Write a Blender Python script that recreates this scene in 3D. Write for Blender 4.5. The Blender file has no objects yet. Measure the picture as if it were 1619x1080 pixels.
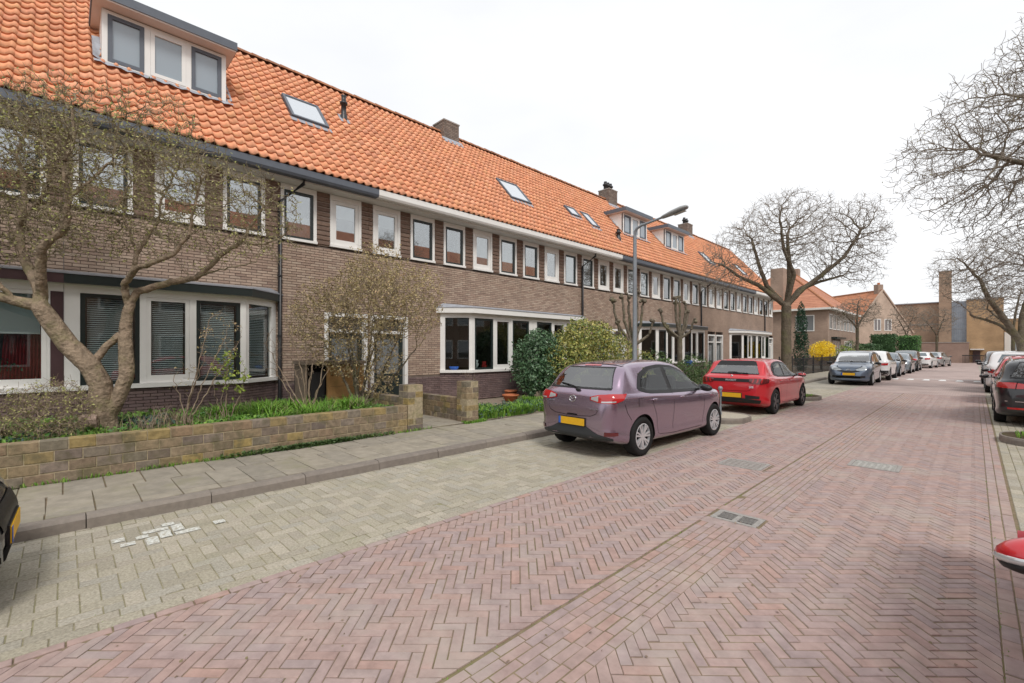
import bpy, bmesh, math, random
import numpy as np
from mathutils import Vector, Matrix
from mathutils.bvhtree import BVHTree

R = math.radians
PI = math.pi
rng = np.random.default_rng(7)
random.seed(7)
SC = bpy.context.scene
COL = SC.collection

# ------------------------------------------------------------------ camera, sky, sun, exposure
TH = math.atan(731 / 720)                       # the view is turned this far left of the street axis (+Y)
CAMH = 1.68
cam_d = bpy.data.cameras.new('camera')
cam_d.sensor_width = 36.0
cam_d.lens = 16.0
cam_d.shift_y = 0.008
cam_d.clip_start = 0.05
cam_d.clip_end = 2000
cam = bpy.data.objects.new('camera', cam_d)
COL.objects.link(cam)
cam.location = (0, 0, CAMH)
cam.rotation_euler = (R(90), 0, TH)
SC.camera = cam

SUN_EL, SUN_AZ = R(50), R(118)                  # azimuth clockwise from +Y (street direction)
world = bpy.data.worlds.new('World')
SC.world = world
world.use_nodes = True
nt = world.node_tree
nt.nodes.clear()
out = nt.nodes.new('ShaderNodeOutputWorld')
bg = nt.nodes.new('ShaderNodeBackground')
bg.inputs['Strength'].default_value = 0.12
sky = nt.nodes.new('ShaderNodeTexSky')
sky.sky_type = 'NISHITA'
sky.sun_disc = False
sky.sun_elevation = SUN_EL
sky.sun_rotation = SUN_AZ
sky.dust_density = 3.0
tc = nt.nodes.new('ShaderNodeTexCoord')
mp = nt.nodes.new('ShaderNodeMapping')
mp.inputs['Scale'].default_value = (1.0, 1.0, 2.6)
nz = nt.nodes.new('ShaderNodeTexNoise')
nz.inputs['Scale'].default_value = 1.6
nz.inputs['Detail'].default_value = 5
nz.inputs['Roughness'].default_value = 0.5
cr = nt.nodes.new('ShaderNodeValToRGB')
cr.color_ramp.elements[0].position = 0.3
cr.color_ramp.elements[0].color = (5.5, 5.6, 5.75, 1)
cr.color_ramp.elements[1].position = 0.7
cr.color_ramp.elements[1].color = (6.7, 6.72, 6.78, 1)
mx = nt.nodes.new('ShaderNodeMix')
mx.data_type = 'RGBA'
mx.inputs['Factor'].default_value = 0.94      # closed cloud deck with a trace of blue sky through it
nt.links.new(tc.outputs['Generated'], mp.inputs['Vector'])
nt.links.new(mp.outputs['Vector'], nz.inputs['Vector'])
nt.links.new(nz.outputs['Fac'], cr.inputs['Fac'])
nt.links.new(sky.outputs['Color'], mx.inputs['A'])
nt.links.new(cr.outputs['Color'], mx.inputs['B'])
nt.links.new(mx.outputs['Result'], bg.inputs['Color'])
nt.links.new(bg.outputs['Background'], out.inputs['Surface'])

sun_d = bpy.data.lights.new('sun', 'SUN')
sun_d.energy = 1.5
sun_d.angle = R(16)
sun_d.color = (1.0, 0.965, 0.92)
sun = bpy.data.objects.new('sun', sun_d)
COL.objects.link(sun)
sd = Vector((math.sin(SUN_AZ) * math.cos(SUN_EL), math.cos(SUN_AZ) * math.cos(SUN_EL), math.sin(SUN_EL)))
sun.rotation_euler = (-sd).to_track_quat('-Z', 'Y').to_euler()
sun.location = (20, -20, 40)

SC.view_settings.view_transform = 'Standard'
SC.view_settings.look = 'None'
SC.view_settings.gamma = 1
SC.view_settings.exposure = 0.5
SC.view_settings.use_curve_mapping = False
SC.cycles.max_bounces = 6
SC.cycles.transparent_max_bounces = 12
SC.cycles.use_denoising = True

# ------------------------------------------------------------------ materials
M = {}


def mat(name, cols, rough=0.8, spec=0.3, metal=0.0, coat=0.0, noise=None, bump=None, island=False, tint=None, ior=None, trans=0.0):
    """cols: one colour, or several picked per piece; noise=(scale, amount) mottles; tint=(colour, scale, threshold, amount) lays a patchy second colour (moss, dirt) over it."""
    m = bpy.data.materials.new(name)
    m.use_nodes = True
    t = m.node_tree
    N, L = t.nodes, t.links
    b = N['Principled BSDF']
    b.inputs['Roughness'].default_value = rough
    b.inputs['Specular IOR Level'].default_value = spec
    b.inputs['Metallic'].default_value = metal
    if coat:
        b.inputs['Coat Weight'].default_value = coat
        b.inputs['Coat Roughness'].default_value = 0.04
    if ior:
        b.inputs['IOR'].default_value = ior
    if not isinstance(cols, list):
        cols = [cols]
    sock = None
    if len(cols) > 1:
        g = N.new('ShaderNodeNewGeometry')
        oi = N.new('ShaderNodeObjectInfo')
        a = N.new('ShaderNodeMath'); a.operation = 'ADD'
        f = N.new('ShaderNodeMath'); f.operation = 'FRACT'
        L.new(g.outputs['Random Per Island'], a.inputs[0])
        L.new(oi.outputs['Random'], a.inputs[1])
        L.new(a.outputs[0], f.inputs[0])
        r = N.new('ShaderNodeValToRGB')
        r.color_ramp.interpolation = 'LINEAR'
        while len(r.color_ramp.elements) < len(cols):
            r.color_ramp.elements.new(0.5)
        for i, cc in enumerate(cols):
            r.color_ramp.elements[i].position = i / (len(cols) - 1)
            r.color_ramp.elements[i].color = (*cc, 1)
        L.new(f.outputs[0], r.inputs['Fac'])
        sock = r.outputs['Color']
    geo = N.new('ShaderNodeNewGeometry') if (noise or bump or tint) else None
    if noise:
        n = N.new('ShaderNodeTexNoise')
        n.inputs['Scale'].default_value = noise[0]
        n.inputs['Detail'].default_value = 6
        n.inputs['Roughness'].default_value = 0.65
        L.new(geo.outputs['Position'], n.inputs['Vector'])
        mr = N.new('ShaderNodeMapRange')
        mr.inputs['From Min'].default_value = 0.28
        mr.inputs['From Max'].default_value = 0.72
        mr.inputs['To Min'].default_value = 1 - noise[1]
        mr.inputs['To Max'].default_value = 1 + noise[1]
        L.new(n.outputs['Fac'], mr.inputs['Value'])
        mu = N.new('ShaderNodeMix'); mu.data_type = 'RGBA'; mu.blend_type = 'MULTIPLY'
        mu.inputs['Factor'].default_value = 1
        if sock:
            L.new(sock, mu.inputs['A'])
        else:
            mu.inputs['A'].default_value = (*cols[0], 1)
        L.new(mr.outputs['Result'], mu.inputs['B'])
        sock = mu.outputs['Result']
    if tint:
        n = N.new('ShaderNodeTexNoise')
        n.inputs['Scale'].default_value = tint[1]
        n.inputs['Detail'].default_value = 5
        n.inputs['Roughness'].default_value = 0.7
        L.new(geo.outputs['Position'], n.inputs['Vector'])
        mr = N.new('ShaderNodeMapRange')
        mr.inputs['From Min'].default_value = tint[2]
        mr.inputs['From Max'].default_value = tint[2] + 0.16
        mr.inputs['To Max'].default_value = tint[3]
        L.new(n.outputs['Fac'], mr.inputs['Value'])
        mu = N.new('ShaderNodeMix'); mu.data_type = 'RGBA'
        L.new(mr.outputs['Result'], mu.inputs['Factor'])
        if sock:
            L.new(sock, mu.inputs['A'])
        else:
            mu.inputs['A'].default_value = (*cols[0], 1)
        mu.inputs['B'].default_value = (*tint[0], 1)
        sock = mu.outputs['Result']
    if sock:
        L.new(sock, b.inputs['Base Color'])
    else:
        b.inputs['Base Color'].default_value = (*cols[0], 1)
    if bump:
        n = N.new('ShaderNodeTexNoise')
        n.inputs['Scale'].default_value = bump[0]
        n.inputs['Detail'].default_value = 4
        L.new(geo.outputs['Position'], n.inputs['Vector'])
        bp = N.new('ShaderNodeBump')
        bp.inputs['Strength'].default_value = bump[1]
        bp.inputs['Distance'].default_value = bump[2] if len(bump) > 2 else 0.01
        L.new(n.outputs['Fac'], bp.inputs['Height'])
        L.new(bp.outputs['Normal'], b.inputs['Normal'])
    M[name] = m
    return m


def glass_mat(name, tint=(0.8, 0.85, 0.85), refl=0.09):
    m = bpy.data.materials.new(name)
    m.use_nodes = True
    t = m.node_tree
    N, L = t.nodes, t.links
    N.clear()
    o = N.new('ShaderNodeOutputMaterial')
    tr = N.new('ShaderNodeBsdfTransparent'); tr.inputs['Color'].default_value = (*tint, 1)
    gl = N.new('ShaderNodeBsdfGlossy'); gl.inputs['Roughness'].default_value = 0.015
    lw = N.new('ShaderNodeLayerWeight'); lw.inputs['Blend'].default_value = 0.12
    mr = N.new('ShaderNodeMapRange')
    mr.inputs['To Min'].default_value = refl
    mr.inputs['To Max'].default_value = 1.0
    L.new(lw.outputs['Fresnel'], mr.inputs['Value'])
    mxs = N.new('ShaderNodeMixShader')
    L.new(mr.outputs['Result'], mxs.inputs['Fac'])
    L.new(tr.outputs[0], mxs.inputs[1])
    L.new(gl.outputs[0], mxs.inputs[2])
    L.new(mxs.outputs[0], o.inputs['Surface'])
    M[name] = m


def brick_tex_mat(name, c1, c2, mortar, bw, bh, ms=0.012, axis='wall', rough=0.85):
    """far walls and paving, where single bricks can no longer be told apart"""
    m = bpy.data.materials.new(name)
    m.use_nodes = True
    t = m.node_tree
    N, L = t.nodes, t.links
    b = N['Principled BSDF']
    b.inputs['Roughness'].default_value = rough
    b.inputs['Specular IOR Level'].default_value = 0.25
    g = N.new('ShaderNodeNewGeometry')
    sp = N.new('ShaderNodeSeparateXYZ')
    L.new(g.outputs['Position'], sp.inputs[0])
    cb = N.new('ShaderNodeCombineXYZ')
    if axis == 'wall':
        ad = N.new('ShaderNodeMath'); ad.operation = 'ADD'
        L.new(sp.outputs['X'], ad.inputs[0]); L.new(sp.outputs['Y'], ad.inputs[1])
        L.new(ad.outputs[0], cb.inputs['X']); L.new(sp.outputs['Z'], cb.inputs['Y'])
    else:
        L.new(sp.outputs['Y'], cb.inputs['X']); L.new(sp.outputs['X'], cb.inputs['Y'])
    br = N.new('ShaderNodeTexBrick')
    br.inputs['Scale'].default_value = 1
    br.inputs['Brick Width'].default_value = bw
    br.inputs['Row Height'].default_value = bh
    br.inputs['Mortar Size'].default_value = ms / 2
    br.inputs['Color1'].default_value = (*c1, 1)
    br.inputs['Color2'].default_value = (*c2, 1)
    br.inputs['Mortar'].default_value = (*mortar, 1)
    L.new(cb.outputs[0], br.inputs['Vector'])
    n = N.new('ShaderNodeTexNoise')
    n.inputs['Scale'].default_value = 0.9
    n.inputs['Detail'].default_value = 6
    L.new(g.outputs['Position'], n.inputs['Vector'])
    mr = N.new('ShaderNodeMapRange')
    mr.inputs['From Min'].default_value = 0.3; mr.inputs['From Max'].default_value = 0.7
    mr.inputs['To Min'].default_value = 0.82; mr.inputs['To Max'].default_value = 1.15
    L.new(n.outputs['Fac'], mr.inputs['Value'])
    mu = N.new('ShaderNodeMix'); mu.data_type = 'RGBA'; mu.blend_type = 'MULTIPLY'; mu.inputs['Factor'].default_value = 1
    L.new(br.outputs['Color'], mu.inputs['A']); L.new(mr.outputs['Result'], mu.inputs['B'])
    L.new(mu.outputs['Result'], b.inputs['Base Color'])
    M[name] = m


mat('paver_red', [(0.35, 0.258, 0.233), (0.367, 0.27, 0.243), (0.337, 0.266, 0.257), (0.376, 0.266, 0.236), (0.356, 0.279, 0.257), (0.323, 0.254, 0.245), (0.353, 0.26, 0.24), (0.382, 0.254, 0.216)], 0.88, 0.2, noise=(9, 0.2), bump=(220, 0.35), tint=((0.41, 0.355, 0.31), 1.1, 0.50, 0.5))
mat('paver_grey', [(0.346, 0.314, 0.243), (0.386, 0.353, 0.28), (0.317, 0.289, 0.229), (0.356, 0.333, 0.28), (0.416, 0.376, 0.303), (0.337, 0.304, 0.247)], 0.92, 0.15, noise=(55, 0.32), bump=(160, 0.5), tint=((0.28, 0.27, 0.17), 0.8, 0.55, 0.5))
mat('slab', [(0.285, 0.255, 0.205), (0.315, 0.28, 0.225), (0.26, 0.235, 0.195), (0.30, 0.27, 0.22)], 0.9, 0.2, noise=(6, 0.2), bump=(200, 0.3), tint=((0.25, 0.235, 0.15), 1.6, 0.52, 0.6))
mat('kerb', [(0.215, 0.185, 0.16), (0.24, 0.21, 0.18), (0.19, 0.165, 0.145)], 0.88, 0.25, noise=(12, 0.16), bump=(150, 0.35))
mat('joint_sand', (0.20, 0.155, 0.105), 1, 0.1, noise=(14, 0.35), tint=((0.175, 0.165, 0.075), 2.2, 0.5, 0.75))
brick_tex_mat('paving_far', (0.395, 0.30, 0.275), (0.365, 0.285, 0.265), (0.32, 0.265, 0.235), 0.205, 0.07, axis='floor')
brick_tex_mat('paving_far_grey', (0.36, 0.33, 0.28), (0.32, 0.30, 0.25), (0.24, 0.22, 0.17), 0.21, 0.105, axis='floor')
mat('wall_brick', [(0.36, 0.26, 0.20), (0.42, 0.32, 0.25), (0.30, 0.215, 0.17), (0.45, 0.355, 0.28), (0.38, 0.275, 0.215), (0.47, 0.365, 0.285)], 0.88, 0.2, noise=(2.2, 0.14), bump=(240, 0.4))
mat('wall_joint', (0.17, 0.135, 0.115), 0.95, 0.1, noise=(8, 0.2))
mat('plinth_brick', [(0.155, 0.105, 0.10), (0.185, 0.13, 0.125), (0.13, 0.092, 0.092), (0.21, 0.15, 0.14)], 0.7, 0.3, noise=(3, 0.18), bump=(200, 0.3))
mat('pier_brick', [(0.19, 0.128, 0.098), (0.22, 0.15, 0.115), (0.16, 0.108, 0.085), (0.25, 0.175, 0.135)], 0.85, 0.2, noise=(10, 0.2), bump=(200, 0.4))
mat('pier_joint', (0.34, 0.27, 0.22), 0.95, 0.1)
brick_tex_mat('far_brick', (0.36, 0.26, 0.20), (0.31, 0.22, 0.17), (0.22, 0.17, 0.135), 0.21, 0.06)
brick_tex_mat('church_brick', (0.38, 0.27, 0.19), (0.33, 0.235, 0.165), (0.27, 0.21, 0.165), 0.21, 0.06)
brick_tex_mat('church_brick_gold', (0.47, 0.31, 0.17), (0.41, 0.27, 0.15), (0.32, 0.24, 0.16), 0.21, 0.06)
brick_tex_mat('church_brick_pink', (0.36, 0.25, 0.205), (0.32, 0.225, 0.185), (0.28, 0.22, 0.18), 0.21, 0.06)
brick_tex_mat('pale_brick', (0.50, 0.38, 0.30), (0.44, 0.335, 0.26), (0.38, 0.31, 0.25), 0.21, 0.06)
mat('garden_block', [(0.27, 0.191, 0.12), (0.233, 0.181, 0.131), (0.288, 0.221, 0.131), (0.167, 0.137, 0.12), (0.326, 0.245, 0.097), (0.242, 0.196, 0.16), (0.195, 0.171, 0.125)], 0.9, 0.2, noise=(13, 0.36), bump=(90, 0.6), tint=((0.14, 0.125, 0.075), 4.0, 0.5, 0.8))
mat('garden_joint', (0.37, 0.31, 0.21), 0.95, 0.1, noise=(20, 0.3), tint=((0.14, 0.15, 0.05), 4.0, 0.5, 0.6))
mat('roof_tile', [(0.76, 0.333, 0.181), (0.798, 0.369, 0.211), (0.722, 0.31, 0.172), (0.798, 0.396, 0.241), (0.769, 0.351, 0.189), (0.684, 0.31, 0.189), (0.779, 0.383, 0.202)], 0.75, 0.25, noise=(3.5, 0.22), bump=(120, 0.3), tint=((0.66, 0.40, 0.19), 5.0, 0.55, 0.6))
mat('roof_under', (0.10, 0.05, 0.03), 0.95, 0.1)
mat('roof_far', [(0.46, 0.21, 0.13), (0.40, 0.185, 0.12), (0.50, 0.24, 0.15)], 0.8, 0.2, noise=(1.5, 0.16))
mat('roof_gable', [(0.52, 0.215, 0.115), (0.46, 0.20, 0.11), (0.56, 0.26, 0.15)], 0.8, 0.2, noise=(1.5, 0.2), tint=((0.36, 0.20, 0.13), 0.9, 0.5, 0.6))
mat('ridge', [(0.32, 0.15, 0.085), (0.38, 0.17, 0.09), (0.26, 0.13, 0.08)], 0.8, 0.2, noise=(8, 0.3))
mat('white_paint', (0.78, 0.77, 0.74), 0.45, 0.4, noise=(3, 0.035))
mat('soffit_paint', (0.70, 0.68, 0.64), 0.6, 0.3, noise=(1.2, 0.06))
mat('dark_paint', (0.018, 0.028, 0.027), 0.3, 0.5)
mat('brown_paint', (0.075, 0.042, 0.045), 0.4, 0.4, noise=(4, 0.1))
mat('grey_gutter', (0.11, 0.125, 0.15), 0.5, 0.4, noise=(5, 0.08))
mat('zinc', (0.30, 0.32, 0.35), 0.45, 0.5, metal=0.3, noise=(6, 0.15))
mat('lead', (0.34, 0.36, 0.40), 0.6, 0.4, metal=0.1, noise=(7, 0.22))
mat('black_pipe', (0.02, 0.02, 0.022), 0.4, 0.5)
mat('pane_sky', (0.05, 0.06, 0.07), 0.03, 0.5, ior=2.9)
mat('pane_net', [(0.22, 0.24, 0.25), (0.14, 0.16, 0.17), (0.30, 0.31, 0.31)], 0.04, 0.5, ior=2.2)
mat('pane_dark', (0.02, 0.022, 0.022), 0.03, 0.5, ior=1.9)
glass_mat('glass')
glass_mat('glass_upper', (0.85, 0.9, 0.9), 0.40)
mat('chimney_brick', [(0.21, 0.165, 0.135), (0.26, 0.21, 0.175), (0.17, 0.135, 0.115), (0.23, 0.19, 0.165)], 0.9, 0.2, noise=(6, 0.25))
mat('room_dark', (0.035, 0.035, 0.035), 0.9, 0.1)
mat('net', (0.55, 0.56, 0.55), 0.9, 0.1, noise=(20, 0.1))
mat('curtain_warm', (0.36, 0.31, 0.25), 0.9, 0.1)
mat('joint_lane', (0.255, 0.23, 0.15), 1, 0.1, noise=(14, 0.35), tint=((0.20, 0.20, 0.09), 2.2, 0.5, 0.7))
mat('room_wall', (0.16, 0.14, 0.12), 0.9, 0.1)
mat('blind', (0.80, 0.80, 0.78), 0.5, 0.3)
mat('roller', (0.52, 0.56, 0.56), 0.8, 0.2)
mat('red_cloth', (0.38, 0.022, 0.022), 0.8, 0.2, noise=(12, 0.25))
mat('soil', (0.075, 0.055, 0.035), 1, 0.1, noise=(12, 0.4), tint=((0.06, 0.075, 0.025), 3, 0.5, 0.7))
mat('garden_gravel', (0.26, 0.21, 0.165), 1, 0.1, noise=(16, 0.35), tint=((0.12, 0.12, 0.05), 2.5, 0.55, 0.6))
mat('ground', (0.14, 0.13, 0.10), 1, 0.1, noise=(0.6, 0.2))
mat('grass', [(0.092, 0.234, 0.025), (0.144, 0.312, 0.034), (0.207, 0.372, 0.045), (0.081, 0.192, 0.035), (0.265, 0.372, 0.07)], 0.6, 0.3)
mat('weed_leaf', [(0.072, 0.188, 0.039), (0.12, 0.269, 0.044), (0.192, 0.325, 0.055), (0.09, 0.175, 0.077)], 0.55, 0.35)
mat('blue_leaf', [(0.05, 0.095, 0.075), (0.07, 0.12, 0.09), (0.04, 0.08, 0.06)], 0.55, 0.35)
mat('dry_stalk', [(0.25, 0.19, 0.14), (0.32, 0.25, 0.19), (0.21, 0.155, 0.115), (0.20, 0.18, 0.09)], 0.9, 0.1)
mat('bark_magnolia', [(0.277, 0.211, 0.152), (0.244, 0.189, 0.133)], 0.92, 0.12, noise=(11, 0.5), bump=(22, 0.9, 0.04), tint=((0.19, 0.175, 0.085), 2.6, 0.5, 0.7))
mat('twig_magnolia', [(0.22, 0.18, 0.12), (0.27, 0.225, 0.15), (0.18, 0.145, 0.10)], 0.9, 0.15)
mat('bud_green', [(0.346, 0.336, 0.133), (0.41, 0.403, 0.162), (0.292, 0.314, 0.095), (0.41, 0.347, 0.18)], 0.7, 0.25)
mat('bud_gold', [(0.47, 0.37, 0.189), (0.414, 0.347, 0.168), (0.37, 0.302, 0.168), (0.504, 0.358, 0.21)], 0.7, 0.25)
mat('bark_grey', [(0.17, 0.145, 0.11), (0.14, 0.12, 0.09)], 0.92, 0.12, noise=(8, 0.45), bump=(20, 1.0, 0.04), tint=((0.15, 0.15, 0.06), 1.7, 0.5, 0.6))
mat('bark_dark', [(0.14, 0.115, 0.085), (0.12, 0.10, 0.075)], 0.92, 0.12, noise=(8, 0.35), bump=(16, 1.0, 0.05), tint=((0.15, 0.15, 0.07), 1.7, 0.5, 0.6))
mat('twig_grey', [(0.202, 0.174, 0.14), (0.246, 0.213, 0.173), (0.174, 0.151, 0.124)], 0.9, 0.12)
mat('twig_pale', [(0.30, 0.23, 0.165), (0.25, 0.19, 0.14), (0.34, 0.27, 0.2)], 0.9, 0.12)
mat('leaf_dark', [(0.045, 0.105, 0.045), (0.065, 0.14, 0.06), (0.10, 0.18, 0.085), (0.035, 0.085, 0.04), (0.15, 0.22, 0.12)], 0.4, 0.5)
mat('leaf_gold', [(0.27, 0.30, 0.06), (0.42, 0.38, 0.09), (0.10, 0.16, 0.035), (0.50, 0.42, 0.15), (0.17, 0.225, 0.05), (0.08, 0.13, 0.035)], 0.45, 0.45)
mat('leaf_mid', [(0.055, 0.105, 0.03), (0.085, 0.14, 0.04), (0.04, 0.085, 0.03), (0.12, 0.17, 0.05)], 0.5, 0.4)
mat('leaf_hedge', [(0.03, 0.075, 0.025), (0.045, 0.10, 0.03), (0.025, 0.06, 0.022)], 0.55, 0.35)
mat('leaf_light_hedge', [(0.07, 0.17, 0.045), (0.10, 0.21, 0.06), (0.05, 0.13, 0.035)], 0.55, 0.35)
mat('leaf_cypress', [(0.02, 0.06, 0.03), (0.03, 0.08, 0.04), (0.018, 0.048, 0.025)], 0.6, 0.3)
mat('forsythia', [(0.80, 0.56, 0.02), (0.85, 0.64, 0.03), (0.72, 0.48, 0.02)], 0.6, 0.3)
mat('leaf_fresh', [(0.22, 0.30, 0.04), (0.30, 0.36, 0.06), (0.16, 0.25, 0.03)], 0.5, 0.35)
mat('wood_board', [(0.34, 0.19, 0.075), (0.30, 0.17, 0.07)], 0.75, 0.25, noise=(5, 0.2), tint=((0.20, 0.15, 0.05), 2, 0.5, 0.6))
mat('grey_wood', (0.23, 0.18, 0.14), 0.9, 0.15, noise=(9, 0.25))
mat('lamp_grey', (0.25, 0.275, 0.30), 0.45, 0.5, metal=0.3, noise=(14, 0.1))
mat('lamp_head', (0.30, 0.31, 0.31), 0.5, 0.4)
mat('lens', (0.45, 0.46, 0.45), 0.15, 0.5)
mat('iron', (0.022, 0.022, 0.024), 0.5, 0.4)
mat('cast_metal', (0.31, 0.295, 0.275), 0.7, 0.3, metal=0.15, noise=(25, 0.25))
mat('cover_grey', (0.30, 0.275, 0.255), 0.85, 0.2, noise=(18, 0.2), bump=(80, 0.5))
mat('cover_pale', (0.38, 0.37, 0.345), 0.85, 0.2, noise=(16, 0.28), bump=(60, 0.7))
mat('hole', (0.008, 0.008, 0.008), 0.9, 0.05)
mat('road_paint', (0.72, 0.72, 0.70), 0.7, 0.2, noise=(14, 0.2))
mat('worn_paint', (0.62, 0.63, 0.59), 0.85, 0.15, noise=(50, 0.3), bump=(160, 0.5), tint=((0.37, 0.335, 0.26), 38, 0.45, 0.9))
mat('terracotta', (0.46, 0.16, 0.075), 0.8, 0.2, noise=(14, 0.15))
mat('mortar_cap', (0.33, 0.30, 0.27), 0.9, 0.15, noise=(12, 0.2))
# cars
mat('tyre', (0.018, 0.018, 0.018), 0.8, 0.2, bump=(60, 0.2))
mat('alloy', (0.62, 0.63, 0.65), 0.28, 0.5, metal=0.5)
mat('alloy_dark', (0.09, 0.09, 0.095), 0.3, 0.5, metal=0.6)
mat('black_trim', (0.014, 0.014, 0.015), 0.45, 0.4)
mat('grey_trim', (0.035, 0.038, 0.042), 0.55, 0.4)
mat('car_glass', (0.018, 0.024, 0.024), 0.03, 0.4, ior=1.45)
mat('car_glass_light', (0.10, 0.13, 0.145), 0.03, 0.5, ior=1.9, coat=0.6)
mat('tail_red', (0.42, 0.012, 0.014), 0.12, 0.5, coat=1.0)
mat('tail_dark', (0.10, 0.008, 0.01), 0.1, 0.5, coat=1.0)
mat('lamp_clear', (0.55, 0.56, 0.57), 0.1, 0.5, metal=0.4, coat=1.0)
mat('head_lamp', (0.42, 0.45, 0.47), 0.08, 0.5, metal=0.5, coat=1.0)
mat('chrome', (0.72, 0.73, 0.74), 0.12, 0.5, metal=1.0)
mat('plate_yellow', (0.72, 0.40, 0.02), 0.5, 0.3, noise=(30, 0.08))
mat('plate_blue', (0.03, 0.12, 0.48), 0.5, 0.3)
mat('plate_pale', (0.42, 0.55, 0.72), 0.5, 0.3)


def paint(name, colr, metal=0.35, rough=0.32):
    mat(name, colr, rough, 0.5, metal=metal, coat=1.0)


paint('paint_mauve', (0.35, 0.265, 0.345), 0.85, 0.25)
glass_mat('car_window', (0.55, 0.60, 0.58), 0.10)
glass_mat('car_window_rear', (0.45, 0.50, 0.50), 0.27)
paint('paint_red', (0.55, 0.012, 0.022), 0.25)
paint('paint_bluegrey', (0.12, 0.155, 0.21), 0.5)
paint('paint_white', (0.74, 0.74, 0.74), 0.0)
paint('paint_navy', (0.06, 0.08, 0.11), 0.4)
paint('paint_steel', (0.20, 0.23, 0.26), 0.5)
paint('paint_black', (0.012, 0.013, 0.016), 0.2)
paint('paint_anthracite', (0.05, 0.052, 0.056), 0.4)
paint('paint_silver', (0.48, 0.49, 0.50), 0.6)

# ------------------------------------------------------------------ objects and mesh helpers


def thing(name, label, cat, loc=(0, 0, 0), rotz=0.0, group=None, local=False):
    """an Empty at the thing's base; parts are modelled in world coordinates unless local"""
    o = bpy.data.objects.new(name, None)
    COL.objects.link(o)
    o.empty_display_size = 0.2
    o.location = loc
    o.rotation_euler = (0, 0, rotz)
    tag(o, label, cat, group)
    o['_local'] = 1 if local else 0
    return o


def tag(o, label=None, cat=None, group=None, kind=None):
    if label: o['label'] = label
    if cat: o['category'] = cat
    if group: o['group'] = group
    if kind: o['kind'] = kind
    return o


def adopt(o, parent):
    COL.objects.link(o)
    if parent is not None:
        o.parent = parent
        if parent.parent is None and parent.type == 'EMPTY' and not parent.get('_local'):
            o.location = Vector(o.location) - parent.location
    return o


def put(mesh, name, parent=None, loc=None, matrix=None):
    o = bpy.data.objects.new(name, mesh)
    if matrix is not None:
        o.matrix_basis = matrix
    if loc is not None:
        o.location = loc
    return adopt(o, parent)


def mesh_np(name, V, F, m, smooth=False):
    """V (N,3); F (K,3) or (K,4) array, or list of such arrays"""
    Fs = F if isinstance(F, list) and isinstance(F[0], np.ndarray) and F[0].ndim == 2 else [F]
    Fs = [np.asarray(f, dtype=np.int64) for f in Fs if len(f)]
    me = bpy.data.meshes.new(name)
    V = np.ascontiguousarray(np.asarray(V, dtype=np.float32))
    me.vertices.add(len(V))
    me.vertices.foreach_set('co', V.ravel())
    li = np.concatenate([f.ravel() for f in Fs])
    cnt = np.concatenate([np.full(len(f), f.shape[1]) for f in Fs])
    st = np.concatenate([[0], np.cumsum(cnt)[:-1]])
    me.loops.add(len(li))
    me.loops.foreach_set('vertex_index', li.astype(np.int32))
    me.polygons.add(len(cnt))
    me.polygons.foreach_set('loop_start', st.astype(np.int32))
    me.polygons.foreach_set('loop_total', cnt.astype(np.int32))
    me.polygons.foreach_set('use_smooth', np.full(len(cnt), smooth))
    me.update(calc_edges=True)
    me.validate()
    if m is not None:
        me.materials.append(M[m] if isinstance(m, str) else m)
    return me


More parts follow.
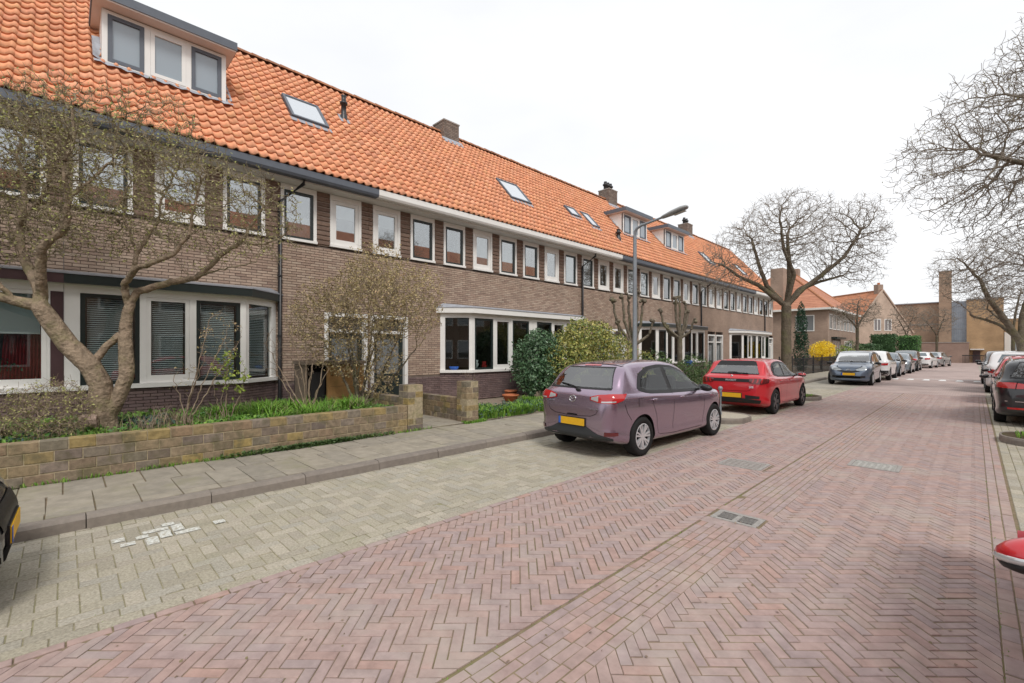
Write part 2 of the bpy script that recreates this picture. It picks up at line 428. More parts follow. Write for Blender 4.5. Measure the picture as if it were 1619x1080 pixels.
class Geo:
    """collects shapes of one part"""

    def __init__(self):
        self.V, self.F, self.n = [], {3: [], 4: []}, 0
        self.N = []

    def add(self, V, F):
        V = np.asarray(V, dtype=float)
        F = np.asarray(F, dtype=np.int64)
        self.V.append(V)
        self.F[F.shape[1]].append(F + self.n)
        self.n += len(V)
        return self

    def ngon(self, pts):
        """fan a convex polygon"""
        k = len(pts)
        self.add(pts, [[0, i, i + 1] for i in range(1, k - 1)])
        return self

    def box(self, x0, x1, y0, y1, z0, z1):
        V = [(x0, y0, z0), (x1, y0, z0), (x1, y1, z0), (x0, y1, z0), (x0, y0, z1), (x1, y0, z1), (x1, y1, z1), (x0, y1, z1)]
        return self.add(V, [[0, 3, 2, 1], [4, 5, 6, 7], [0, 1, 5, 4], [1, 2, 6, 5], [2, 3, 7, 6], [3, 0, 4, 7]])

    def bar(self, a, b, w, h, up=(0, 0, 1)):
        """box from point a to b, w wide sideways and h high along up"""
        a, b, up = np.array(a, float), np.array(b, float), np.array(up, float)
        d = b - a
        s = np.cross(d, up); s /= np.linalg.norm(s)
        u = np.cross(s, d); u /= np.linalg.norm(u)
        V = [p + s * i * w / 2 + u * j * h / 2 for p in (a, b) for i, j in ((-1, -1), (1, -1), (1, 1), (-1, 1))]
        return self.add(V, [[0, 3, 2, 1], [4, 5, 6, 7], [0, 1, 5, 4], [1, 2, 6, 5], [2, 3, 7, 6], [3, 0, 4, 7]])

    def extrude(self, poly, d):
        """closed prism: planar polygon of 3D points swept by vector d"""
        P = np.array(poly, float); k = len(P)
        V = np.vstack([P, P + np.array(d, float)])
        self.add(V, [[i, (i + 1) % k, k + (i + 1) % k, k + i] for i in range(k)])
        n0 = self.n
        self.add(P, [[0, i + 1, i] for i in range(1, k - 1)])
        self.add(P + np.array(d, float), [[0, i, i + 1] for i in range(1, k - 1)])
        return self

    def tube(self, pts, rad, n=8, cap=True):
        P = np.array(pts, float)
        k = len(P)
        rad = np.full(k, rad) if np.isscalar(rad) else np.array(rad, float)
        T = np.gradient(P, axis=0)
        T /= np.linalg.norm(T, axis=1)[:, None] + 1e-12
        ref = np.array((0.31, 0.27, 0.91)) if abs(T[0] @ np.array((0.31, 0.27, 0.91))) < 0.95 else np.array((1.0, 0, 0))
        A = np.cross(T, ref); A /= np.linalg.norm(A, axis=1)[:, None]
        B = np.cross(T, A)
        an = np.arange(n) * 2 * PI / n
        V = (P[:, None, :] + rad[:, None, None] * (np.cos(an)[None, :, None] * A[:, None, :] + np.sin(an)[None, :, None] * B[:, None, :])).reshape(-1, 3)
        F = [[i * n + j, i * n + (j + 1) % n, (i + 1) * n + (j + 1) % n, (i + 1) * n + j] for i in range(k - 1) for j in range(n)]
        self.add(V, F)
        if cap:
            self.ngon(V[:n][::-1]); self.ngon(V[-n:])
        return self

    def lathe(self, prof, n=16, c=(0, 0, 0), axis='z', ang=2 * PI):
        """prof: (radius, height) pairs"""
        an = np.arange(n) * 2 * PI / n
        V = []
        for r, h in prof:
            for t in an:
                p = (r * math.cos(t), r * math.sin(t), h)
                if axis == 'x': p = (h, r * math.cos(t), r * math.sin(t))
                if axis == 'y': p = (r * math.sin(t), h, r * math.cos(t))
                V.append((p[0] + c[0], p[1] + c[1], p[2] + c[2]))
        F = [[i * n + j, i * n + (j + 1) % n, (i + 1) * n + (j + 1) % n, (i + 1) * n + j] for i in range(len(prof) - 1) for j in range(n)]
        return self.add(V, F)

    def ball(self, c, r, n=10, k=6):
        r = (r, r, r) if np.isscalar(r) else r
        V = []
        for i in range(k + 1):
            ph = PI * i / k
            for j in range(n):
                t = 2 * PI * j / n
                V.append((c[0] + r[0] * math.sin(ph) * math.cos(t), c[1] + r[1] * math.sin(ph) * math.sin(t), c[2] - r[2] * math.cos(ph)))
        return self.add(V, [[i * n + j, i * n + (j + 1) % n, (i + 1) * n + (j + 1) % n, (i + 1) * n + j] for i in range(k) for j in range(n)])

    def mesh(self, name, m, smooth=False):
        F = [np.vstack(self.F[k]) for k in (3, 4) if self.F[k]]
        return mesh_np(name, np.vstack(self.V), F, m, smooth)

    def build(self, name, m, parent=None, smooth=False, loc=None):
        return put(self.mesh(name, m, smooth), name, parent, loc)


def cboxes(C, A, B, Nn, ha, hb, hn, ch):
    """many chamfered pieces at once: centres C, axes A (length), B (width), Nn (outward), half sizes; the inner face is left out"""
    C = np.asarray(C, float); k = len(C)
    def bc(v): return np.broadcast_to(np.asarray(v, float).reshape(-1, 3) if np.ndim(v) else v, (k, 3))
    def sc(v): return np.broadcast_to(np.asarray(v, float), (k,)).reshape(k, 1)
    A, B, Nn = bc(A), bc(B), bc(Nn)
    ha, hb, hn, ch = sc(ha), sc(hb), sc(hn), sc(ch)
    s = [(-1, -1), (1, -1), (1, 1), (-1, 1)]
    rows = []
    for i, j in s: rows.append(C + A * ha * i + B * hb * j - Nn * hn)
    for i, j in s: rows.append(C + A * ha * i + B * hb * j + Nn * (hn - ch))
    for i, j in s: rows.append(C + A * (ha - ch) * i + B * (hb - ch) * j + Nn * hn)
    V = np.stack(rows, 1).reshape(-1, 3)
    f = []
    for q in range(4):
        r_ = (q + 1) % 4
        f.append([q, r_, 4 + r_, 4 + q])
        f.append([4 + q, 4 + r_, 8 + r_, 8 + q])
    f.append([8, 9, 10, 11])
    f = np.array(f)
    F = (f[None] + (np.arange(k) * 12)[:, None, None]).reshape(-1, 4)
    return V, F


def cbox_mesh(name, la, lb, ln, ch, m):
    V, F = cboxes([(0, 0, 0)], (1, 0, 0), (0, 1, 0), (0, 0, 1), la / 2, lb / 2, ln / 2, ch)
    return mesh_np(name, V, F, m)


def axes_matrix(c, a, b, n):
    return Matrix(((a[0], b[0], n[0], c[0]), (a[1], b[1], n[1], c[1]), (a[2], b[2], n[2], c[2]), (0, 0, 0, 1)))


def blades(N, pos, h, w, lean=0.4, m='grass', name='grass', segs=2):
    """pos (N,3): bent grass blades"""
    a = rng.uniform(0, 2 * PI, N)
    d = np.stack([np.cos(a), np.sin(a), np.zeros(N)], 1)
    sdir = np.stack([-np.sin(a), np.cos(a), np.zeros(N)], 1)
    h = h * rng.uniform(0.5, 1.2, N); w = w * rng.uniform(0.7, 1.3, N)
    ln = lean * rng.uniform(0.2, 1.3, N)
    up = np.array((0, 0, 1.0))
    p0 = pos
    p1 = pos + up * (h * 0.6)[:, None] + d * (h * ln * 0.35)[:, None]
    p2 = pos + up * h[:, None] * (1 - 0.25 * ln)[:, None] + d * (h * ln)[:, None]
    V = np.stack([p0 - sdir * w[:, None] / 2, p0 + sdir * w[:, None] / 2, p1 + sdir * w[:, None] * 0.45, p1 - sdir * w[:, None] * 0.45, p2], 1).reshape(-1, 3)
    k = np.arange(N) * 5
    return V, [np.stack([k, k + 1, k + 2, k + 3], 1), np.stack([k + 3, k + 2, k + 4], 1)]


def leaves(P, size, aspect=0.55, upbias=0.3, out_dir=None):
    """folded leaf of two triangles pairs at each point"""
    N = len(P)
    n = rng.normal(size=(N, 3))
    n[:, 2] += upbias
    if out_dir is not None: n += out_dir
    n /= np.linalg.norm(n, axis=1)[:, None]
    t = np.cross(n, rng.normal(size=(N, 3))); t /= np.linalg.norm(t, axis=1)[:, None]
    b = np.cross(n, t)
    s = (size * rng.uniform(0.6, 1.3, N))[:, None]
    V = np.stack([P - t * s * 0.5, P + b * s * aspect * 0.5 + n * s * 0.08, P + t * s * 0.5, P - b * s * aspect * 0.5 + n * s * 0.08], 1).reshape(-1, 3)
    k = np.arange(N) * 4
    return V, np.stack([k, k + 1, k + 2, k + 3], 1)


def in_view(p, margin=0.05):
    x, y = p[0], p[1]
    Z = -x * math.sin(TH) + y * math.cos(TH)
    X = x * math.cos(TH) + y * math.sin(TH)
    return Z > 0.5 and abs(X / Z) < 1.125 + margin and (CAMH - p[2]) / Z < 0.735 + margin
# ------------------------------------------------------------------ ground, road, parking lanes, pavements
KX = -5.85            # kerb line of the left parking lane
PX = -7.55            # garden wall line
RX0, RXB = -3.67, 0.11
GUL = -1.90


def sheet(name, x0, x1, y0, y1, z, m, kind='structure', parent=None):
    o = put(mesh_np(name, [(x0, y0, z), (x1, y0, z), (x1, y1, z), (x0, y1, z)], [[0, 1, 2, 3]], m), name, parent)
    if kind and parent is None: o['kind'] = kind
    return o


sheet('ground', -300, 300, -150, 400, -0.06, 'ground')
road = sheet('road', RX0, 0.30, -8, 100, -0.0045, 'joint_sand')
lane = sheet('parking_lane', KX, RX0, -8, 100, -0.0045, 'joint_lane')
lane_r = sheet('parking_lane', 0.30, 2.25, -8, 100, -0.006, 'joint_lane')
pave = sheet('pavement', PX, KX - 0.14, -8, 45, 0.106, 'joint_sand')
pave_r = sheet('pavement', 2.39, 4.2, -8, 100, 0.12, 'slab')
YN = 23.0
def far_sheet(name, x0, x1, y0, y1, m, par): return sheet(name, x0, x1, y0, y1, 0.0, m, None, par)
far_sheet('far_paving', RX0, 0.30, YN, 100, 'paving_far', road)
far_sheet('far_paving', KX, RX0, YN, 100, 'paving_far_grey', lane)
far_sheet('far_paving', 0.30, 2.25, YN, 100, 'paving_far_grey', lane_r)
cross = sheet('side_street', -60, 60, 68, 82.5, 0.004, 'paving_far')
sheet('side_pavement', -14, KX - 0.14, 45, 68, 0.115, 'slab')


def clip_x(poly, x0, x1, y0, y1):
    for ax, lim, sg in ((0, x0, 1), (0, x1, -1), (1, y0, 1), (1, y1, -1)):
        res = []
        for i in range(len(poly)):
            p, q = poly[i], poly[(i + 1) % len(poly)]
            dp, dq = sg * (p[ax] - lim), sg * (q[ax] - lim)
            if dp >= 0: res.append(p)
            if (dp >= 0) != (dq >= 0):
                t = dp / (dp - dq)
                res.append((p[0] + t * (q[0] - p[0]), p[1] + t * (q[1] - p[1])))
        poly = res
        if not poly: return []
    return poly


def area(p):
    return 0.5 * abs(sum(p[i][0] * p[(i + 1) % len(p)][1] - p[(i + 1) % len(p)][0] * p[i][1] for i in range(len(p))))


def lay(parent, rects, x0, x1, y0, y1, th, m, name, L, W, holes=(), nsingle=300, gap=0.0062):
    """rects: list of (cx, cy, ang, l, w) pieces; whole ones near the camera become parts, the rest one part"""
    whole, cut = [], []
    for (cx, cy, an, l, w) in rects:
        ca, sa = math.cos(an), math.sin(an)
        P = [(cx + ca * i * l / 2 - sa * j * w / 2, cy + sa * i * l / 2 + ca * j * w / 2) for i, j in ((-1, -1), (1, -1), (1, 1), (-1, 1))]
        if max(p[0] for p in P) < x0 or min(p[0] for p in P) > x1 or max(p[1] for p in P) < y0 or min(p[1] for p in P) > y1: continue
        if any(hx0 < cx < hx1 and hy0 < cy < hy1 for hx0, hx1, hy0, hy1 in holes): continue
        if all(x0 - 1e-4 <= p[0] <= x1 + 1e-4 for p in P): whole.append((cx, cy, an, l, w))
        else:
            Q = clip_x(P, x0, x1, y0, y1)
            if Q and area(Q) > 0.0012: cut.append(Q)
    full = [i for i, q in enumerate(whole) if abs(q[3] - L) < 1e-6 and abs(q[4] - W) < 1e-6 and in_view((q[0], q[1], 0))]
    full.sort(key=lambda i: whole[i][0] ** 2 + whole[i][1] ** 2)
    single = set(full[:nsingle])
    tm = cbox_mesh(name, L - gap, W - gap, 0.03, 0.0035, m)
    for i in full[:nsingle]:
        cx, cy, an, l, w = whole[i]
        n = Vector((rng.normal() * 0.007, rng.normal() * 0.007, 1)).normalized()
        a = Vector((math.cos(an + rng.normal() * 0.012), math.sin(an), 0)); a = (a - n * a.dot(n)).normalized()
        b = n.cross(a)
        put(tm, name, parent, matrix=axes_matrix((cx, cy, th - 0.015 + rng.normal() * 0.0012), a, b, n))
    rest = [q for i, q in enumerate(whole) if i not in single]
    Gm = Geo()
    if rest:
        Q = np.array(rest); k = len(Q)
        nn = np.stack([rng.normal(size=k) * 0.007, rng.normal(size=k) * 0.007, np.ones(k)], 1)
        a = np.stack([np.cos(Q[:, 2]), np.sin(Q[:, 2]), np.zeros(k)], 1)
        a -= nn * (a * nn).sum(1)[:, None]
        b = np.cross(nn, a)
        C = np.stack([Q[:, 0], Q[:, 1], th - 0.015 + rng.normal(size=k) * 0.0012], 1)
        V, F = cboxes(C, a, b, nn, Q[:, 3] / 2 - gap / 2 - rng.uniform(0, .0018, k), Q[:, 4] / 2 - gap / 2 - rng.uniform(0, .0014, k), 0.015, 0.0035)
        Gm.add(V, F)
    for Q in cut:
        c = (sum(p[0] for p in Q) / len(Q), sum(p[1] for p in Q) / len(Q))
        k = len(Q)
        sh = []
        for p in Q:
            d = math.hypot(p[0] - c[0], p[1] - c[1]) + 1e-6
            f = max(0.3, 1 - 0.006 / d)
            sh.append((c[0] + (p[0] - c[0]) * f, c[1] + (p[1] - c[1]) * f))
        z = th + rng.normal() * 0.001
        V = [(p[0], p[1], th - 0.03) for p in sh] + [(p[0], p[1], z) for p in sh]
        Gm.add(V, [[i, (i + 1) % k, k + (i + 1) % k, k + i] for i in range(k)])
        Gm.ngon([(p[0], p[1], z) for p in sh])
    if Gm.n:
        o = Gm.build(name, m, parent)
        o['kind'] = 'stuff'


def herring(L, n, x0, x1, y0, y1, ang, org=(0, 0)):
    W = L / n
    ca, sa = math.cos(ang), math.sin(ang)
    cs = [((x - org[0]) * ca + (y - org[1]) * sa, -(x - org[0]) * sa + (y - org[1]) * ca) for x in (x0, x1) for y in (y0, y1)]
    u0, u1 = min(c[0] for c in cs) / W - n, max(c[0] for c in cs) / W + n
    v0, v1 = min(c[1] for c in cs) / W - n, max(c[1] for c in cs) / W + n
    res = []
    mrg = L
    def emit(u, v, l, vert):
        U, Vv = u * W, v * W
        cx, cy = org[0] + U * ca - Vv * sa, org[1] + U * sa + Vv * ca
        if x0 - mrg < cx < x1 + mrg and y0 - mrg < cy < y1 + mrg:
            res.append((cx, cy, ang + (PI / 2 if vert else 0), L, W))
    for j in range(int(v0), int(v1) + 1):
        m0 = int((u0 - j) // (2 * n)) - 1
        m1 = int((u1 - j) // (2 * n)) + 1
        for q in range(m0, m1 + 1):
            emit(j + 2 * n * q + n / 2, j + 0.5, L, False)
            emit(j - 1 + 2 * n * q + 0.5, j + n / 2, L, True)
    return res


# drain band: stretcher courses running along the street
GW = 0.0675
NG = 7
GR = GUL + 0.012 + NG * GW
grate_hole = (-1.89, -1.42, 4.60, 4.96)
cov1 = (-2.66, -2.08, 6.86, 7.34)
cov2 = (-1.30, -0.72, 8.12, 8.60)
lay(road, herring(0.202, 3, RX0 + 0.075, GUL, -2.5, YN, R(45), (-2.0, 1.0)), RX0 + 0.075, GUL, -2.5, YN, 0.002, 'paver_red', 'paving_brick', 0.202, 0.202 / 3, holes=(cov1,), nsingle=160)
lay(road, [(-1.655, 4.615 - .001, 0, 0.45, 0.042), (-1.655, 4.955, 0, 0.45, 0.042)], GUL, GR, 4, 6, -0.001, 'paver_red', 'paving_brick', 0.45, 0.042, nsingle=2)
lay(road, herring(0.202, 3, GR, RXB, -2.5, YN, R(45), (-0.7, 1.3)), GR, RXB, -2.5, YN, 0.0, 'paver_red', 'paving_brick', 0.202, 0.202 / 3, holes=(cov2,), nsingle=100)


def running(x0, nrow, W, L, y0, y1, stag=None):
    res = []
    for r_ in range(nrow):
        off = (rng.uniform(0, L) if stag is None else stag * r_)
        y = y0 + off % L - L
        while y < y1:
            res.append((x0 + (r_ + 0.5) * W, y + L / 2, PI / 2, L, W))
            y += L
    return res


lay(road, running(GUL + 0.012, NG, GW, 0.203, -2.5, YN), GUL, GR + 0.01, -2.5, YN, -0.001, 'paver_red', 'paving_brick', 0.203, GW, holes=(grate_hole,), nsingle=40)
lay(road, running(RX0, 1, 0.0725, 0.203, -2.5, YN), RX0 - 0.01, RX0 + 0.08, -2.5, YN, 0.003, 'paver_red', 'paving_brick', 0.203, 0.0725, nsingle=0)
lay(road, running(RXB, 2, 0.085, 0.203, -2.5, YN), RXB - 0.01, 0.29, -2.5, YN, 0.0, 'paver_red', 'paving_brick', 0.203, 0.085, nsingle=0)
lay(lane, herring(0.212, 2, KX, RX0 - 0.215, -2.5, YN, R(90), (-4.0, 0.5)), KX, RX0 - 0.215, -2.5, YN, 0.0, 'paver_grey', 'paving_block', 0.212, 0.106, nsingle=280)
lay(lane, running(RX0 - 0.213, 2, 0.1055, 0.212, -2.5, YN, 0.106), RX0 - 0.22, RX0, -2.5, YN, 0.002, 'paver_grey', 'paving_block', 0.212, 0.1055, nsingle=20)
lay(lane_r, running(0.30, 18, 0.106, 0.212, -1, YN, 0.106), 0.29, 2.22, -1, YN, 0.0, 'paver_grey', 'paving_block', 0.212, 0.106, nsingle=60)

# pavement slabs
sl = []
SW = 0.352
xs = KX - 0.145
sl_rows = [(xs - 0.2, 0.2), (xs - 0.2 - 0.69, 0.69), (PX, xs - 0.89 - PX)]
for k, (xa, w) in enumerate(sl_rows):
    y = -4 + (0.12 if k == 2 else 0)
    while y < 44:
        sl.append((xa + w / 2, y + SW / 2, PI / 2, SW, w)); y += SW
lay(pave, sl, PX - 0.01, xs + 0.01, -4, 44, 0.12, 'slab', 'paving_slab', SW, 0.69, nsingle=120, gap=0.010)

# kerbs: each stone a part
kerb = sheet('kerb', KX - 0.135, KX - 0.01, -8, 60, -0.02, 'kerb')


def kerb_stone_mesh(L, w=0.138, h=0.16):
    prof = [(-w / 2, -h), (w / 2 + 0.012, -h), (w / 2, -0.03), (w / 2 - 0.03, 0.0), (-w / 2, 0.0)]
    g = Geo()
    g.extrude([(x, -L / 2, z) for x, z in prof], (0, L, 0))
    return g.mesh('kerb_stone', 'kerb')


km = kerb_stone_mesh(0.992)
y = -3.35
while y < 60:
    o = put(km, 'kerb_stone', kerb, loc=(KX - 0.069 + rng.normal() * 0.003, y, 0.122 + rng.normal() * 0.002))
    o.rotation_euler = (rng.normal() * 0.003, 0, rng.normal() * 0.003)
    y += 1.0
kerb_r = sheet('kerb', 2.26, 2.38, -8, 100, -0.02, 'kerb')
for k in range(30):
    put(km, 'kerb_stone', kerb_r, matrix=axes_matrix((2.32, -3 + k, 0.122), (-1, 0, 0), (0, -1, 0), (0, 0, 1)))


def island(label, xa, xb, y0, y1, grass, flip=False):
    """kerbed bump-out between two parking places; rounded at the road end"""
    sgn = 1 if xb > xa else -1
    r = min(0.55, (y1 - y0) / 2 - 0.02)
    pts = [(xa, y0)]
    for k in range(7):
        a = PI / 2 * k / 6
        pts.append((xb - sgn * r + sgn * r * math.sin(a), y0 + r - r * math.cos(a)))
    for k in range(7):
        a = PI / 2 * k / 6
        pts.append((xb - sgn * r + sgn * r * math.cos(a), y1 - r + r * math.sin(a)))
    pts.append((xa, y1))
    if sgn < 0: pts = pts[::-1]
    t = thing('traffic_island', label, 'traffic island', (((xa + xb) / 2), (y0 + y1) / 2, 0), group='kerbed islands between parking places')
    P = np.array(pts)
    c = P.mean(0)
    top = Geo()
    inn = c + (P - c) * np.array([0.93, 0.80])
    k = len(P)
    top.add(np.vstack([np.c_[inn, np.full(k, 0.115)], [[c[0], c[1], 0.118]]]), [[i, (i + 1) % k, k] for i in range(k)])
    if grass:
        top.build('soil', 'soil', t)
        g = Geo()
        n = 900
        lo, hi = inn.min(0), inn.max(0)
        q = (lo + hi) / 2 + (rng.uniform(-1, 1, (n, 2))) * (hi - lo) / 2 * np.array([0.80, 0.86])
        V, F = blades(n, np.c_[q, np.full(n, 0.11)], np.full(n, 0.06), np.full(n, 0.012))
        m_ = mesh_np('grass', V, F, 'grass')
        o = put(m_, 'grass', t); o['kind'] = 'stuff'
    else:
        top.build('paving', 'paver_grey', t)
    for i in range(k - 1):
        a, b = P[i], P[i + 1]
        if np.hypot(*(b - a)) > 0.5 and i not in (0, k - 2):
            pass
        ia, ib = inn[i], inn[i + 1]
        gk = Geo()
        nn = (P[i] - c) * 0.02
        q = [(a[0], a[1], -0.03), (b[0], b[1], -0.03), (ib[0], ib[1], -0.03), (ia[0], ia[1], -0.03)]
        aa = a + (ia - a) * 0.18; bb = b + (ib - b) * 0.18
        V = q + [(a[0], a[1], 0.085), (b[0], b[1], 0.085), (bb[0], bb[1], 0.12), (aa[0], aa[1], 0.12), (ib[0], ib[1], 0.12), (ia[0], ia[1], 0.12)]
        gk.add(V, [[0, 1, 5, 4], [4, 5, 6, 7], [7, 6, 8, 9], [9, 8, 2, 3]])
        gk.add([V[0], V[4], V[7], V[9], V[3]], [[0, 1, 2], [0, 2, 3], [0, 3, 4]])
        gk.add([V[1], V[5], V[6], V[8], V[2]], [[0, 2, 1], [0, 3, 2], [0, 4, 3]])
        gk.build('kerb_stone', 'kerb', t)
    return t


island('paved kerbed island in the parking lane between the mauve and the red hatchback', KX + 0.01, -3.66, 10.55, 11.95, False)
island('kerbed island with grass beyond the red hatchback', KX + 0.01, -3.60, 17.2, 18.7, True)
island('kerbed island with grass behind the black estate car', 2.24, 0.33, 11.75, 13.1, True)

# ------------------------------------------------------------------ street metalwork and paint
for (xa, xb, ya, yb), zz in (((-1.89, -1.42, 4.6, 4.52), -.0025), ((-1.89, -1.42, 5.05, 4.96), -.0025), (cov1, -.0015), (cov2, -.002)):
    sheet('bedding', xa - .02, xb + .02, ya - .12, yb + .12, zz, 'paver_red', None, road)
t = thing('drain_grate', 'cast iron drain grate with two rows of slots in the brick road', 'drain', (-1.655, 4.79, 0))
g = Geo()
x0, x1, y0, y1 = -1.87, -1.44, 4.64, 4.93
g.box(x0, x1, y0, y0 + 0.05, -0.03, 0.002); g.box(x0, x1, y1 - 0.05, y1, -0.03, 0.002)
g.box(x0, x0 + 0.05, y0 + 0.05, y1 - 0.05, -0.03, 0.002); g.box(x1 - 0.05, x1, y0 + 0.05, y1 - 0.05, -0.03, 0.002)
xm = (x0 + x1) / 2
g.box(xm - 0.022, xm + 0.022, y0 + 0.05, y1 - 0.05, -0.03, 0.0)
g.build('frame', 'cast_metal', t)
for k in range(6):
    yy = y0 + 0.05 + (k + 0.5) * (y1 - y0 - 0.1) / 6
    for xa, xb in ((x0 + 0.05, xm - 0.022), (xm + 0.022, x1 - 0.05)):
        if k < 5: Geo().box(xa, xb, yy + 0.016, yy + 0.029, -0.0034, -0.001).build('grate_bar', 'cast_metal', t)
Geo().box(x0 + 0.02, x1 - 0.02, y0 + 0.02, y1 - 0.02, -0.0345, -0.0036).build('pit_black', 'hole', t)  # solid black block just under the bars, painting in the dark of the pit
for lab, (xa, xb, ya, yb), mm in (('grey inspection cover set in the brick road left of the drain band', cov1, 'cover_grey'), ('pale studded inspection cover set in the right half of the brick road', cov2, 'cover_pale')):
    t = thing('inspection_cover', lab, 'manhole cover', ((xa + xb) / 2, (ya + yb) / 2, 0))
    g = Geo()
    w = 0.045
    g.box(xa, xb, ya, ya + w, -0.03, 0.007); g.box(xa, xb, yb - w, yb, -0.03, 0.007)
    g.box(xa, xa + w, ya + w, yb - w, -0.03, 0.007); g.box(xb - w, xb, ya + w, yb - w, -0.03, 0.007)
    g.build('frame', 'cast_metal', t)
    g = Geo().box(xa + w + 0.006, xb - w - 0.006, ya + w + 0.006, yb - w - 0.006, -0.03, 0.004)
    lid = g.build('lid', mm, t)
    g = Geo()
    for i in range(7):
        for j in range(6):
            cx, cy = xa + 0.08 + i * (xb - xa - 0.16) / 6, ya + 0.08 + j * (yb - ya - 0.16) / 5
            g.box(cx - 0.02, cx + 0.02, cy - 0.018, cy + 0.018, 0.003, 0.009)
    o = g.build('stud', mm, lid); o['kind'] = 'stuff'

# worn white paint on the grey blocks, and the speed table's teeth
wp = thing('worn_marking', 'worn white paint patches on the grey blocks beside the kerb', 'road marking', (-5.2, 0.8, 0))
def ground_at(px, py):
    Z = CAMH * 720 / (py - 553); X = (px - 809) / 720 * Z
    return -Z * math.sin(TH) + X * math.cos(TH), Z * math.cos(TH) + X * math.sin(TH)


HB = herring(0.212, 2, KX, RX0, -1, 3, R(90), (-4.0, 0.5))
used = set()
for p_ in ((247, 837), (273, 838), (300, 838), (333, 829), (241, 847), (268, 847), (278, 828), (215, 856), (250, 856), (257, 830), (190, 858)):
    x, y_ = ground_at(*p_)
    i = min(range(len(HB)), key=lambda k: (HB[k][0] - x) ** 2 + (HB[k][1] - y_) ** 2)
    if i in used: continue
    used.add(i)
    cx, cy, an, l, w = HB[i]
    ca, sa = math.cos(an), math.sin(an)
    f0, f1 = (1, 1) if rng.random() < 0.6 else (rng.uniform(0.45, 0.8), 1)
    pts = []
    for u, v in ((-1, -1), (-.4, -1), (.3, -1), (1, -1), (1, 0), (1, 1), (.4, 1), (-.3, 1), (-1, 1), (-1, .1)):
        a_ = u * l * 0.47 * f0 * rng.uniform(.9, 1); b_ = v * w * 0.46 * rng.uniform(.82, 1)
        pts.append((cx + ca * a_ - sa * b_, cy + sa * a_ + ca * b_, 0.0058))
    Geo().ngon(pts).build('paint_patch', 'worn_paint', wp)
tb = thing('speed_table_marking', 'row of white dashes painted across the far roadway', 'road marking', (-1.7, 34, 0))
for k in range(6):
    xx = -3.35 + k * 0.66
    Geo().add([(xx, 33.6, 0.005), (xx + 0.33, 33.6, 0.005), (xx + 0.26, 34.8, 0.005), (xx + 0.08, 34.8, 0.005)], [[0, 1, 2, 3]]).build('dash', 'road_paint', tb)
Geo().add([(-3.6, 34.95, 0.005), (0.2, 34.95, 0.005), (0.2, 35.1, 0.005), (-3.6, 35.1, 0.005)], [[0, 1, 2, 3]]).build('line', 'road_paint', tb)

# grit and weeds in the joints
n = 260
q = np.c_[rng.uniform(-3.5, 0.1, n), rng.uniform(0.2, 8, n), np.full(n, 0.006)]
V, F = leaves(q, np.full(n, 0.022), 0.7, 3.0)
o = put(mesh_np('litter', V, F, 'dry_stalk'), 'litter'); tag(o, 'tiny dry petals and leaf scraps lying on the brick road', 'litter', kind='stuff')
n = 900
q = np.c_[np.r_[rng.normal(GUL + 0.004, 0.006, n // 4), rng.normal(RX0 - 0.12, 0.15, n // 4), rng.normal(RXB, 0.02, n // 4)], np.r_[rng.uniform(0.1, 10, n // 4), rng.uniform(-1, 9, n // 4), rng.uniform(0.5, 9, n // 4)], np.full(3 * (n // 4), -0.008)]
n = len(q)
V, F = blades(n, q, np.full(n, 0.014), np.full(n, 0.006), 0.8)
o = put(mesh_np('joint_moss', V, F, 'grass'), 'joint_moss'); tag(o, 'moss and tiny weeds growing in the paving joints', 'moss', kind='stuff')
# ------------------------------------------------------------------ the terrace
WX = -11.40                # street face of the walls
HW = 5.835                 # width of one house
EAVE_X, EAVE_Z = -10.86, 5.86
TAN = 1.11
RIDGE_X = -14.75
RIDGE_Z = EAVE_Z + TAN * (EAVE_X - RIDGE_X)
SL = math.hypot(1, TAN)
UP = np.array((-1 / SL, 0, TAN / SL))          # up the slope
NO = np.array((TAN / SL, 0, 1 / SL))           # out of the slope


def roof_z(x): return EAVE_Z + TAN * (EAVE_X - x)


NPROF = 8
def tile_profile():
    u = np.linspace(0, 1, NPROF)
    h = np.where(u < 0.55, -0.016 * np.sin(u / 0.55 * PI), 0.046 * np.sin((u - 0.55) / 0.45 * PI) ** 0.9)
    return u, h


TW, TL = 0.2012, 0.289
def tile_local():
    """one S-shaped pantile: x across (street axis), y up the slope, z out"""
    u, h = tile_profile()
    x = (u - 0.5) * (TW + 0.012)
    low = np.c_[x, np.full(NPROF, -TL / 2 - 0.03), h + 0.040]
    high = np.c_[x, np.full(NPROF, TL / 2 + 0.02), h + 0.004]
    lip = np.c_[x, np.full(NPROF, -TL / 2 - 0.012), h + 0.008]
    V = np.vstack([lip, low, high])
    F = []
    for i in range(NPROF - 1):
        F.append([i, i + 1, NPROF + i + 1, NPROF + i])
        F.append([NPROF + i, NPROF + i + 1, 2 * NPROF + i + 1, 2 * NPROF + i])
    return V, np.array(F)


TV, TF = tile_local()
tile_mesh = mesh_np('roof_tile', TV, TF, 'roof_tile', True)


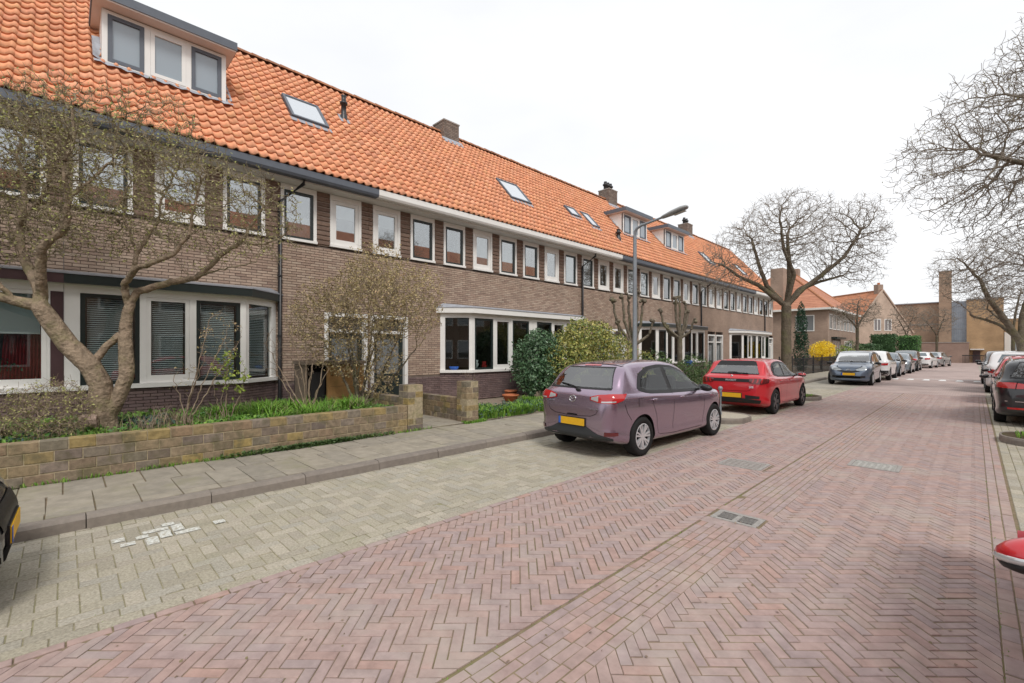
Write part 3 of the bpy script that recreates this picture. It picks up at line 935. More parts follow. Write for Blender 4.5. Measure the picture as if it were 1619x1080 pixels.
def roof_tiles(roof, y0, y1, nsingle, holes=()):
    ncol = int(round((y1 - y0) / TW)); nrow = 20
    w = (y1 - y0) / ncol
    pos = []
    for r_ in range(nrow):
        for c_ in range(ncol):
            s_ = (r_ + 0.5) * TL
            yy = y0 + (c_ + 0.5) * w
            p = np.array((EAVE_X, yy, EAVE_Z)) + UP * s_
            if any(a < yy < b and xa < -p[0] < xb for a, b, xa, xb in holes): continue
            pos.append(p)
    pos = np.array(pos)
    d = np.hypot(pos[:, 0], pos[:, 1])
    vis = np.array([in_view(p, 0.02) for p in pos])
    order = np.argsort(np.where(vis, d, 1e6))
    single = order[:nsingle]
    single = [i for i in single if vis[i]]
    Yax = np.array((0, 1.0, 0))
    for i in single:
        n = NO + rng.normal(size=3) * 0.012; n /= np.linalg.norm(n)
        a = Yax - n * (Yax @ n); a /= np.linalg.norm(a)
        b = np.cross(n, a)
        put(tile_mesh, 'roof_tile', roof, matrix=axes_matrix(pos[i] + NO * (0.006 + rng.normal() * 0.003), a, b, n))
    rest = np.setdiff1d(np.arange(len(pos)), single)
    if len(rest):
        P = pos[rest]; k = len(P)
        n = NO + rng.normal(size=(k, 3)) * 0.012; n /= np.linalg.norm(n, axis=1)[:, None]
        a = Yax - n * (n @ Yax)[:, None]; a /= np.linalg.norm(a, axis=1)[:, None]
        b = np.cross(n, a)
        C = P + NO * (0.006 + rng.normal(size=k) * 0.003)[:, None]
        V = C[:, None] + a[:, None] * TV[None, :, 0:1] + b[:, None] * TV[None, :, 1:2] + n[:, None] * TV[None, :, 2:3]
        F = (TF[None] + (np.arange(k) * len(TV))[:, None, None]).reshape(-1, 4)
        o = put(mesh_np('roof_tile', V.reshape(-1, 3), F, 'roof_tile', True), 'roof_tile', roof)
        o['kind'] = 'stuff'


def lay_bricks(parent, rects, y0, y1, openings, ch_h, bl, m, nsingle=0, joint=0.011, xface=WX, z0=0.15, z1=4.26, proud=0.012, name='brick'):
    """running-bond wall in the plane x = xface between y0..y1, z0..z1, leaving openings (ya, yb, za, zb)"""
    C, H = [], []
    nrow = int((z1 - z0) / ch_h)
    for r_ in range(nrow):
        z = z0 + (r_ + 0.5) * ch_h
        spans = [(y0, y1)]
        for ya, yb, za, zb in openings:
            if za < z < zb:
                ns = []
                for a, b in spans:
                    if yb <= a or ya >= b: ns.append((a, b)); continue
                    if ya > a: ns.append((a, ya))
                    if yb < b: ns.append((yb, b))
                spans = ns
        for a, b in spans:
            start = math.floor((a + (r_ % 2) * bl / 2) / bl) * bl - (r_ % 2) * bl / 2
            y = start
            while y < b:
                p, q = max(y, a), min(y + bl, b)
                if q - p > 0.03:
                    C.append((xface - proud / 2 - 0.012 + rng.normal() * 0.0016, (p + q) / 2, z)); H.append((q - p - joint) / 2)
                y += bl
    C = np.array(C); H = np.array(H)
    hz = (ch_h - joint) / 2
    if nsingle:
        full = np.where(np.abs(H - (bl - joint) / 2) < 1e-5)[0]
        vis = [i for i in full if in_view(C[i], 0.0)]
        vis.sort(key=lambda i: C[i][0] ** 2 + C[i][1] ** 2)
        one = vis[:nsingle]
        tm = cbox_mesh(name, bl - joint, 2 * hz, 0.024 + proud, 0.003, m)
        for i in one:
            put(tm, name, parent, matrix=axes_matrix(C[i], (0, 1, 0), (0, 0, 1), (1, 0, 0)))
        keep = np.setdiff1d(np.arange(len(C)), one)
        C, H = C[keep], H[keep]
    V, F = cboxes(C, (0, 1, 0), (0, 0, 1), (1, 0, 0), H, hz, (0.024 + proud) / 2, 0.003)
    o = put(mesh_np(name, V, F, m), name, parent)
    o['kind'] = 'stuff'
    return o


# upper windows: two kinds, modelled once
UZ0, UZ1 = 4.28, 5.60
UW = 0.83


def upper_frame_mesh():
    g = Geo(); x0, x1 = WX - 0.09, WX + 0.015
    hw = UW / 2; fw = 0.075
    g.box(x0, x1, -hw, -hw + fw, UZ0 + 0.06, UZ1); g.box(x0, x1, hw - fw, hw, UZ0 + 0.06, UZ1)
    g.box(x0, x1, -hw + fw, hw - fw, UZ1 - 0.13, UZ1)
    g.box(x0, WX + 0.05, -hw - 0.01, hw + 0.01, UZ0, UZ0 + 0.06)
    return g.mesh('window_frame', 'white_paint')


def sash_mesh(dark):
    g = Geo()
    hw = UW / 2 - 0.075; z0, z1 = UZ0 + 0.06, UZ1 - 0.13
    w = 0.06 if dark else 0.085
    x0, x1 = WX - 0.065, WX - 0.005
    wb = w if dark else 0.15
    g.box(x0, x1, -hw + .002, -hw + w, z0 + .002, z1 - .002); g.box(x0, x1, hw - w, hw - .002, z0 + .002, z1 - .002)
    g.box(x0, x1, -hw + w, hw - w, z0 + .002, z0 + wb); g.box(x0, x1, -hw + w, hw - w, z1 - w, z1 - .002)
    return g.mesh('sash', 'dark_paint' if dark else 'white_paint')


def pane_mesh(m):
    g = Geo()
    hw = UW / 2 - 0.12
    g.box(WX - 0.045, WX - 0.035, -hw, hw, UZ0 + 0.1, UZ1 - 0.17)
    return g.mesh('pane', m)


UF = upper_frame_mesh(); USD = sash_mesh(True); USW = sash_mesh(False)
UPANE = pane_mesh('glass_upper')


def curtain_mesh(kind):
    g = Geo(); hw = UW / 2 - 0.08; z0, z1 = UZ0 + 0.06, UZ1 - 0.13; X = WX - 0.088
    def r(a, b, p, q, x=X): g.add([(x, a, p), (x, b, p), (x, b, q), (x, a, q)], [[0, 1, 2, 3]])
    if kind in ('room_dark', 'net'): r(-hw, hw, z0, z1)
    if kind == 'roller': r(-hw, hw, z1 - 0.42, z1, X + .012)
    if kind == 'drapes': r(-hw, -hw + .2, z0, z1, X + .012); r(hw - .15, hw, z0, z1, X + .012)
    if kind == 'low_net': r(-hw, hw, z0, z0 + 0.55, X + .012)
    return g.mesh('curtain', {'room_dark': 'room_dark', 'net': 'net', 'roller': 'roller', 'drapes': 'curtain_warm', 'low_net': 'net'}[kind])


UCUR = {k: curtain_mesh(k) for k in ('room_dark', 'net', 'roller', 'drapes', 'low_net')}


def upper_windows(h, y0, side):
    """five windows per house; side +1 when the party wall with the shared bay is at the far end"""
    kinds = [0, 1, 1, 0, 1] if side > 0 else [1, 0, 1, 1, 0]
    for k in range(5):
        yc = y0 + (k + 0.5) * HW / 5 - 0.05
        w = put(UF, 'window', h, loc=(0, yc, 0))
        put(USD if kinds[k] else USW, 'sash', w)
        put(UPANE, 'pane', w)
        q = rng.random()
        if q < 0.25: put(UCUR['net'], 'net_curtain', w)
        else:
            put(UCUR['room_dark'], 'dark_room_sheet', w)  # flat near-black sheet close behind the pane, painted as the unlit room
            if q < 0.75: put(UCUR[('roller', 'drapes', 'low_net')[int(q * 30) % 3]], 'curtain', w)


def bay_half(h, yb, sg, fascia, edge, trim, nets, wide=False):
    """half of the shared bay window: front panes from the party wall at yb outwards, then the slanted pane"""
    fx = WX + 0.60
    def Y(t): return yb + sg * t
    def bx(g, x0, x1, t0, t1, z0, z1):
        a, b = sorted((Y(t0), Y(t1))); g.box(x0, x1, a, b, z0, z1)
    bay = Geo()
    for t0, t1 in ((0.16, 0.20), (2.64, 2.74)) if wide else ((0.003, 0.20), (1.0, 1.10), (1.76, 1.87), (2.64, 2.74)):
        bx(bay, fx - 0.10, fx, t0, t1, 1.06, 2.66)
    bx(bay, fx - 0.10, fx, 0.003, 2.74, 2.66, 2.80)
    # slanted side frame
    A = np.array((fx, Y(2.74))); B = np.array((WX, Y(3.52)))
    dd = (B - A); ln = np.hypot(*dd); dd /= ln
    nn = np.array((dd[1], -dd[0])) * sg
    if nn[0] < 0: nn = -nn
    def sl_box(g, s0, s1, z0, z1, d0=-0.09, d1=0.0):
        P = [A + dd * s0 + nn * d0, A + dd * s1 + nn * d0, A + dd * s1 + nn * d1, A + dd * s0 + nn * d1]
        g.extrude([(p[0], p[1], z0) for p in P], (0, 0, z1 - z0))
    sl_box(bay, 0.0, 0.10, 1.06, 2.66); sl_box(bay, ln - 0.16, ln - 0.01, 1.06, 2.66); sl_box(bay, 0.0, ln - 0.01, 2.66, 2.80)
    b = bay.build('bay_window', trim, h)
    sill = Geo()
    sill.extrude([(fx - 0.1, Y(0.003), 0.98), (fx + 0.05, Y(0.003), 0.98), (fx + 0.05, Y(2.77), 0.98), tuple(B + nn * 0.05) + (0.98,), tuple(B - nn * 0.1) + (0.98,), (fx - 0.1, Y(2.70), 0.98)], (0, 0, 0.08))
    sill.build('sill', trim, b)
    if wide:
        g = Geo(); bx(g, fx - 0.10, fx + .01, 0.003, 0.158, 1.06, 2.66); g.build('post', 'brown_paint', b)
    for t0, t1, dark in ((0.20, 2.64, 0),) if wide else ((0.20, 1.0, 1), (1.10, 1.76, 0), (1.87, 2.64, 1)):
        g = Geo(); w = 0.065
        bx(g, fx - 0.075, fx - 0.01, t0 + .002, t0 + w, 1.062, 2.658); bx(g, fx - 0.075, fx - 0.01, t1 - w, t1 - .002, 1.062, 2.658)
        zb = w if dark else 0.14
        bx(g, fx - 0.075, fx - 0.01, t0 + w, t1 - w, 1.062, 1.06 + zb); bx(g, fx - 0.075, fx - 0.01, t0 + w, t1 - w, 2.66 - w, 2.658)
        g.build('sash', 'dark_paint' if dark else trim, b)
        g = Geo(); bx(g, fx - 0.05, fx - 0.042, t0 + 0.05, t1 - 0.05, 1.10, 2.62); g.build('pane', 'glass', b)
        if nets in ('blind', 'net'):
            g = Geo()
            if nets == 'blind':
                for k in range(40):
                    zz = 1.13 + k * 0.0372
                    a_, b_ = sorted((Y(t0 + 0.09), Y(t1 - 0.09)))
                    g.add([(fx - 0.130, a_, zz), (fx - 0.130, b_, zz), (fx - 0.112, b_, zz - 0.021), (fx - 0.112, a_, zz - 0.021)], [[0, 1, 2, 3]])
                o = g.build('blind_slat', 'blind', b); o['kind'] = 'stuff'
            else:
                n = 40
                V = []
                for k in range(n + 1):
                    t = t0 + 0.08 + (t1 - t0 - 0.16) * k / n
                    x = fx - 0.2 + 0.02 * math.sin(k * 1.9)
                    V += [(x, Y(t), 1.08), (x, Y(t), 2.6)]
                g.add(V, [[2 * k, 2 * k + 2, 2 * k + 3, 2 * k + 1] for k in range(n)])
                g.build('net_curtain', 'roller', b, True)
    g = Geo(); sl_box(g, 0.12, ln - 0.18, 1.08, 2.64, -0.05, -0.042); g.build('pane', 'glass', b)
    if nets == 'blind':
        g = Geo()
        for k in range(40):
            zz = 1.13 + k * 0.0372
            P = [A + dd * 0.16 - nn * 0.13, A + dd * (ln - 0.22) - nn * 0.13, A + dd * (ln - 0.22) - nn * 0.11, A + dd * 0.16 - nn * 0.11]
            g.add([(P[0][0], P[0][1], zz), (P[1][0], P[1][1], zz), (P[2][0], P[2][1], zz - .021), (P[3][0], P[3][1], zz - .021)], [[0, 1, 2, 3]])
        o = g.build('blind_slat', 'blind', b); o['kind'] = 'stuff'
    # roof: fascia edge and lead sheet
    O = 0.16
    outl = [(fx + O, Y(0.0)), (fx + O, Y(2.74 + 0.08)), (WX + 0.004, Y(3.66))]
    g = Geo()
    z0, z1 = 2.80, 2.955
    for (p, q) in ((outl[0], outl[1]), (outl[1], outl[2])):
        p, q = np.array(p), np.array(q)
        d = (q - p) / np.hypot(*(q - p)); n2 = np.array((d[1], -d[0]))
        if n2[0] < 0: n2 = -n2
        P = [p, q, q - n2 * 0.05, p - n2 * 0.05]
        g.extrude([(a[0], a[1], z0) for a in P], (0, 0, z1 - z0))
    g.build('fascia', fascia, b)
    g = Geo()
    g.extrude([(WX, Y(0), 2.79), (fx + O - 0.05, Y(0), 2.79), (fx + O - 0.05, Y(2.79), 2.79), (WX, Y(3.58), 2.79)], (0, 0, 0.012))
    g.build('soffit', 'soffit_paint', b)
    g = Geo()
    for top in ([(WX + 0.003, Y(0), 3.10), (fx + O + 0.015, Y(0), 2.975), (fx + O + 0.015, Y(2.83), 2.975), (WX + 0.003, Y(3.4), 3.10)], [(fx + O + 0.015, Y(2.83), 2.975), (WX + 0.003, Y(3.68), 2.975), (WX + 0.003, Y(3.4), 3.10)]):
        g.extrude([(p[0], p[1], p[2] - 0.02) for p in top], (0, 0, 0.022))
    g.build('bay_roof', edge, b)
    # brick base
    g = Geo()
    g.extrude([(WX, Y(0), 0), (fx - 0.03, Y(0), 0), (fx - 0.03, Y(2.72), 0), tuple(B + dd * 0 - nn * 0.03) + (0,)], (0, 0, 0.98))
    base = g.build('bay_base', 'wall_joint', b)
    C, H, AX, NX = [], [], [], []
    for r_ in range(14):
        z = 0.15 + (r_ + 0.5) * 0.0592
        t = -0.105 * (r_ % 2)
        while t < 2.73:
            p, q = max(t, 0.0), min(t + 0.21, 2.735)
            if q - p > 0.02:
                C.append((fx - 0.018, Y((p + q) / 2), z)); H.append((q - p) / 2 - 0.005); AX.append((0, 1, 0)); NX.append((1, 0, 0))
            t += 0.21
        t = -0.105 * (r_ % 2)
        while t < ln:
            p, q = max(t, 0.0), min(t + 0.21, ln)
            if q - p > 0.02:
                c = A + dd * (p + q) / 2 - nn * 0.018
                C.append((c[0], c[1], z)); H.append((q - p) / 2 - 0.005); AX.append((dd[0], dd[1], 0)); NX.append((nn[0], nn[1], 0))
            t += 0.21
    AX, NX = np.array(AX), np.array(NX)
    V, F = cboxes(C, AX, np.cross(NX, AX), NX, np.array(H), 0.0245, 0.018, 0.003)
    o = put(mesh_np('plinth_brick', V, F, 'plinth_brick'), 'plinth_brick', b); o['kind'] = 'stuff'
    # room behind
    g = Geo()
    a_, b_ = sorted((Y(0.02), Y(3.4)))
    x0, x1, z0, z1 = WX - 3.6, WX - 0.13, 0.30, 2.78
    g.add([(x0, a_, z0), (x1, a_, z0), (x1, b_, z0), (x0, b_, z0)], [[0, 1, 2, 3]])
    g.add([(x0, a_, z1), (x1, a_, z1), (x1, b_, z1), (x0, b_, z1)], [[0, 1, 2, 3]])
    g.add([(x0, a_, z0), (x0, b_, z0), (x0, b_, z1), (x0, a_, z1)], [[0, 1, 2, 3]])
    g.add([(x0, a_, z0), (x1, a_, z0), (x1, a_, z1), (x0, a_, z1)], [[0, 1, 2, 3]])
    g.add([(x0, b_, z0), (x1, b_, z0), (x1, b_, z1), (x0, b_, z1)], [[0, 1, 2, 3]])
    g.build('room', 'room_wall', h)
    return b


def door(h, yc, z0, paintm, wide=0.95, side_light=0):
    """front door in a white frame with a glazed top light, set back in the wall"""
    x = WX - 0.10
    a, b = yc - wide / 2, yc + wide / 2
    zt = 2.62
    g = Geo()
    g.box(x - 0.05, WX + 0.012, a - 0.10, a, z0, zt); g.box(x - 0.05, WX + 0.012, b, b + 0.10, z0, zt); g.box(x - 0.05, WX + 0.012, a, b, zt - 0.09, zt)
    g.box(x - 0.05, x + 0.04, a, b, 2.12, 2.2)
    fr = g.build('door_frame', 'white_paint', h)
    Geo().box(x - 0.02, x - 0.012, a + 0.001, b - 0.001, 2.2, zt - 0.09).build('top_light', 'pane_sky', fr)
    g = Geo()
    g.box(x - 0.045, x, a + 0.004, a + 0.13, z0 + 0.03, 2.118); g.box(x - 0.045, x, b - 0.13, b - 0.004, z0 + 0.03, 2.118)
    g.box(x - 0.045, x, a + 0.13, b - 0.13, z0 + 0.03, z0 + 0.85); g.box(x - 0.045, x, a + 0.13, b - 0.13, 1.98, 2.118)
    d = g.build('door', paintm, h)
    Geo().box(x - 0.03, x - 0.02, a + 0.13, b - 0.13, z0 + 0.85, 1.98).build('door_glass', 'pane_net', d)
    Geo().box(x, x + 0.03, a + 0.05, a + 0.075, 1.12, 1.30).build('handle', 'chrome', d)
    Geo().box(x + 0.0005, x + 0.012, yc - 0.14, yc + 0.14, z0 + 0.62, z0 + 0.68).build('letter_slot', 'chrome', d)
    Geo().box(x - 0.06, WX + 0.14, a - 0.10, b + 0.10, 0.02, z0).build('doorstep', 'slab', h)


def dormer(h, ya, yb, xf, ztop, over=0.22, cheek='white_paint', lites=3, big=False):
    """flat-roofed dormer: front face at x = xf"""
    zb = roof_z(xf) + 0.03
    g = Geo()
    xr = EAVE_X - (ztop - EAVE_Z) / TAN
    for yy in (ya, yb - 0.06):
        g.extrude([(xf - 0.02, yy, zb - 0.03), (xf - 0.02, yy, ztop), (xr, yy, ztop)], (0, 0.06, 0))
    d = g.build('dormer', cheek, h)
    g = Geo()
    zf = ztop - 0.02
    g.box(xf - 0.08, xf, ya, yb, zb - 0.05, zb + 0.06); g.box(xf - 0.08, xf, ya, yb, zf - 0.07, zf)
    w = (yb - ya) / lites
    for k in range(lites + 1):
        c_ = ya + k * w
        a_, b_ = (c_, c_ + 0.09) if k == 0 else ((c_ - 0.09, c_) if k == lites else (c_ - 0.05, c_ + 0.05))
        g.box(xf - 0.08, xf, a_, b_, zb + 0.06, zf - 0.07)
    g.build('dormer_frame', 'white_paint', d)
    for k in range(lites):
        a_, b_ = ya + k * w + (0.09 if k == 0 else 0.05), ya + (k + 1) * w - (0.09 if k == lites - 1 else 0.05)
        z0, z1 = zb + 0.06, zf - 0.07
        s_ = Geo(); q = 0.075
        s_.box(xf - 0.06, xf + 0.008, a_ + .002, a_ + q, z0 + .002, z1 - .002); s_.box(xf - 0.06, xf + 0.008, b_ - q, b_ - .002, z0 + .002, z1 - .002)
        s_.box(xf - 0.06, xf + 0.008, a_ + q, b_ - q, z0 + .002, z0 + q); s_.box(xf - 0.06, xf + 0.008, a_ + q, b_ - q, z1 - q, z1 - .002)
        s_.build('sash', 'grey_gutter' if (k % 2 == 0) else 'white_paint', d)
        Geo().box(xf - 0.035, xf - 0.028, a_ + 0.06, b_ - 0.06, z0 + 0.06, z1 - 0.06).build('pane', 'pane_dormer', d)
    g = Geo()
    g.box(xr - 0.3, xf + over, ya - 0.14, yb + 0.14, ztop, ztop + 0.03)
    g.build('dormer_soffit', 'soffit_dormer', d)
    g = Geo()
    g.box(xr - 0.3, xf + over + 0.02, ya - 0.16, yb + 0.16, ztop + 0.03, ztop + 0.21)
    g.build('dormer_roof', 'grey_gutter', d)
    # lead apron below the window and at the cheeks
    g = Geo()
    n = 24
    V = []
    for k in range(n + 1):
        yy = ya - 0.12 + (yb - ya + 0.24) * k / n
        V += [(xf + 0.012, yy, zb + 0.03), (xf + 0.20, yy, roof_z(xf + 0.20) + 0.15 + 0.02 * math.sin(k * 2.2))]
    g.add(V, [[2 * k, 2 * k + 1, 2 * k + 3, 2 * k + 2] for k in range(n)])
    for yy, s_ in ((ya, -1), (yb, 1)):
        g.add([(xf, yy + s_ * .004, zb + 0.02), (xr + 0.4, yy + s_ * .004, roof_z(xr + 0.4) + 0.14), (xr + 0.4, yy + s_ * 0.13, roof_z(xr + 0.4) + 0.12), (xf, yy + s_ * 0.13, zb + 0.09)], [[0, 1, 2, 3]])
    g.build('flashing', 'lead', d)


def skylight(h, y0, y1, x_low, x_high, z_off=0.07):
    a = np.array((-x_low, 0, roof_z(-x_low))); b = np.array((-x_high, 0, roof_z(-x_high)))
    L = np.linalg.norm(b - a)
    f = 0.07
    def P(s, yy, n): return tuple(a + UP * s + NO * n + np.array((0, yy, 0)))
    def bx(g, s0, s1, ya, yb, n0, n1):
        g.extrude([P(s0, ya, n0), P(s1, ya, n0), P(s1, yb, n0), P(s0, yb, n0)], tuple(NO * (n1 - n0)))
    g = Geo()
    bx(g, 0, f, y0, y1, 0.0, 0.12); bx(g, L - f, L, y0, y1, 0.0, 0.12)
    bx(g, f, L - f, y0, y0 + f, 0.0, 0.12); bx(g, f, L - f, y1 - f, y1, 0.0, 0.12)
    s = g.build('skylight', 'grey_gutter', h)
    g = Geo(); bx(g, f, L - f, y0 + f, y1 - f, 0.09, 0.10); g.build('pane', 'pane_roof', s)
    g = Geo(); bx(g, -0.17, 0.0, y0 - 0.06, y1 + 0.06, 0.045, 0.062); g.build('flashing', 'lead', s)


def chimney(h, xc, yc, wx, wy, ztop, pots):
    zb = roof_z(xc + wx / 2) - 0.15
    g = Geo()
    g.box(xc - wx / 2 + 0.012, xc + wx / 2 - 0.012, yc - wy / 2 + 0.012, yc + wy / 2 - 0.012, zb, ztop)
    c = g.build('chimney', 'wall_joint', h)
    C, A, N, H = [], [], [], []
    rows = int((ztop - zb) / 0.0625)
    for r_ in range(rows):
        z = ztop - (r_ + 0.5) * 0.0625
        for face in range(4):
            n_ = [(1, 0, 0), (0, -1, 0), (-1, 0, 0), (0, 1, 0)][face]
            a_ = [(0, 1, 0), (1, 0, 0), (0, -1, 0), (-1, 0, 0)][face]
            ln = wy if face % 2 == 0 else wx
            dist = (wx if face % 2 == 0 else wy) / 2
            t = -ln / 2 - (0.105 if (r_ + face) % 2 else 0)
            while t < ln / 2:
                p, q = max(t, -ln / 2), min(t + 0.21, ln / 2)
                if q - p > 0.03:
                    m_ = (p + q) / 2
                    C.append((xc + n_[0] * (dist - 0.012) + a_[0] * m_, yc + n_[1] * (dist - 0.012) + a_[1] * m_, z)); A.append(a_); N.append(n_); H.append((q - p) / 2 - 0.005)
                t += 0.21
    A, N = np.array(A, float), np.array(N, float)
    V, F = cboxes(C, A, np.cross(N, A), N, np.array(H), 0.0262, 0.012, 0.003)
    o = put(mesh_np('brick', V, F, 'chimney_brick'), 'brick', c); o['kind'] = 'stuff'
    Geo().box(xc - wx / 2 - 0.02, xc + wx / 2 + 0.02, yc - wy / 2 - 0.02, yc + wy / 2 + 0.02, ztop, ztop + 0.05).build('chimney_cap', 'mortar_cap', c)
    g = Geo()
    xf = xc + wx / 2
    g.box(xf, xf + 0.012, yc - wy / 2 - 0.05, yc + wy / 2 + 0.05, roof_z(xf) - 0.05, roof_z(xf) + 0.13)
    g.add([(xf + 0.013, yc - wy / 2 - 0.12, roof_z(xf) + 0.12), (xf + 0.013, yc + wy / 2 + 0.12, roof_z(xf) + 0.12), (xf + 0.16, yc + wy / 2 + 0.12, roof_z(xf + 0.16) + 0.08), (xf + 0.16, yc - wy / 2 - 0.12, roof_z(xf + 0.16) + 0.08)], [[0, 1, 2, 3]])
    g.build('flashing', 'lead', c)
    for k in range(pots):
        yy = yc + (k - (pots - 1) / 2) * wy / max(pots, 1) * 0.9
        g = Geo()
        g.lathe([(0.11, ztop + 0.05), (0.10, ztop + 0.28), (0.15, ztop + 0.30), (0.15, ztop + 0.38), (0.09, ztop + 0.40), (0.09, ztop + 0.52), (0.0, ztop + 0.54)], 10, (xc, yy, 0))
        g.build('chimney_pot', 'black_pipe', c, True)


def vent(h, x, y, hgt, r=0.075):
    z = roof_z(x)
    g = Geo()
    g.lathe([(r * 1.5, z - 0.15), (r * 1.35, z + 0.12), (r, z + 0.16), (r, z + hgt * 0.62), (r * 1.5, z + hgt * 0.63), (r * 1.5, z + hgt * 0.72), (r * 0.9, z + hgt * 0.74), (r * 0.9, z + hgt * 0.95), (r * 1.1, z + hgt), (0, z + hgt)], 12, (x, y, 0))
    v = g.build('vent_pipe', 'black_pipe', h, True)
    Geo().add([(x + 0.2, y - 0.17, roof_z(x + 0.2) + 0.06), (x + 0.2, y + 0.17, roof_z(x + 0.2) + 0.06), (x - 0.1, y + 0.17, roof_z(x - 0.1) + 0.06), (x - 0.1, y - 0.17, roof_z(x - 0.1) + 0.06)], [[0, 1, 2, 3]]).build('flashing', 'lead', v)


mat('pane_dormer', (0.27, 0.32, 0.36), 0.04, 0.5, ior=1.9)
mat('pane_roof', (0.72, 0.75, 0.78), 0.06, 0.5, metal=0.8)
mat('soffit_dormer', (0.62, 0.53, 0.48), 0.6, 0.3)
ridge_mesh = None


def ridge_tiles(roof, y0, y1):
    global ridge_mesh
    L = 0.365
    if ridge_mesh is None:
        g = Geo(); n = 9
        V = []
        for yy, r in ((-L / 2 - 0.015, 0.135), (L / 2 + 0.015, 0.118)):
            for k in range(n):
                a = PI * k / (n - 1)
                V.append((r * math.cos(a), yy, r * math.sin(a) * 0.9))
        g.add(V, [[k, n + k, n + k + 1, k + 1] for k in range(n - 1)])
        g.ngon([V[k] for k in range(n)])
        ridge_mesh = g.mesh('ridge_tile', 'ridge', True)
    k = int((y1 - y0) / L); st = (y1 - y0) / k
    for i in range(k):
        put(ridge_mesh, 'ridge_tile', roof, loc=(RIDGE_X, y0 + (i + 0.5) * st, RIDGE_Z + 0.015 + rng.normal() * 0.006))


HOUSE_LABELS = [
    'brick terraced house with dark brown trim and red curtain at the left photo edge',
    'brick terraced house with wide roof dormer and venetian blinds behind the bare magnolia',
    'brick terraced house with white gutter and rooftop skylight beside a black vent pipe',
    'brick terraced house with white gutter behind the gold-green evergreen shrub',
    'brick terraced house with roof dormer nearest the street lamp arm and pollarded trees',
    'brick terraced house with the second small dormer, further along the row',
    'brick terraced house with pale closed curtains beyond the two small dormers',
    'brick terraced house at the far end of the row beside the large street tree',
]
GUT = ['grey_gutter', 'grey_gutter', 'white_paint', 'white_paint', 'grey_gutter', 'grey_gutter', 'grey_gutter', 'white_paint']
FAS = ['brown_paint', 'dark_paint', 'white_paint', 'white_paint', 'dark_paint', 'dark_paint', 'white_paint', 'white_paint']
BAYROOF = ['zinc', 'zinc', 'lead', 'lead', 'zinc', 'zinc', 'lead', 'lead']
NETS = [None, 'blind', None, None, None, None, 'net', 'net']
DOORC = ['dark_paint', 'dark_paint', 'dark_paint', 'brown_paint', 'white_paint', 'dark_paint', 'dark_paint', 'white_paint']

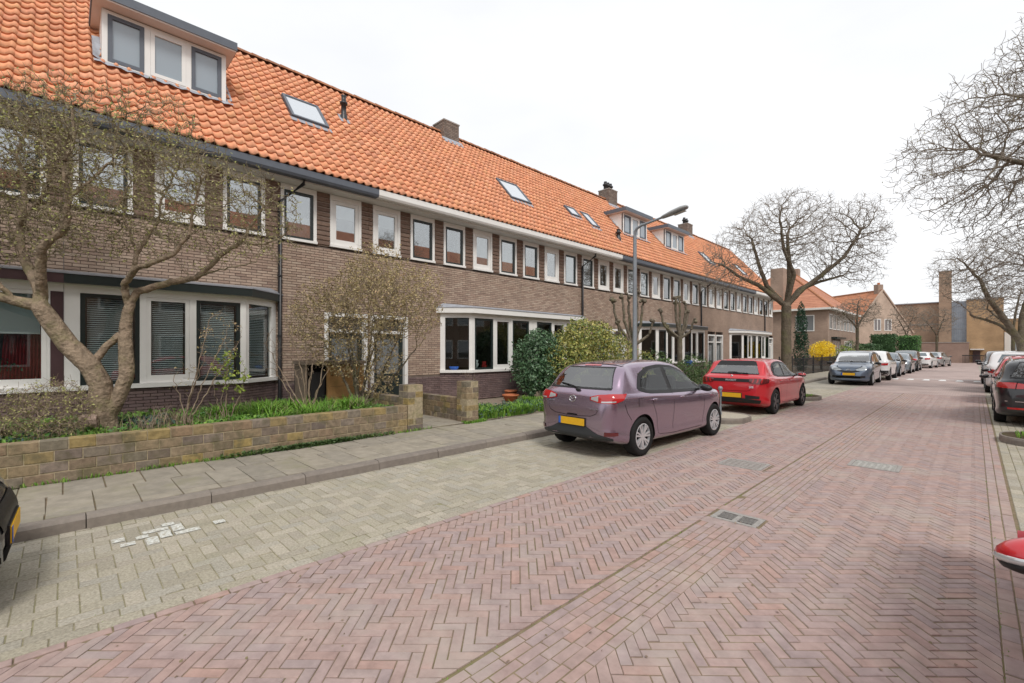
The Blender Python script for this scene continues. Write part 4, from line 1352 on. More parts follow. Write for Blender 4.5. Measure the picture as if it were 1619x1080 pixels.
for i in range(8):
    y0 = -HW + i * HW
    y1 = y0 + HW
    side = 1 if i % 2 == 0 else -1            # +1: bay at the far (larger y) end
    yb = y1 if side > 0 else y0               # party wall the bay is centred on
    sg = -1 if side > 0 else 1
    h = thing('row_house', HOUSE_LABELS[i], 'house', (WX, y0, 0), group='brick houses of the terrace')
    e = 0.0003
    # --- walls
    bay_a, bay_b = sorted((yb, yb + sg * 3.47))
    dy = (y0 if side > 0 else y1)
    dsg = 1 if side > 0 else -1
    dc = dy + dsg * 0.62
    da, db = dc - 0.56, dc + 0.56
    g = Geo()
    xb0, xb1 = WX - 0.28, WX - 0.012
    lo = sorted([(bay_a, bay_b), (da, db)])
    segs = [(y0 + e, lo[0][0]), (lo[0][1], lo[1][0]), (lo[1][1], y1 - e)]
    for a, b in segs:
        if b - a > 0.01: g.box(xb0, xb1, a, b, -0.05, 2.80)
    g.box(xb0, xb1, y0 + e, y1 - e, 2.80, 4.24)
    g.box(xb0, WX - 0.10, y0 + e, y1 - e, 4.24, 5.64)
    g.box(xb0, xb0 + 0.02, da, db, -0.05, 2.80)
    wall = g.build('wall', 'wall_joint', h)
    near = i <= 4
    op = [(bay_a - .001, bay_b + .001, -1, 2.98), (da, db, -1, 2.63)]
    if near:
        lay_bricks(wall, None, y0 + e, y1 - e, op, 0.0608, 0.215, 'wall_brick', nsingle=150 if i in (1, 2) else 0, z0=0.93, z1=4.27)
        lay_bricks(wall, None, y0 + e, y1 - e, op, 0.0608, 0.215, 'plinth_brick', nsingle=40 if i in (1, 2) else 0, z0=0.08, z1=0.93, name='plinth_brick')
    else:
        g = Geo()
        for a, b in segs:
            if b - a > 0.01: g.box(WX - 0.011, WX, a, b, 0, 2.80)
        g.box(WX - 0.011, WX, y0 + e, y1 - e, 2.80, 4.26)
        g.build('facing', 'far_brick', wall)
    # brick piers between the upper windows
    for k in range(6):
        yc = y0 + k * HW / 5 - 0.05
        a, b = max(y0 + e, yc - HW / 10 + UW / 2 + 0.584 - 0.584), min(y1 - e, yc + HW / 10 - UW / 2)
        a = max(y0 + e, yc - (HW / 5 - UW) / 2)
        b = min(y1 - e, yc + (HW / 5 - UW) / 2)
        if b - a > 0.02:
            pier = Geo().box(WX - 0.2, WX - 0.022, a, b, 4.27, 5.61).build('pier', 'pier_joint', h)
            pc = np.array([((a + b) / 2, 4.285 + (r_ + 0.5) * 0.1195, (b - a) / 2 - 0.002) for r_ in range(11)])
            if i in (1, 2):
                V, F = cboxes([(0, 0, 0)], (0, 1, 0), (0, 0, 1), (1, 0, 0), pc[0][2], 0.043, 0.03, 0.006)
                tm = mesh_np('pier_brick', V, F, 'pier_brick')
                for q in pc:
                    put(tm, 'pier_brick', pier, loc=(WX - 0.025 + rng.normal() * 0.003, q[0], q[1]))
            else:
                V, F = cboxes(np.c_[np.full(len(pc), WX - 0.025), pc[:, 0], pc[:, 1]], (0, 1, 0), (0, 0, 1), (1, 0, 0), pc[:, 2], 0.043, 0.03, 0.006)
                o = put(mesh_np('pier_brick', V, F, 'pier_brick'), 'pier_brick', pier); o['kind'] = 'stuff'
    upper_windows(h, y0, side)
    # --- bay, door
    bay_half(h, yb, sg, FAS[i], BAYROOF[i], 'white_paint', NETS[i], i == 0)
    door(h, dc, 0.16, DOORC[i])
    # --- eaves
    Geo().box(WX - 0.1, EAVE_X - 0.16, y0 + e, y1 - e, 5.61, 5.64).build('soffit', 'soffit_paint', h)
    g = Geo()
    ga, gb = (-11.03, -10.83)
    prof = [(ga, 5.645), (gb - 0.03, 5.645), (gb, 5.70), (gb, 5.84), (gb - 0.02, 5.84), (gb - 0.02, 5.80), (ga, 5.80)]
    g.extrude([(x, y0 + e, z) for x, z in prof], (0, HW - 2 * e, 0))
    g.build('gutter', GUT[i], h)
    # --- roof
    g = Geo()
    for (xa, za, xb_, zb_) in ((EAVE_X + 0.02, EAVE_Z - 0.03, RIDGE_X, RIDGE_Z - 0.03), (RIDGE_X, RIDGE_Z - 0.03, 2 * RIDGE_X - EAVE_X, EAVE_Z - 0.03)):
        g.extrude([(xa, y0 + e, za), (xb_, y0 + e, zb_), (xb_, y0 + e, zb_ - 0.1), (xa, y0 + e, za - 0.06)], (0, HW - 2 * e, 0))
    roof = g.build('roof', 'roof_under', h)
    holes = []
    if i == 1: holes.append((0.62, 2.6, 12.35, 13.3))
    roof_tiles(roof, y0, y1, {0: 60, 1: 300, 2: 300}.get(i, 0), holes)
    ridge_tiles(roof, y0, y1)
    # --- rear part of the house, so that it is closed
    g = Geo()
    xr = 2 * RIDGE_X - EAVE_X + 0.3
    g.box(xr, xr + 0.25, y0 + e, y1 - e, 0, 5.7)
    for yy in ((y0 + e,) if i > 0 else ()):
        pass
    if i == 7 or i == 0:
        yy = (y1 - e - 0.2) if i == 7 else (y0 + e)
        g.extrude([(WX - 0.29, yy, 0), (xr, yy, 0), (xr, yy, 5.75), (RIDGE_X, yy, RIDGE_Z - 0.15), (WX - 0.29, yy, 5.75)], (0, 0.2, 0))
    g.build('rear_wall', 'far_brick', h)
    # --- down pipes at the bay's far end
    if i in (1, 3, 5, 7):
        yp = yb + 3.58 if side < 0 else yb - 3.58
        g = Geo()
        g.tube([(-10.98, yp + 0.42, 5.66), (-10.98, yp + 0.42, 5.56), (-11.33, yp, 5.12), (-11.33, yp, 3.02 if i != 1 else 0.2)], 0.043, 8)
        g.tube([(-11.33, yp, 3.02), (-11.33, yp, 0.15)], 0.04, 8)
        dp = g.build('downpipe', 'black_pipe', h, True)
        for zz in (4.9, 3.4, 2.0):
            Geo().lathe([(0.043, -0.02), (0.055, -0.018), (0.055, 0.018), (0.043, 0.02)], 10, (-11.33, yp, zz)).build('bracket', 'black_pipe', dp)
    if i == 1:
        dormer(h, 0.54, 2.70, -12.26, 8.55, 0.30)
        skylight(h, 4.24, 5.22, 12.55, 13.35)
    if i == 2:
        vent(h, -13.35, 6.02, 0.72)
        chimney(h, -14.78, 10.87, 0.72, 0.74, 10.6, 0)
    if i == 3:
        skylight(h, 11.86, 12.98, 12.15, 13.0)
        skylight(h, 15.75, 16.45, 12.35, 12.8)
        skylight(h, 16.85, 18.05 - 0.6, 12.05, 12.75)
    if i == 4:
        chimney(h, -14.78, 22.3, 0.72, 0.85, 10.75, 3)
        dormer(h, 19.9, 22.25, -12.3, 8.55, 0.25)
        vent(h, -11.75, 18.6, 0.5, 0.09)
    if i == 5:
        dormer(h, 24.3, 26.7, -12.3, 8.55, 0.25)
    if i == 6:
        chimney(h, -14.78, 32.3, 0.72, 0.85, 10.75, 2)
        skylight(h, 29.9, 30.9, 12.1, 12.9)
    if i == 7:
        skylight(h, 36.0, 37.0, 12.1, 12.9)

# things on the window sills and behind the glass
sx = WX + 0.42
t = thing('roller_blind', 'pale roller blind half drawn down behind the leftmost brown-trimmed window', 'blind', (sx, -1.0, 1.1))
Geo().box(sx - 0.02, sx - 0.012, -2.6, -0.28, 1.95, 2.62).build('cloth', 'roller', t)
Geo().tube([(sx - 0.015, -2.6, 1.95), (sx - 0.015, -0.28, 1.95)], 0.014, 6).build('bottom_bar', 'white_paint', t)
t = thing('red_curtain', 'deep red curtain gathered behind the leftmost window', 'curtain', (sx - 0.1, -0.6, 1.1))
V = []
for k in range(61):
    tt = k / 60
    V += [(sx - 0.14 + 0.035 * math.sin(k * 1.25), -0.75 + 0.5 * tt, 1.02), (sx - 0.16 + 0.03 * math.sin(k * 1.25 + 0.3), -0.66 + 0.42 * tt, 2.6)]
Geo().add(V, [[2 * k, 2 * k + 2, 2 * k + 3, 2 * k + 1] for k in range(60)]).build('cloth', 'red_cloth', t, True)
g = Geo()
g.ball((sx - 0.32, -0.95, 1.12), (0.22, 0.42, 0.2), 14, 8)
o = g.build('red_cushion', 'red_cloth', None, True); tag(o, 'red cushion lying on the leftmost window sill', 'cushion')
P = np.array((sx - 0.2, -0.8, 1.42)) + rng.normal(size=(260, 3)) * np.array((0.07, 0.15, 0.06))
V, F = leaves(P, np.full(260, 0.075))
t = thing('sill_plant', 'dark green pot plant on the leftmost window sill', 'plant', (sx - 0.2, -0.8, 1.1))
put(mesh_np('foliage', V, F, 'leaf_dark'), 'foliage', t)
Geo().lathe([(0.0, 1.06), (0.07, 1.06), (0.10, 1.28), (0.0, 1.28)], 12, (sx - 0.2, -0.8, 0)).build('pot', 'iron', t, True)
for nm, lab, cat, y_, m_, prof in (
        ('white_figurine', 'white lily-shaped figurine on the second bay window sill', 'figurine', 9.25, 'white_paint', [(0.0, 0), (0.06, 0), (0.045, 0.08), (0.09, 0.16), (0.05, 0.22), (0.075, 0.28), (0.0, 0.3)]),
        ('red_vase', 'small red vase on the second bay window sill', 'vase', 9.58, 'red_cloth', [(0.0, 0), (0.07, 0), (0.10, 0.09), (0.06, 0.18), (0.07, 0.24), (0.0, 0.24)]),
        ('blue_bowl', 'low blue bowl at the near end of the second bay window sill', 'bowl', 8.55, 'plate_blue', [(0.0, 0), (0.10, 0), (0.16, 0.09), (0.14, 0.10), (0.0, 0.04)]),
        ('glass_jar', 'pale lidded jar in the white-framed pane of the second bay', 'jar', 10.1, 'lamp_clear', [(0.0, 0), (0.06, 0), (0.07, 0.1), (0.04, 0.15), (0.05, 0.2), (0.0, 0.22)])):
    g = Geo().lathe([(r, 1.062 + z) for r, z in prof], 14, (WX + (0.40 if y_ > 8.8 else 0.18), y_, 0))
    o = g.build(nm, m_, None, True); tag(o, lab, cat)
# ------------------------------------------------------------------ front gardens
put(mesh_np('garden_bed', [(-11.4, -8, 0.40), (-7.74, -8, 0.36), (-7.74, 4.7, 0.36), (-11.4, 4.7, 0.40)], [[0, 1, 2, 3]], 'soil'), 'garden_bed')['kind'] = 'structure'
put(mesh_np('garden_bed', [(-11.4, 4.7, 0.125), (PX, 4.7, 0.125), (PX, 45, 0.125), (-11.4, 45, 0.125)], [[0, 1, 2, 3]], 'garden_gravel'), 'garden_bed')['kind'] = 'structure'

BH, BL = 0.1275, 0.245


def block_wall(name, label, axis, x0, x1, y0, y1, z0, nrow, pillar=False):
    """courses of blocks with mortar between; axis = run direction"""
    t = thing(name, label, 'garden wall' if not pillar else 'gate pillar', ((x0 + x1) / 2, (y0 + y1) / 2, z0))
    Geo().box(x0 + 0.006, x1 - 0.006, y0 + 0.008, y1 - 0.008, z0 - 0.05, z0 + nrow * BH - 0.010).build('mortar', 'garden_joint', t)
    cache = {}
    for r_ in range(nrow):
        z = z0 + (r_ + 0.5) * BH
        if pillar:
            w = (x1 - x0)
            for k in range(2):
                if r_ % 2 == 0: bx = (x0 + w * k / 2, x0 + w * (k + 1) / 2, y0, y1)
                else: bx = (x0, x1, y0 + (y1 - y0) * k / 2, y0 + (y1 - y0) * (k + 1) / 2)
                hx, hy = (bx[1] - bx[0]) / 2 - 0.005, (bx[3] - bx[2]) / 2 - 0.005
                key = (round(hx, 3), round(hy, 3))
                if key not in cache:
                    V, F = cboxes([(0, 0, 0)], (1, 0, 0), (0, 1, 0), (0, 0, 1), hx, hy, BH / 2 - 0.005, 0.008)
                    cache[key] = mesh_np('block', V, F, 'garden_block')
                o = put(cache[key], 'block', t, loc=((bx[0] + bx[1]) / 2 + rng.normal() * 0.003, (bx[2] + bx[3]) / 2 + rng.normal() * 0.003, z))
                o.rotation_euler = (0, 0, rng.normal() * 0.01)
            continue
        a0, a1 = (y0, y1) if axis == 'y' else (x0, x1)
        p = a0 - (BL / 2 if r_ % 2 else 0)
        while p < a1:
            a, b = max(p, a0), min(p + BL, a1)
            if b - a > 0.05:
                L_ = round(b - a - 0.011, 3)
                th_ = (x1 - x0) if axis == 'y' else (y1 - y0)
                if L_ not in cache:
                    # outer face normal is the street side
                    V, F = cboxes([(0, 0, 0)], (0, 1, 0) if axis == 'y' else (1, 0, 0), (0, 0, 1), (1, 0, 0) if axis == 'y' else (0, -1, 0), L_ / 2, BH / 2 - 0.0055, th_ / 2, 0.005)
                    cache[L_] = mesh_np('block', V, F, 'garden_block')
                c = (a + b) / 2
                loc = ((x0 + x1) / 2 + abs(rng.normal()) * 0.002, c, z + rng.normal() * 0.0015) if axis == 'y' else (c, (y0 + y1) / 2 + rng.normal() * 0.003, z)
                o = put(cache[L_], 'block', t, loc=loc)
                o.rotation_euler = (rng.normal() * 0.004, 0, rng.normal() * 0.008)
            p += BL
    return t


block_wall('garden_wall', 'low yellow-brown block garden wall along the pavement in front of the magnolia', 'y', -7.75, PX, -4.0, 4.655, 0.115, 4)
block_wall('garden_wall', 'short block wall running back from the right gate pillar towards the house', 'x', -10.2, -7.90, 6.16, 6.34, 0.115, 4)
block_wall('garden_wall', 'low block wall behind the left gate pillar, mostly hidden by the golden shrub', 'x', -10.0, -7.90, 4.72, 4.90, 0.115, 5)
block_wall('gate_pillar', 'mossy block gate pillar at the end of the long garden wall', 'y', -7.89, PX, 4.66, 5.0, 0.115, 7, True)
block_wall('gate_pillar', 'block gate pillar standing alone on the right of the garden path', 'y', -7.89, PX, 6.08, 6.42, 0.115, 7, True)

# garden path slabs
pth = put(mesh_np('garden_path', [(-11.3, 5.02, 0.127), (PX, 5.02, 0.127), (PX, 6.06, 0.127), (-11.3, 6.06, 0.127)], [[0, 1, 2, 3]], 'joint_sand'), 'garden_path')
pth['kind'] = 'structure'
sm_ = cbox_mesh('paving_slab', 0.34, 0.338, 0.03, 0.004, 'slab')
for i in range(10):
    for j in range(3):
        put(sm_, 'paving_slab', pth, loc=(-7.75 - i * 0.35, 5.20 + j * 0.346, 0.125 + rng.normal() * 0.003))

# bin store with a wooden side
t = thing('bin_store', 'low wooden bin store with grey top and open dark front below the first house', 'bin store', (-10.25, 4.2, 0.38))
Geo().box(-10.66, -9.86, 3.62, 4.98, 1.36, 1.43).build('top', 'grey_wood', t)
for k in range(4):
    z = 0.38 + k * 0.245
    Geo().box(-9.93, -9.905, 4.16, 4.95, z + 0.003, z + 0.242).build('board', 'wood_board', t)
Geo().box(-9.96, -9.90, 4.10, 4.16, 0.36, 1.36).build('post', 'wood_board', t)
Geo().box(-10.62, -10.59, 3.66, 4.95, 0.36, 1.36).build('back_panel', 'iron', t)
Geo().box(-10.59, -9.95, 3.66, 3.69, 0.36, 1.36).build('side_panel', 'grey_wood', t)
g = Geo(); g.box(-10.4, -10.0, 3.78, 4.08, 0.40, 1.2)
o = g.build('wheelie_bin', 'iron'); tag(o, 'black bin standing inside the open wooden bin store', 'bin')
g = Geo().lathe([(0.0, 0.12), (0.15, 0.12), (0.24, 0.30), (0.26, 0.30), (0.26, 0.34), (0.22, 0.34), (0.19, 0.26), (0.0, 0.26)], 18, (-9.75, 9.55, 0))
o = g.build('flower_pot', 'terracotta', None, True); tag(o, 'wide terracotta bowl on the ground under the second bay window', 'flower pot')
g = Geo().lathe([(0.0, 0.12), (0.13, 0.12), (0.19, 0.36), (0.205, 0.36), (0.205, 0.41), (0.17, 0.41), (0.15, 0.33), (0.0, 0.33)], 18, (-10.2, 10.0, 0))
o = g.build('flower_pot', 'terracotta', None, True); tag(o, 'taller terracotta pot beside the house wall near the dark shrub', 'flower pot')
t = thing('picket_fence', 'low weathered picket edging in front of the dark green shrub', 'fence', (-8.9, 10.4, 0.12))
for k in range(9):
    Geo().box(-8.91, -8.89, 9.75 + k * 0.115, 9.84 + k * 0.115, 0.10, 0.46 + 0.02 * (k % 2)).build('picket', 'grey_wood', t)
Geo().box(-8.93, -8.912, 9.7, 10.8, 0.34, 0.39).build('rail', 'grey_wood', t)


def ground_plants(name, label, cat, P, m, h, w, lean=0.5, leafm=None, nleaf=0, lsize=0.05):
    V, F = blades(len(P), P, np.full(len(P), h) if np.isscalar(h) else h, np.full(len(P), w), lean)
    o = put(mesh_np(name, V, F, m), name)
    tag(o, label, cat, kind='stuff')
    return o


def rect_pts(n, x0, x1, y0, y1, z):
    return np.c_[rng.uniform(x0, x1, n), rng.uniform(y0, y1, n), np.full(n, z)]


def clump_pts(n, k, x0, x1, y0, y1, z, s=0.12):
    c = np.c_[rng.uniform(x0, x1, k), rng.uniform(y0, y1, k)]
    q = c[rng.integers(0, k, n)] + rng.normal(size=(n, 2)) * s
    q[:, 0] = np.clip(q[:, 0], x0, x1); q[:, 1] = np.clip(q[:, 1], y0, y1)
    return np.c_[q, np.full(n, z)]


ground_plants('grass', 'long green grass and bulbs growing in the raised front garden', 'grass', np.vstack([clump_pts(9000, 110, -10.9, -7.80, -1.5, 4.6, 0.37), clump_pts(3500, 50, -8.6, -7.80, -1.5, 4.6, 0.37)]), 'grass', 0.24, 0.013, 0.8)
ground_plants('grass', 'tall arching bulb leaves at the back of the raised garden, taller than the rest', 'grass', clump_pts(2600, 26, -9.6, -7.95, 1.9, 4.6, 0.37, 0.07), 'grass', 0.40, 0.018, 1.0)
ground_plants('dry_stalks', 'dry brown stalks standing among the greenery of the raised garden', 'dead stalks', clump_pts(1500, 30, -9.8, -7.95, -1.4, 4.4, 0.37, 0.12), 'dry_stalk', 0.42, 0.008, 0.6)
n = 9000
P = clump_pts(n, 160, -10.6, -7.80, -1.5, 4.6, 0.38, 0.14); P[:, 2] += rng.uniform(0, 0.22, n)
V, F = leaves(P, np.full(n, 0.065), 0.6, 1.0)
o = put(mesh_np('ground_cover', V, F, 'weed_leaf'), 'ground_cover'); tag(o, 'leafy green ground cover spilling towards the garden wall top', 'ground cover', kind='stuff')
n = 1600
P = clump_pts(n, 12, -9.4, -8.1, -1.2, 1.2, 0.38, 0.12); P[:, 2] += rng.uniform(0, 0.25, n)
V, F = leaves(P, np.full(n, 0.07), 0.5, 0.8)
o = put(mesh_np('ground_cover', V, F, 'blue_leaf'), 'ground_cover'); tag(o, 'blue-green leaf rosettes at the foot of the magnolia', 'ground cover', kind='stuff')
n = 2600
P = rect_pts(n, PX + 0.005, PX + 0.10, 1.9, 4.2, 0.12); P[:, 1] = np.clip(rng.normal(2.9, 0.6, n), 1.6, 4.3); P[:, 2] += rng.uniform(0, 0.07, n)
V, F = leaves(P, np.full(n, 0.04), 0.6, 1.5)
o = put(mesh_np('weed_strip', V, F, 'leaf_mid'), 'weed_strip'); tag(o, 'strip of green weeds at the foot of the garden wall on the pavement', 'weeds', kind='stuff')
n = 1100
P = np.vstack([rect_pts(n // 2, PX + 0.004, PX + 0.05, -0.5, 5.2, 0.118), rect_pts(n // 2, -7.62, PX + 0.1, 6.0, 6.6, 0.118)])
V, F = blades(n, P, np.full(n, 0.07), np.full(n, 0.010), 0.8)
o = put(mesh_np('weed_strip', V, F, 'grass'), 'weed_strip'); tag(o, 'sparse grass tufts between the garden wall, gate pillars and pavement slabs', 'weeds', kind='stuff')
ground_plants('grass', 'long green grass and perennials in the open garden right of the gate pillar', 'grass', np.vstack([clump_pts(3200, 22, -8.6, -7.6, 6.5, 9.2, 0.13), clump_pts(900, 6, -9.3, -8.3, 9.4, 10.2, 0.13, 0.09)]), 'grass', 0.25, 0.014, 0.9)
n = 2600
P = clump_pts(n, 40, -8.8, -7.58, 6.5, 9.6, 0.13, 0.12); P[:, 2] += rng.uniform(0, 0.2, n)
V, F = leaves(P, np.full(n, 0.07), 0.5, 0.8)
o = put(mesh_np('ground_cover', V, F, 'blue_leaf'), 'ground_cover'); tag(o, 'grey-green leafy perennials in the open garden behind the mauve hatchback', 'ground cover', kind='stuff')
n = 2600
P = clump_pts(n, 26, -9.2, -7.6, 10.4, 14.5, 0.13, 0.18); P[:, 2] += rng.uniform(0, 0.25, n)
V, F = leaves(P, np.full(n, 0.07), 0.6, 1.0)
o = put(mesh_np('ground_cover', V, F, 'weed_leaf'), 'ground_cover'); tag(o, 'green ground cover below the gold-green shrub', 'ground cover', kind='stuff')

# ------------------------------------------------------------------ tree growing by space colonisation


def resample(pts, step):
    P = np.array(pts, float)
    d = np.r_[0, np.cumsum(np.linalg.norm(np.diff(P[:, :3], axis=0), axis=1))]
    n = max(2, int(round(d[-1] / step)) + 1)
    t = np.linspace(0, d[-1], n)
    return np.stack([np.interp(t, d, P[:, k]) for k in range(P.shape[1])], 1)


def colonize(pos, par, att, step, infl, kill, iters, jitter=0.25, maxch=4, up=0.0):
    pos = [np.array(p) for p in pos]; par = list(par)
    nch = [0] * len(pos)
    for p in par:
        if p >= 0: nch[p] += 1
    A = np.array(att, dtype=np.float32)
    D = np.full(len(A), 1e9, np.float32); I = np.zeros(len(A), np.int64)

    def upd(ids):
        Q = np.array([pos[i] for i in ids], dtype=np.float32)
        for s in range(0, len(Q), 256):
            q = Q[s:s + 256]
            d2 = (A ** 2).sum(1)[:, None] + (q ** 2).sum(1)[None] - 2 * A @ q.T
            j = d2.argmin(1); v = d2[np.arange(len(A)), j]
            better = v < D
            D[better] = v[better]; I[better] = np.array(ids)[s + j[better]]
    upd(list(range(len(pos))))
    for it in range(iters):
        keep = D > kill * kill
        A, D, I = A[keep], D[keep], I[keep]
        act = D < infl * infl
        if not act.any(): break
        ids = I[act]
        allp = np.array(pos)
        d = A[act] - allp[ids]
        d /= np.linalg.norm(d, axis=1)[:, None] + 1e-9
        u, inv = np.unique(ids, return_inverse=True)
        acc = np.zeros((len(u), 3)); np.add.at(acc, inv, d)
        new = []
        for q, v in zip(u, acc):
            if nch[q] >= maxch: continue
            n_ = np.linalg.norm(v)
            if n_ < 1e-4:
                v = rng.normal(size=3); n_ = np.linalg.norm(v)
            v = v / n_ + rng.normal(size=3) * jitter
            v[2] += up
            v /= np.linalg.norm(v)
            pos.append(pos[q] + v * step); par.append(int(q)); nch.append(0); nch[q] += 1
            new.append(len(pos) - 1)
        # attractors held by a node that can grow no more are given up
        full = np.array([nch[i] >= maxch for i in I])
        kp = ~(full & (D < infl * infl))
        if not new and kp.all(): break
        A, D, I = A[kp], D[kp], I[kp]
        if not new: continue
        # attractors whose nearest node is full must not stall the growth
        upd(new)
    return np.array(pos), np.array(par)


def skeleton_mesh(pos, par, rad, rmin, rmax, name, m, sides):
    n = len(pos)
    dirs = np.zeros((n, 3))
    has = par >= 0
    dirs[has] = pos[has] - pos[par[has]]
    L = np.linalg.norm(dirs, axis=1)[:, None]; dirs = np.where(L > 1e-9, dirs / (L + 1e-12), (0, 0, 1))
    main = np.full(n, -1)
    for i in np.argsort(rad):
        if par[i] >= 0: main[par[i]] = i
    idx = np.where(has & (rad >= rmin) & (rad < rmax))[0]
    if len(idx) == 0: return None
    # smoothed ring directions: mean of incoming and main outgoing
    rd = dirs.copy()
    mm = main >= 0
    rd[mm] += dirs[main[mm]]
    rd /= np.linalg.norm(rd, axis=1)[:, None] + 1e-12
    p = par[idx]
    is_main = main[p] == idx
    d0 = np.where(is_main[:, None], rd[p], dirs[idx]); d1 = rd[idx]
    r0 = np.where(is_main, rad[p], np.minimum(rad[p], rad[idx] * 1.25)); r1 = rad[idx]
    ref = np.array((0.37, 0.21, 0.905))
    an = np.arange(sides) * 2 * PI / sides

    def ring(c, d, r):
        a = np.cross(d, ref); a /= np.linalg.norm(a, axis=1)[:, None] + 1e-9
        b = np.cross(d, a)
        return c[:, None] + r[:, None, None] * (np.cos(an)[None, :, None] * a[:, None] + np.sin(an)[None, :, None] * b[:, None])
    V = np.concatenate([ring(pos[p], d0, r0), ring(pos[idx], d1, r1)], 1).reshape(-1, 3)
    base = (np.arange(len(idx)) * 2 * sides)[:, None]
    Fs = []
    for j in range(sides):
        k = (j + 1) % sides
        Fs.append(np.concatenate([base + j, base + k, base + sides + k, base + sides + j], 1))
    return V, np.vstack(Fs)


def pipe_radii(pos, par, r_tip, ex, given=None):
    n = len(pos)
    acc = np.zeros(n)
    for i in range(n - 1, -1, -1):
        r_ = acc[i] if acc[i] > 0 else r_tip ** ex
        acc[i] = r_
        if par[i] >= 0: acc[par[i]] += r_
    rad = acc ** (1 / ex)
    return rad


def in_ellipsoids(n, ells):
    vol = np.array([np.prod(e[1]) * (e[2] if len(e) > 2 else 1) for e in ells]); vol = vol / vol.sum()
    out_ = []
    for e, v in zip(ells, vol):
        k = int(n * v)
        q = rng.normal(size=(k, 3)); q /= np.linalg.norm(q, axis=1)[:, None]
        q *= rng.uniform(0.12, 1, k)[:, None] ** (1 / 2.2)
        out_.append(np.array(e[0]) + q * np.array(e[1]))
    return np.vstack(out_)


def tree(name, label, cat, base, limbs, ells, natt, step, infl, kill, iters, r_tip, ex, bark, twig, bud=None, nbud=0, bsize=0.03, group=None, split=0.018, wob=0.25, up=0.0, budr=1e9, crown_name='crown', clip=None, trunk_sides=9, fuzz=0, flen=0.16):
    """limbs: polylines of (x, y, z, radius) in world coordinates, the first one starting at the base"""
    pos, par, given = [], [], []
    for li, pl in enumerate(limbs):
        Q = resample(pl, step)
        if li == 0:
            prev = -1
        else:
            prev = int(np.argmin(np.linalg.norm(np.array(pos) - Q[0, :3], axis=1)))
        for k, q in enumerate(Q):
            if k == 0 and li > 0: continue
            w = rng.normal(size=3) * step * (0.03 if q[3] > 0.05 else 0.10) * (k > 0)
            pos.append(q[:3] + w); par.append(prev); given.append(q[3]); prev = len(pos) - 1
    att = in_ellipsoids(natt, ells)
    if clip is not None: att = att[clip(att)]
    ng = len(pos)
    pos, par = colonize(pos, par, att, step, infl, kill, iters, wob, up=up)
    rad = pipe_radii(pos, par, r_tip, ex)
    rad[:ng] = np.maximum(np.array(given), np.minimum(rad[:ng], np.array(given) * 1.15))
    for i in range(ng, len(pos)):
        rad[i] = min(rad[i], rad[par[i]] * 0.92)
    if fuzz:
        cand = np.where((rad < r_tip * 4.5) & (np.arange(len(pos)) >= ng))[0]
        ch = rng.choice(cand, int(len(cand) * fuzz))
        dn = pos[ch] - pos[par[ch]]; dn /= np.linalg.norm(dn, axis=1)[:, None] + 1e-9
        d1 = dn * 0.55 + rng.normal(size=dn.shape) * 0.62; d1[:, 2] += 0.12; d1 /= np.linalg.norm(d1, axis=1)[:, None]
        d2 = d1 + rng.normal(size=dn.shape) * 0.45; d2[:, 2] += 0.15; d2 /= np.linalg.norm(d2, axis=1)[:, None]
        l = (flen * rng.uniform(0.35, 1.0, len(ch)))[:, None]
        p1 = pos[ch] + d1 * l * 0.5; p2 = p1 + d2 * l * 0.5
        n0 = len(pos); k = len(ch)
        pos = np.vstack([pos, p1, p2]); par = np.r_[par, ch, n0 + np.arange(k)]
        rad = np.r_[rad, np.minimum(rad[ch], r_tip * 0.95), np.full(k, r_tip * 0.6)]
    t = thing(name, label, cat, base, group=group)
    tr = skeleton_mesh(pos, par, rad, split, 9, 'trunk', bark, trunk_sides)
    if tr: put(mesh_np('trunk', tr[0], tr[1], bark, True), 'trunk', t)
    g = Geo()
    for lo, hi, sd in ((0.008, split, 5), (0, 0.008, 3)):
        s_ = skeleton_mesh(pos, par, rad, lo, hi, 'x', twig, sd)
        if s_: g.add(*s_)
    if g.n: g.build(crown_name, twig, t)
    if bud:
        tips = np.where(rad < budr)[0]
        tips = tips[tips >= ng] if len(tips[tips >= ng]) else tips
        ch = rng.choice(tips, min(nbud, len(tips) * 3))
        P = pos[ch] + rng.normal(size=(len(ch), 3)) * step * 0.22
        V, F = leaves(P, np.full(len(ch), bsize), 0.5, 0.6)
        o = put(mesh_np('bud', V, F, bud), 'bud', t); o['kind'] = 'stuff'
    return t, pos, par, rad


# magnolia: limbs laid out in a frame u (across), v (depth), z, then turned to stand in the garden
MB = np.array((-8.90, 0.43, 0.0)); MS = 108.4
CU = np.array((math.cos(TH), math.sin(TH), 0)); CV = np.array((-math.sin(TH), math.cos(TH), 0))
def mg(a, b, v=0.0, r=0.05):
    p = MB + CU * (a - 165) / MS + CV * v
    return (p[0], p[1], 1.68 + (553 - b) / MS, r)


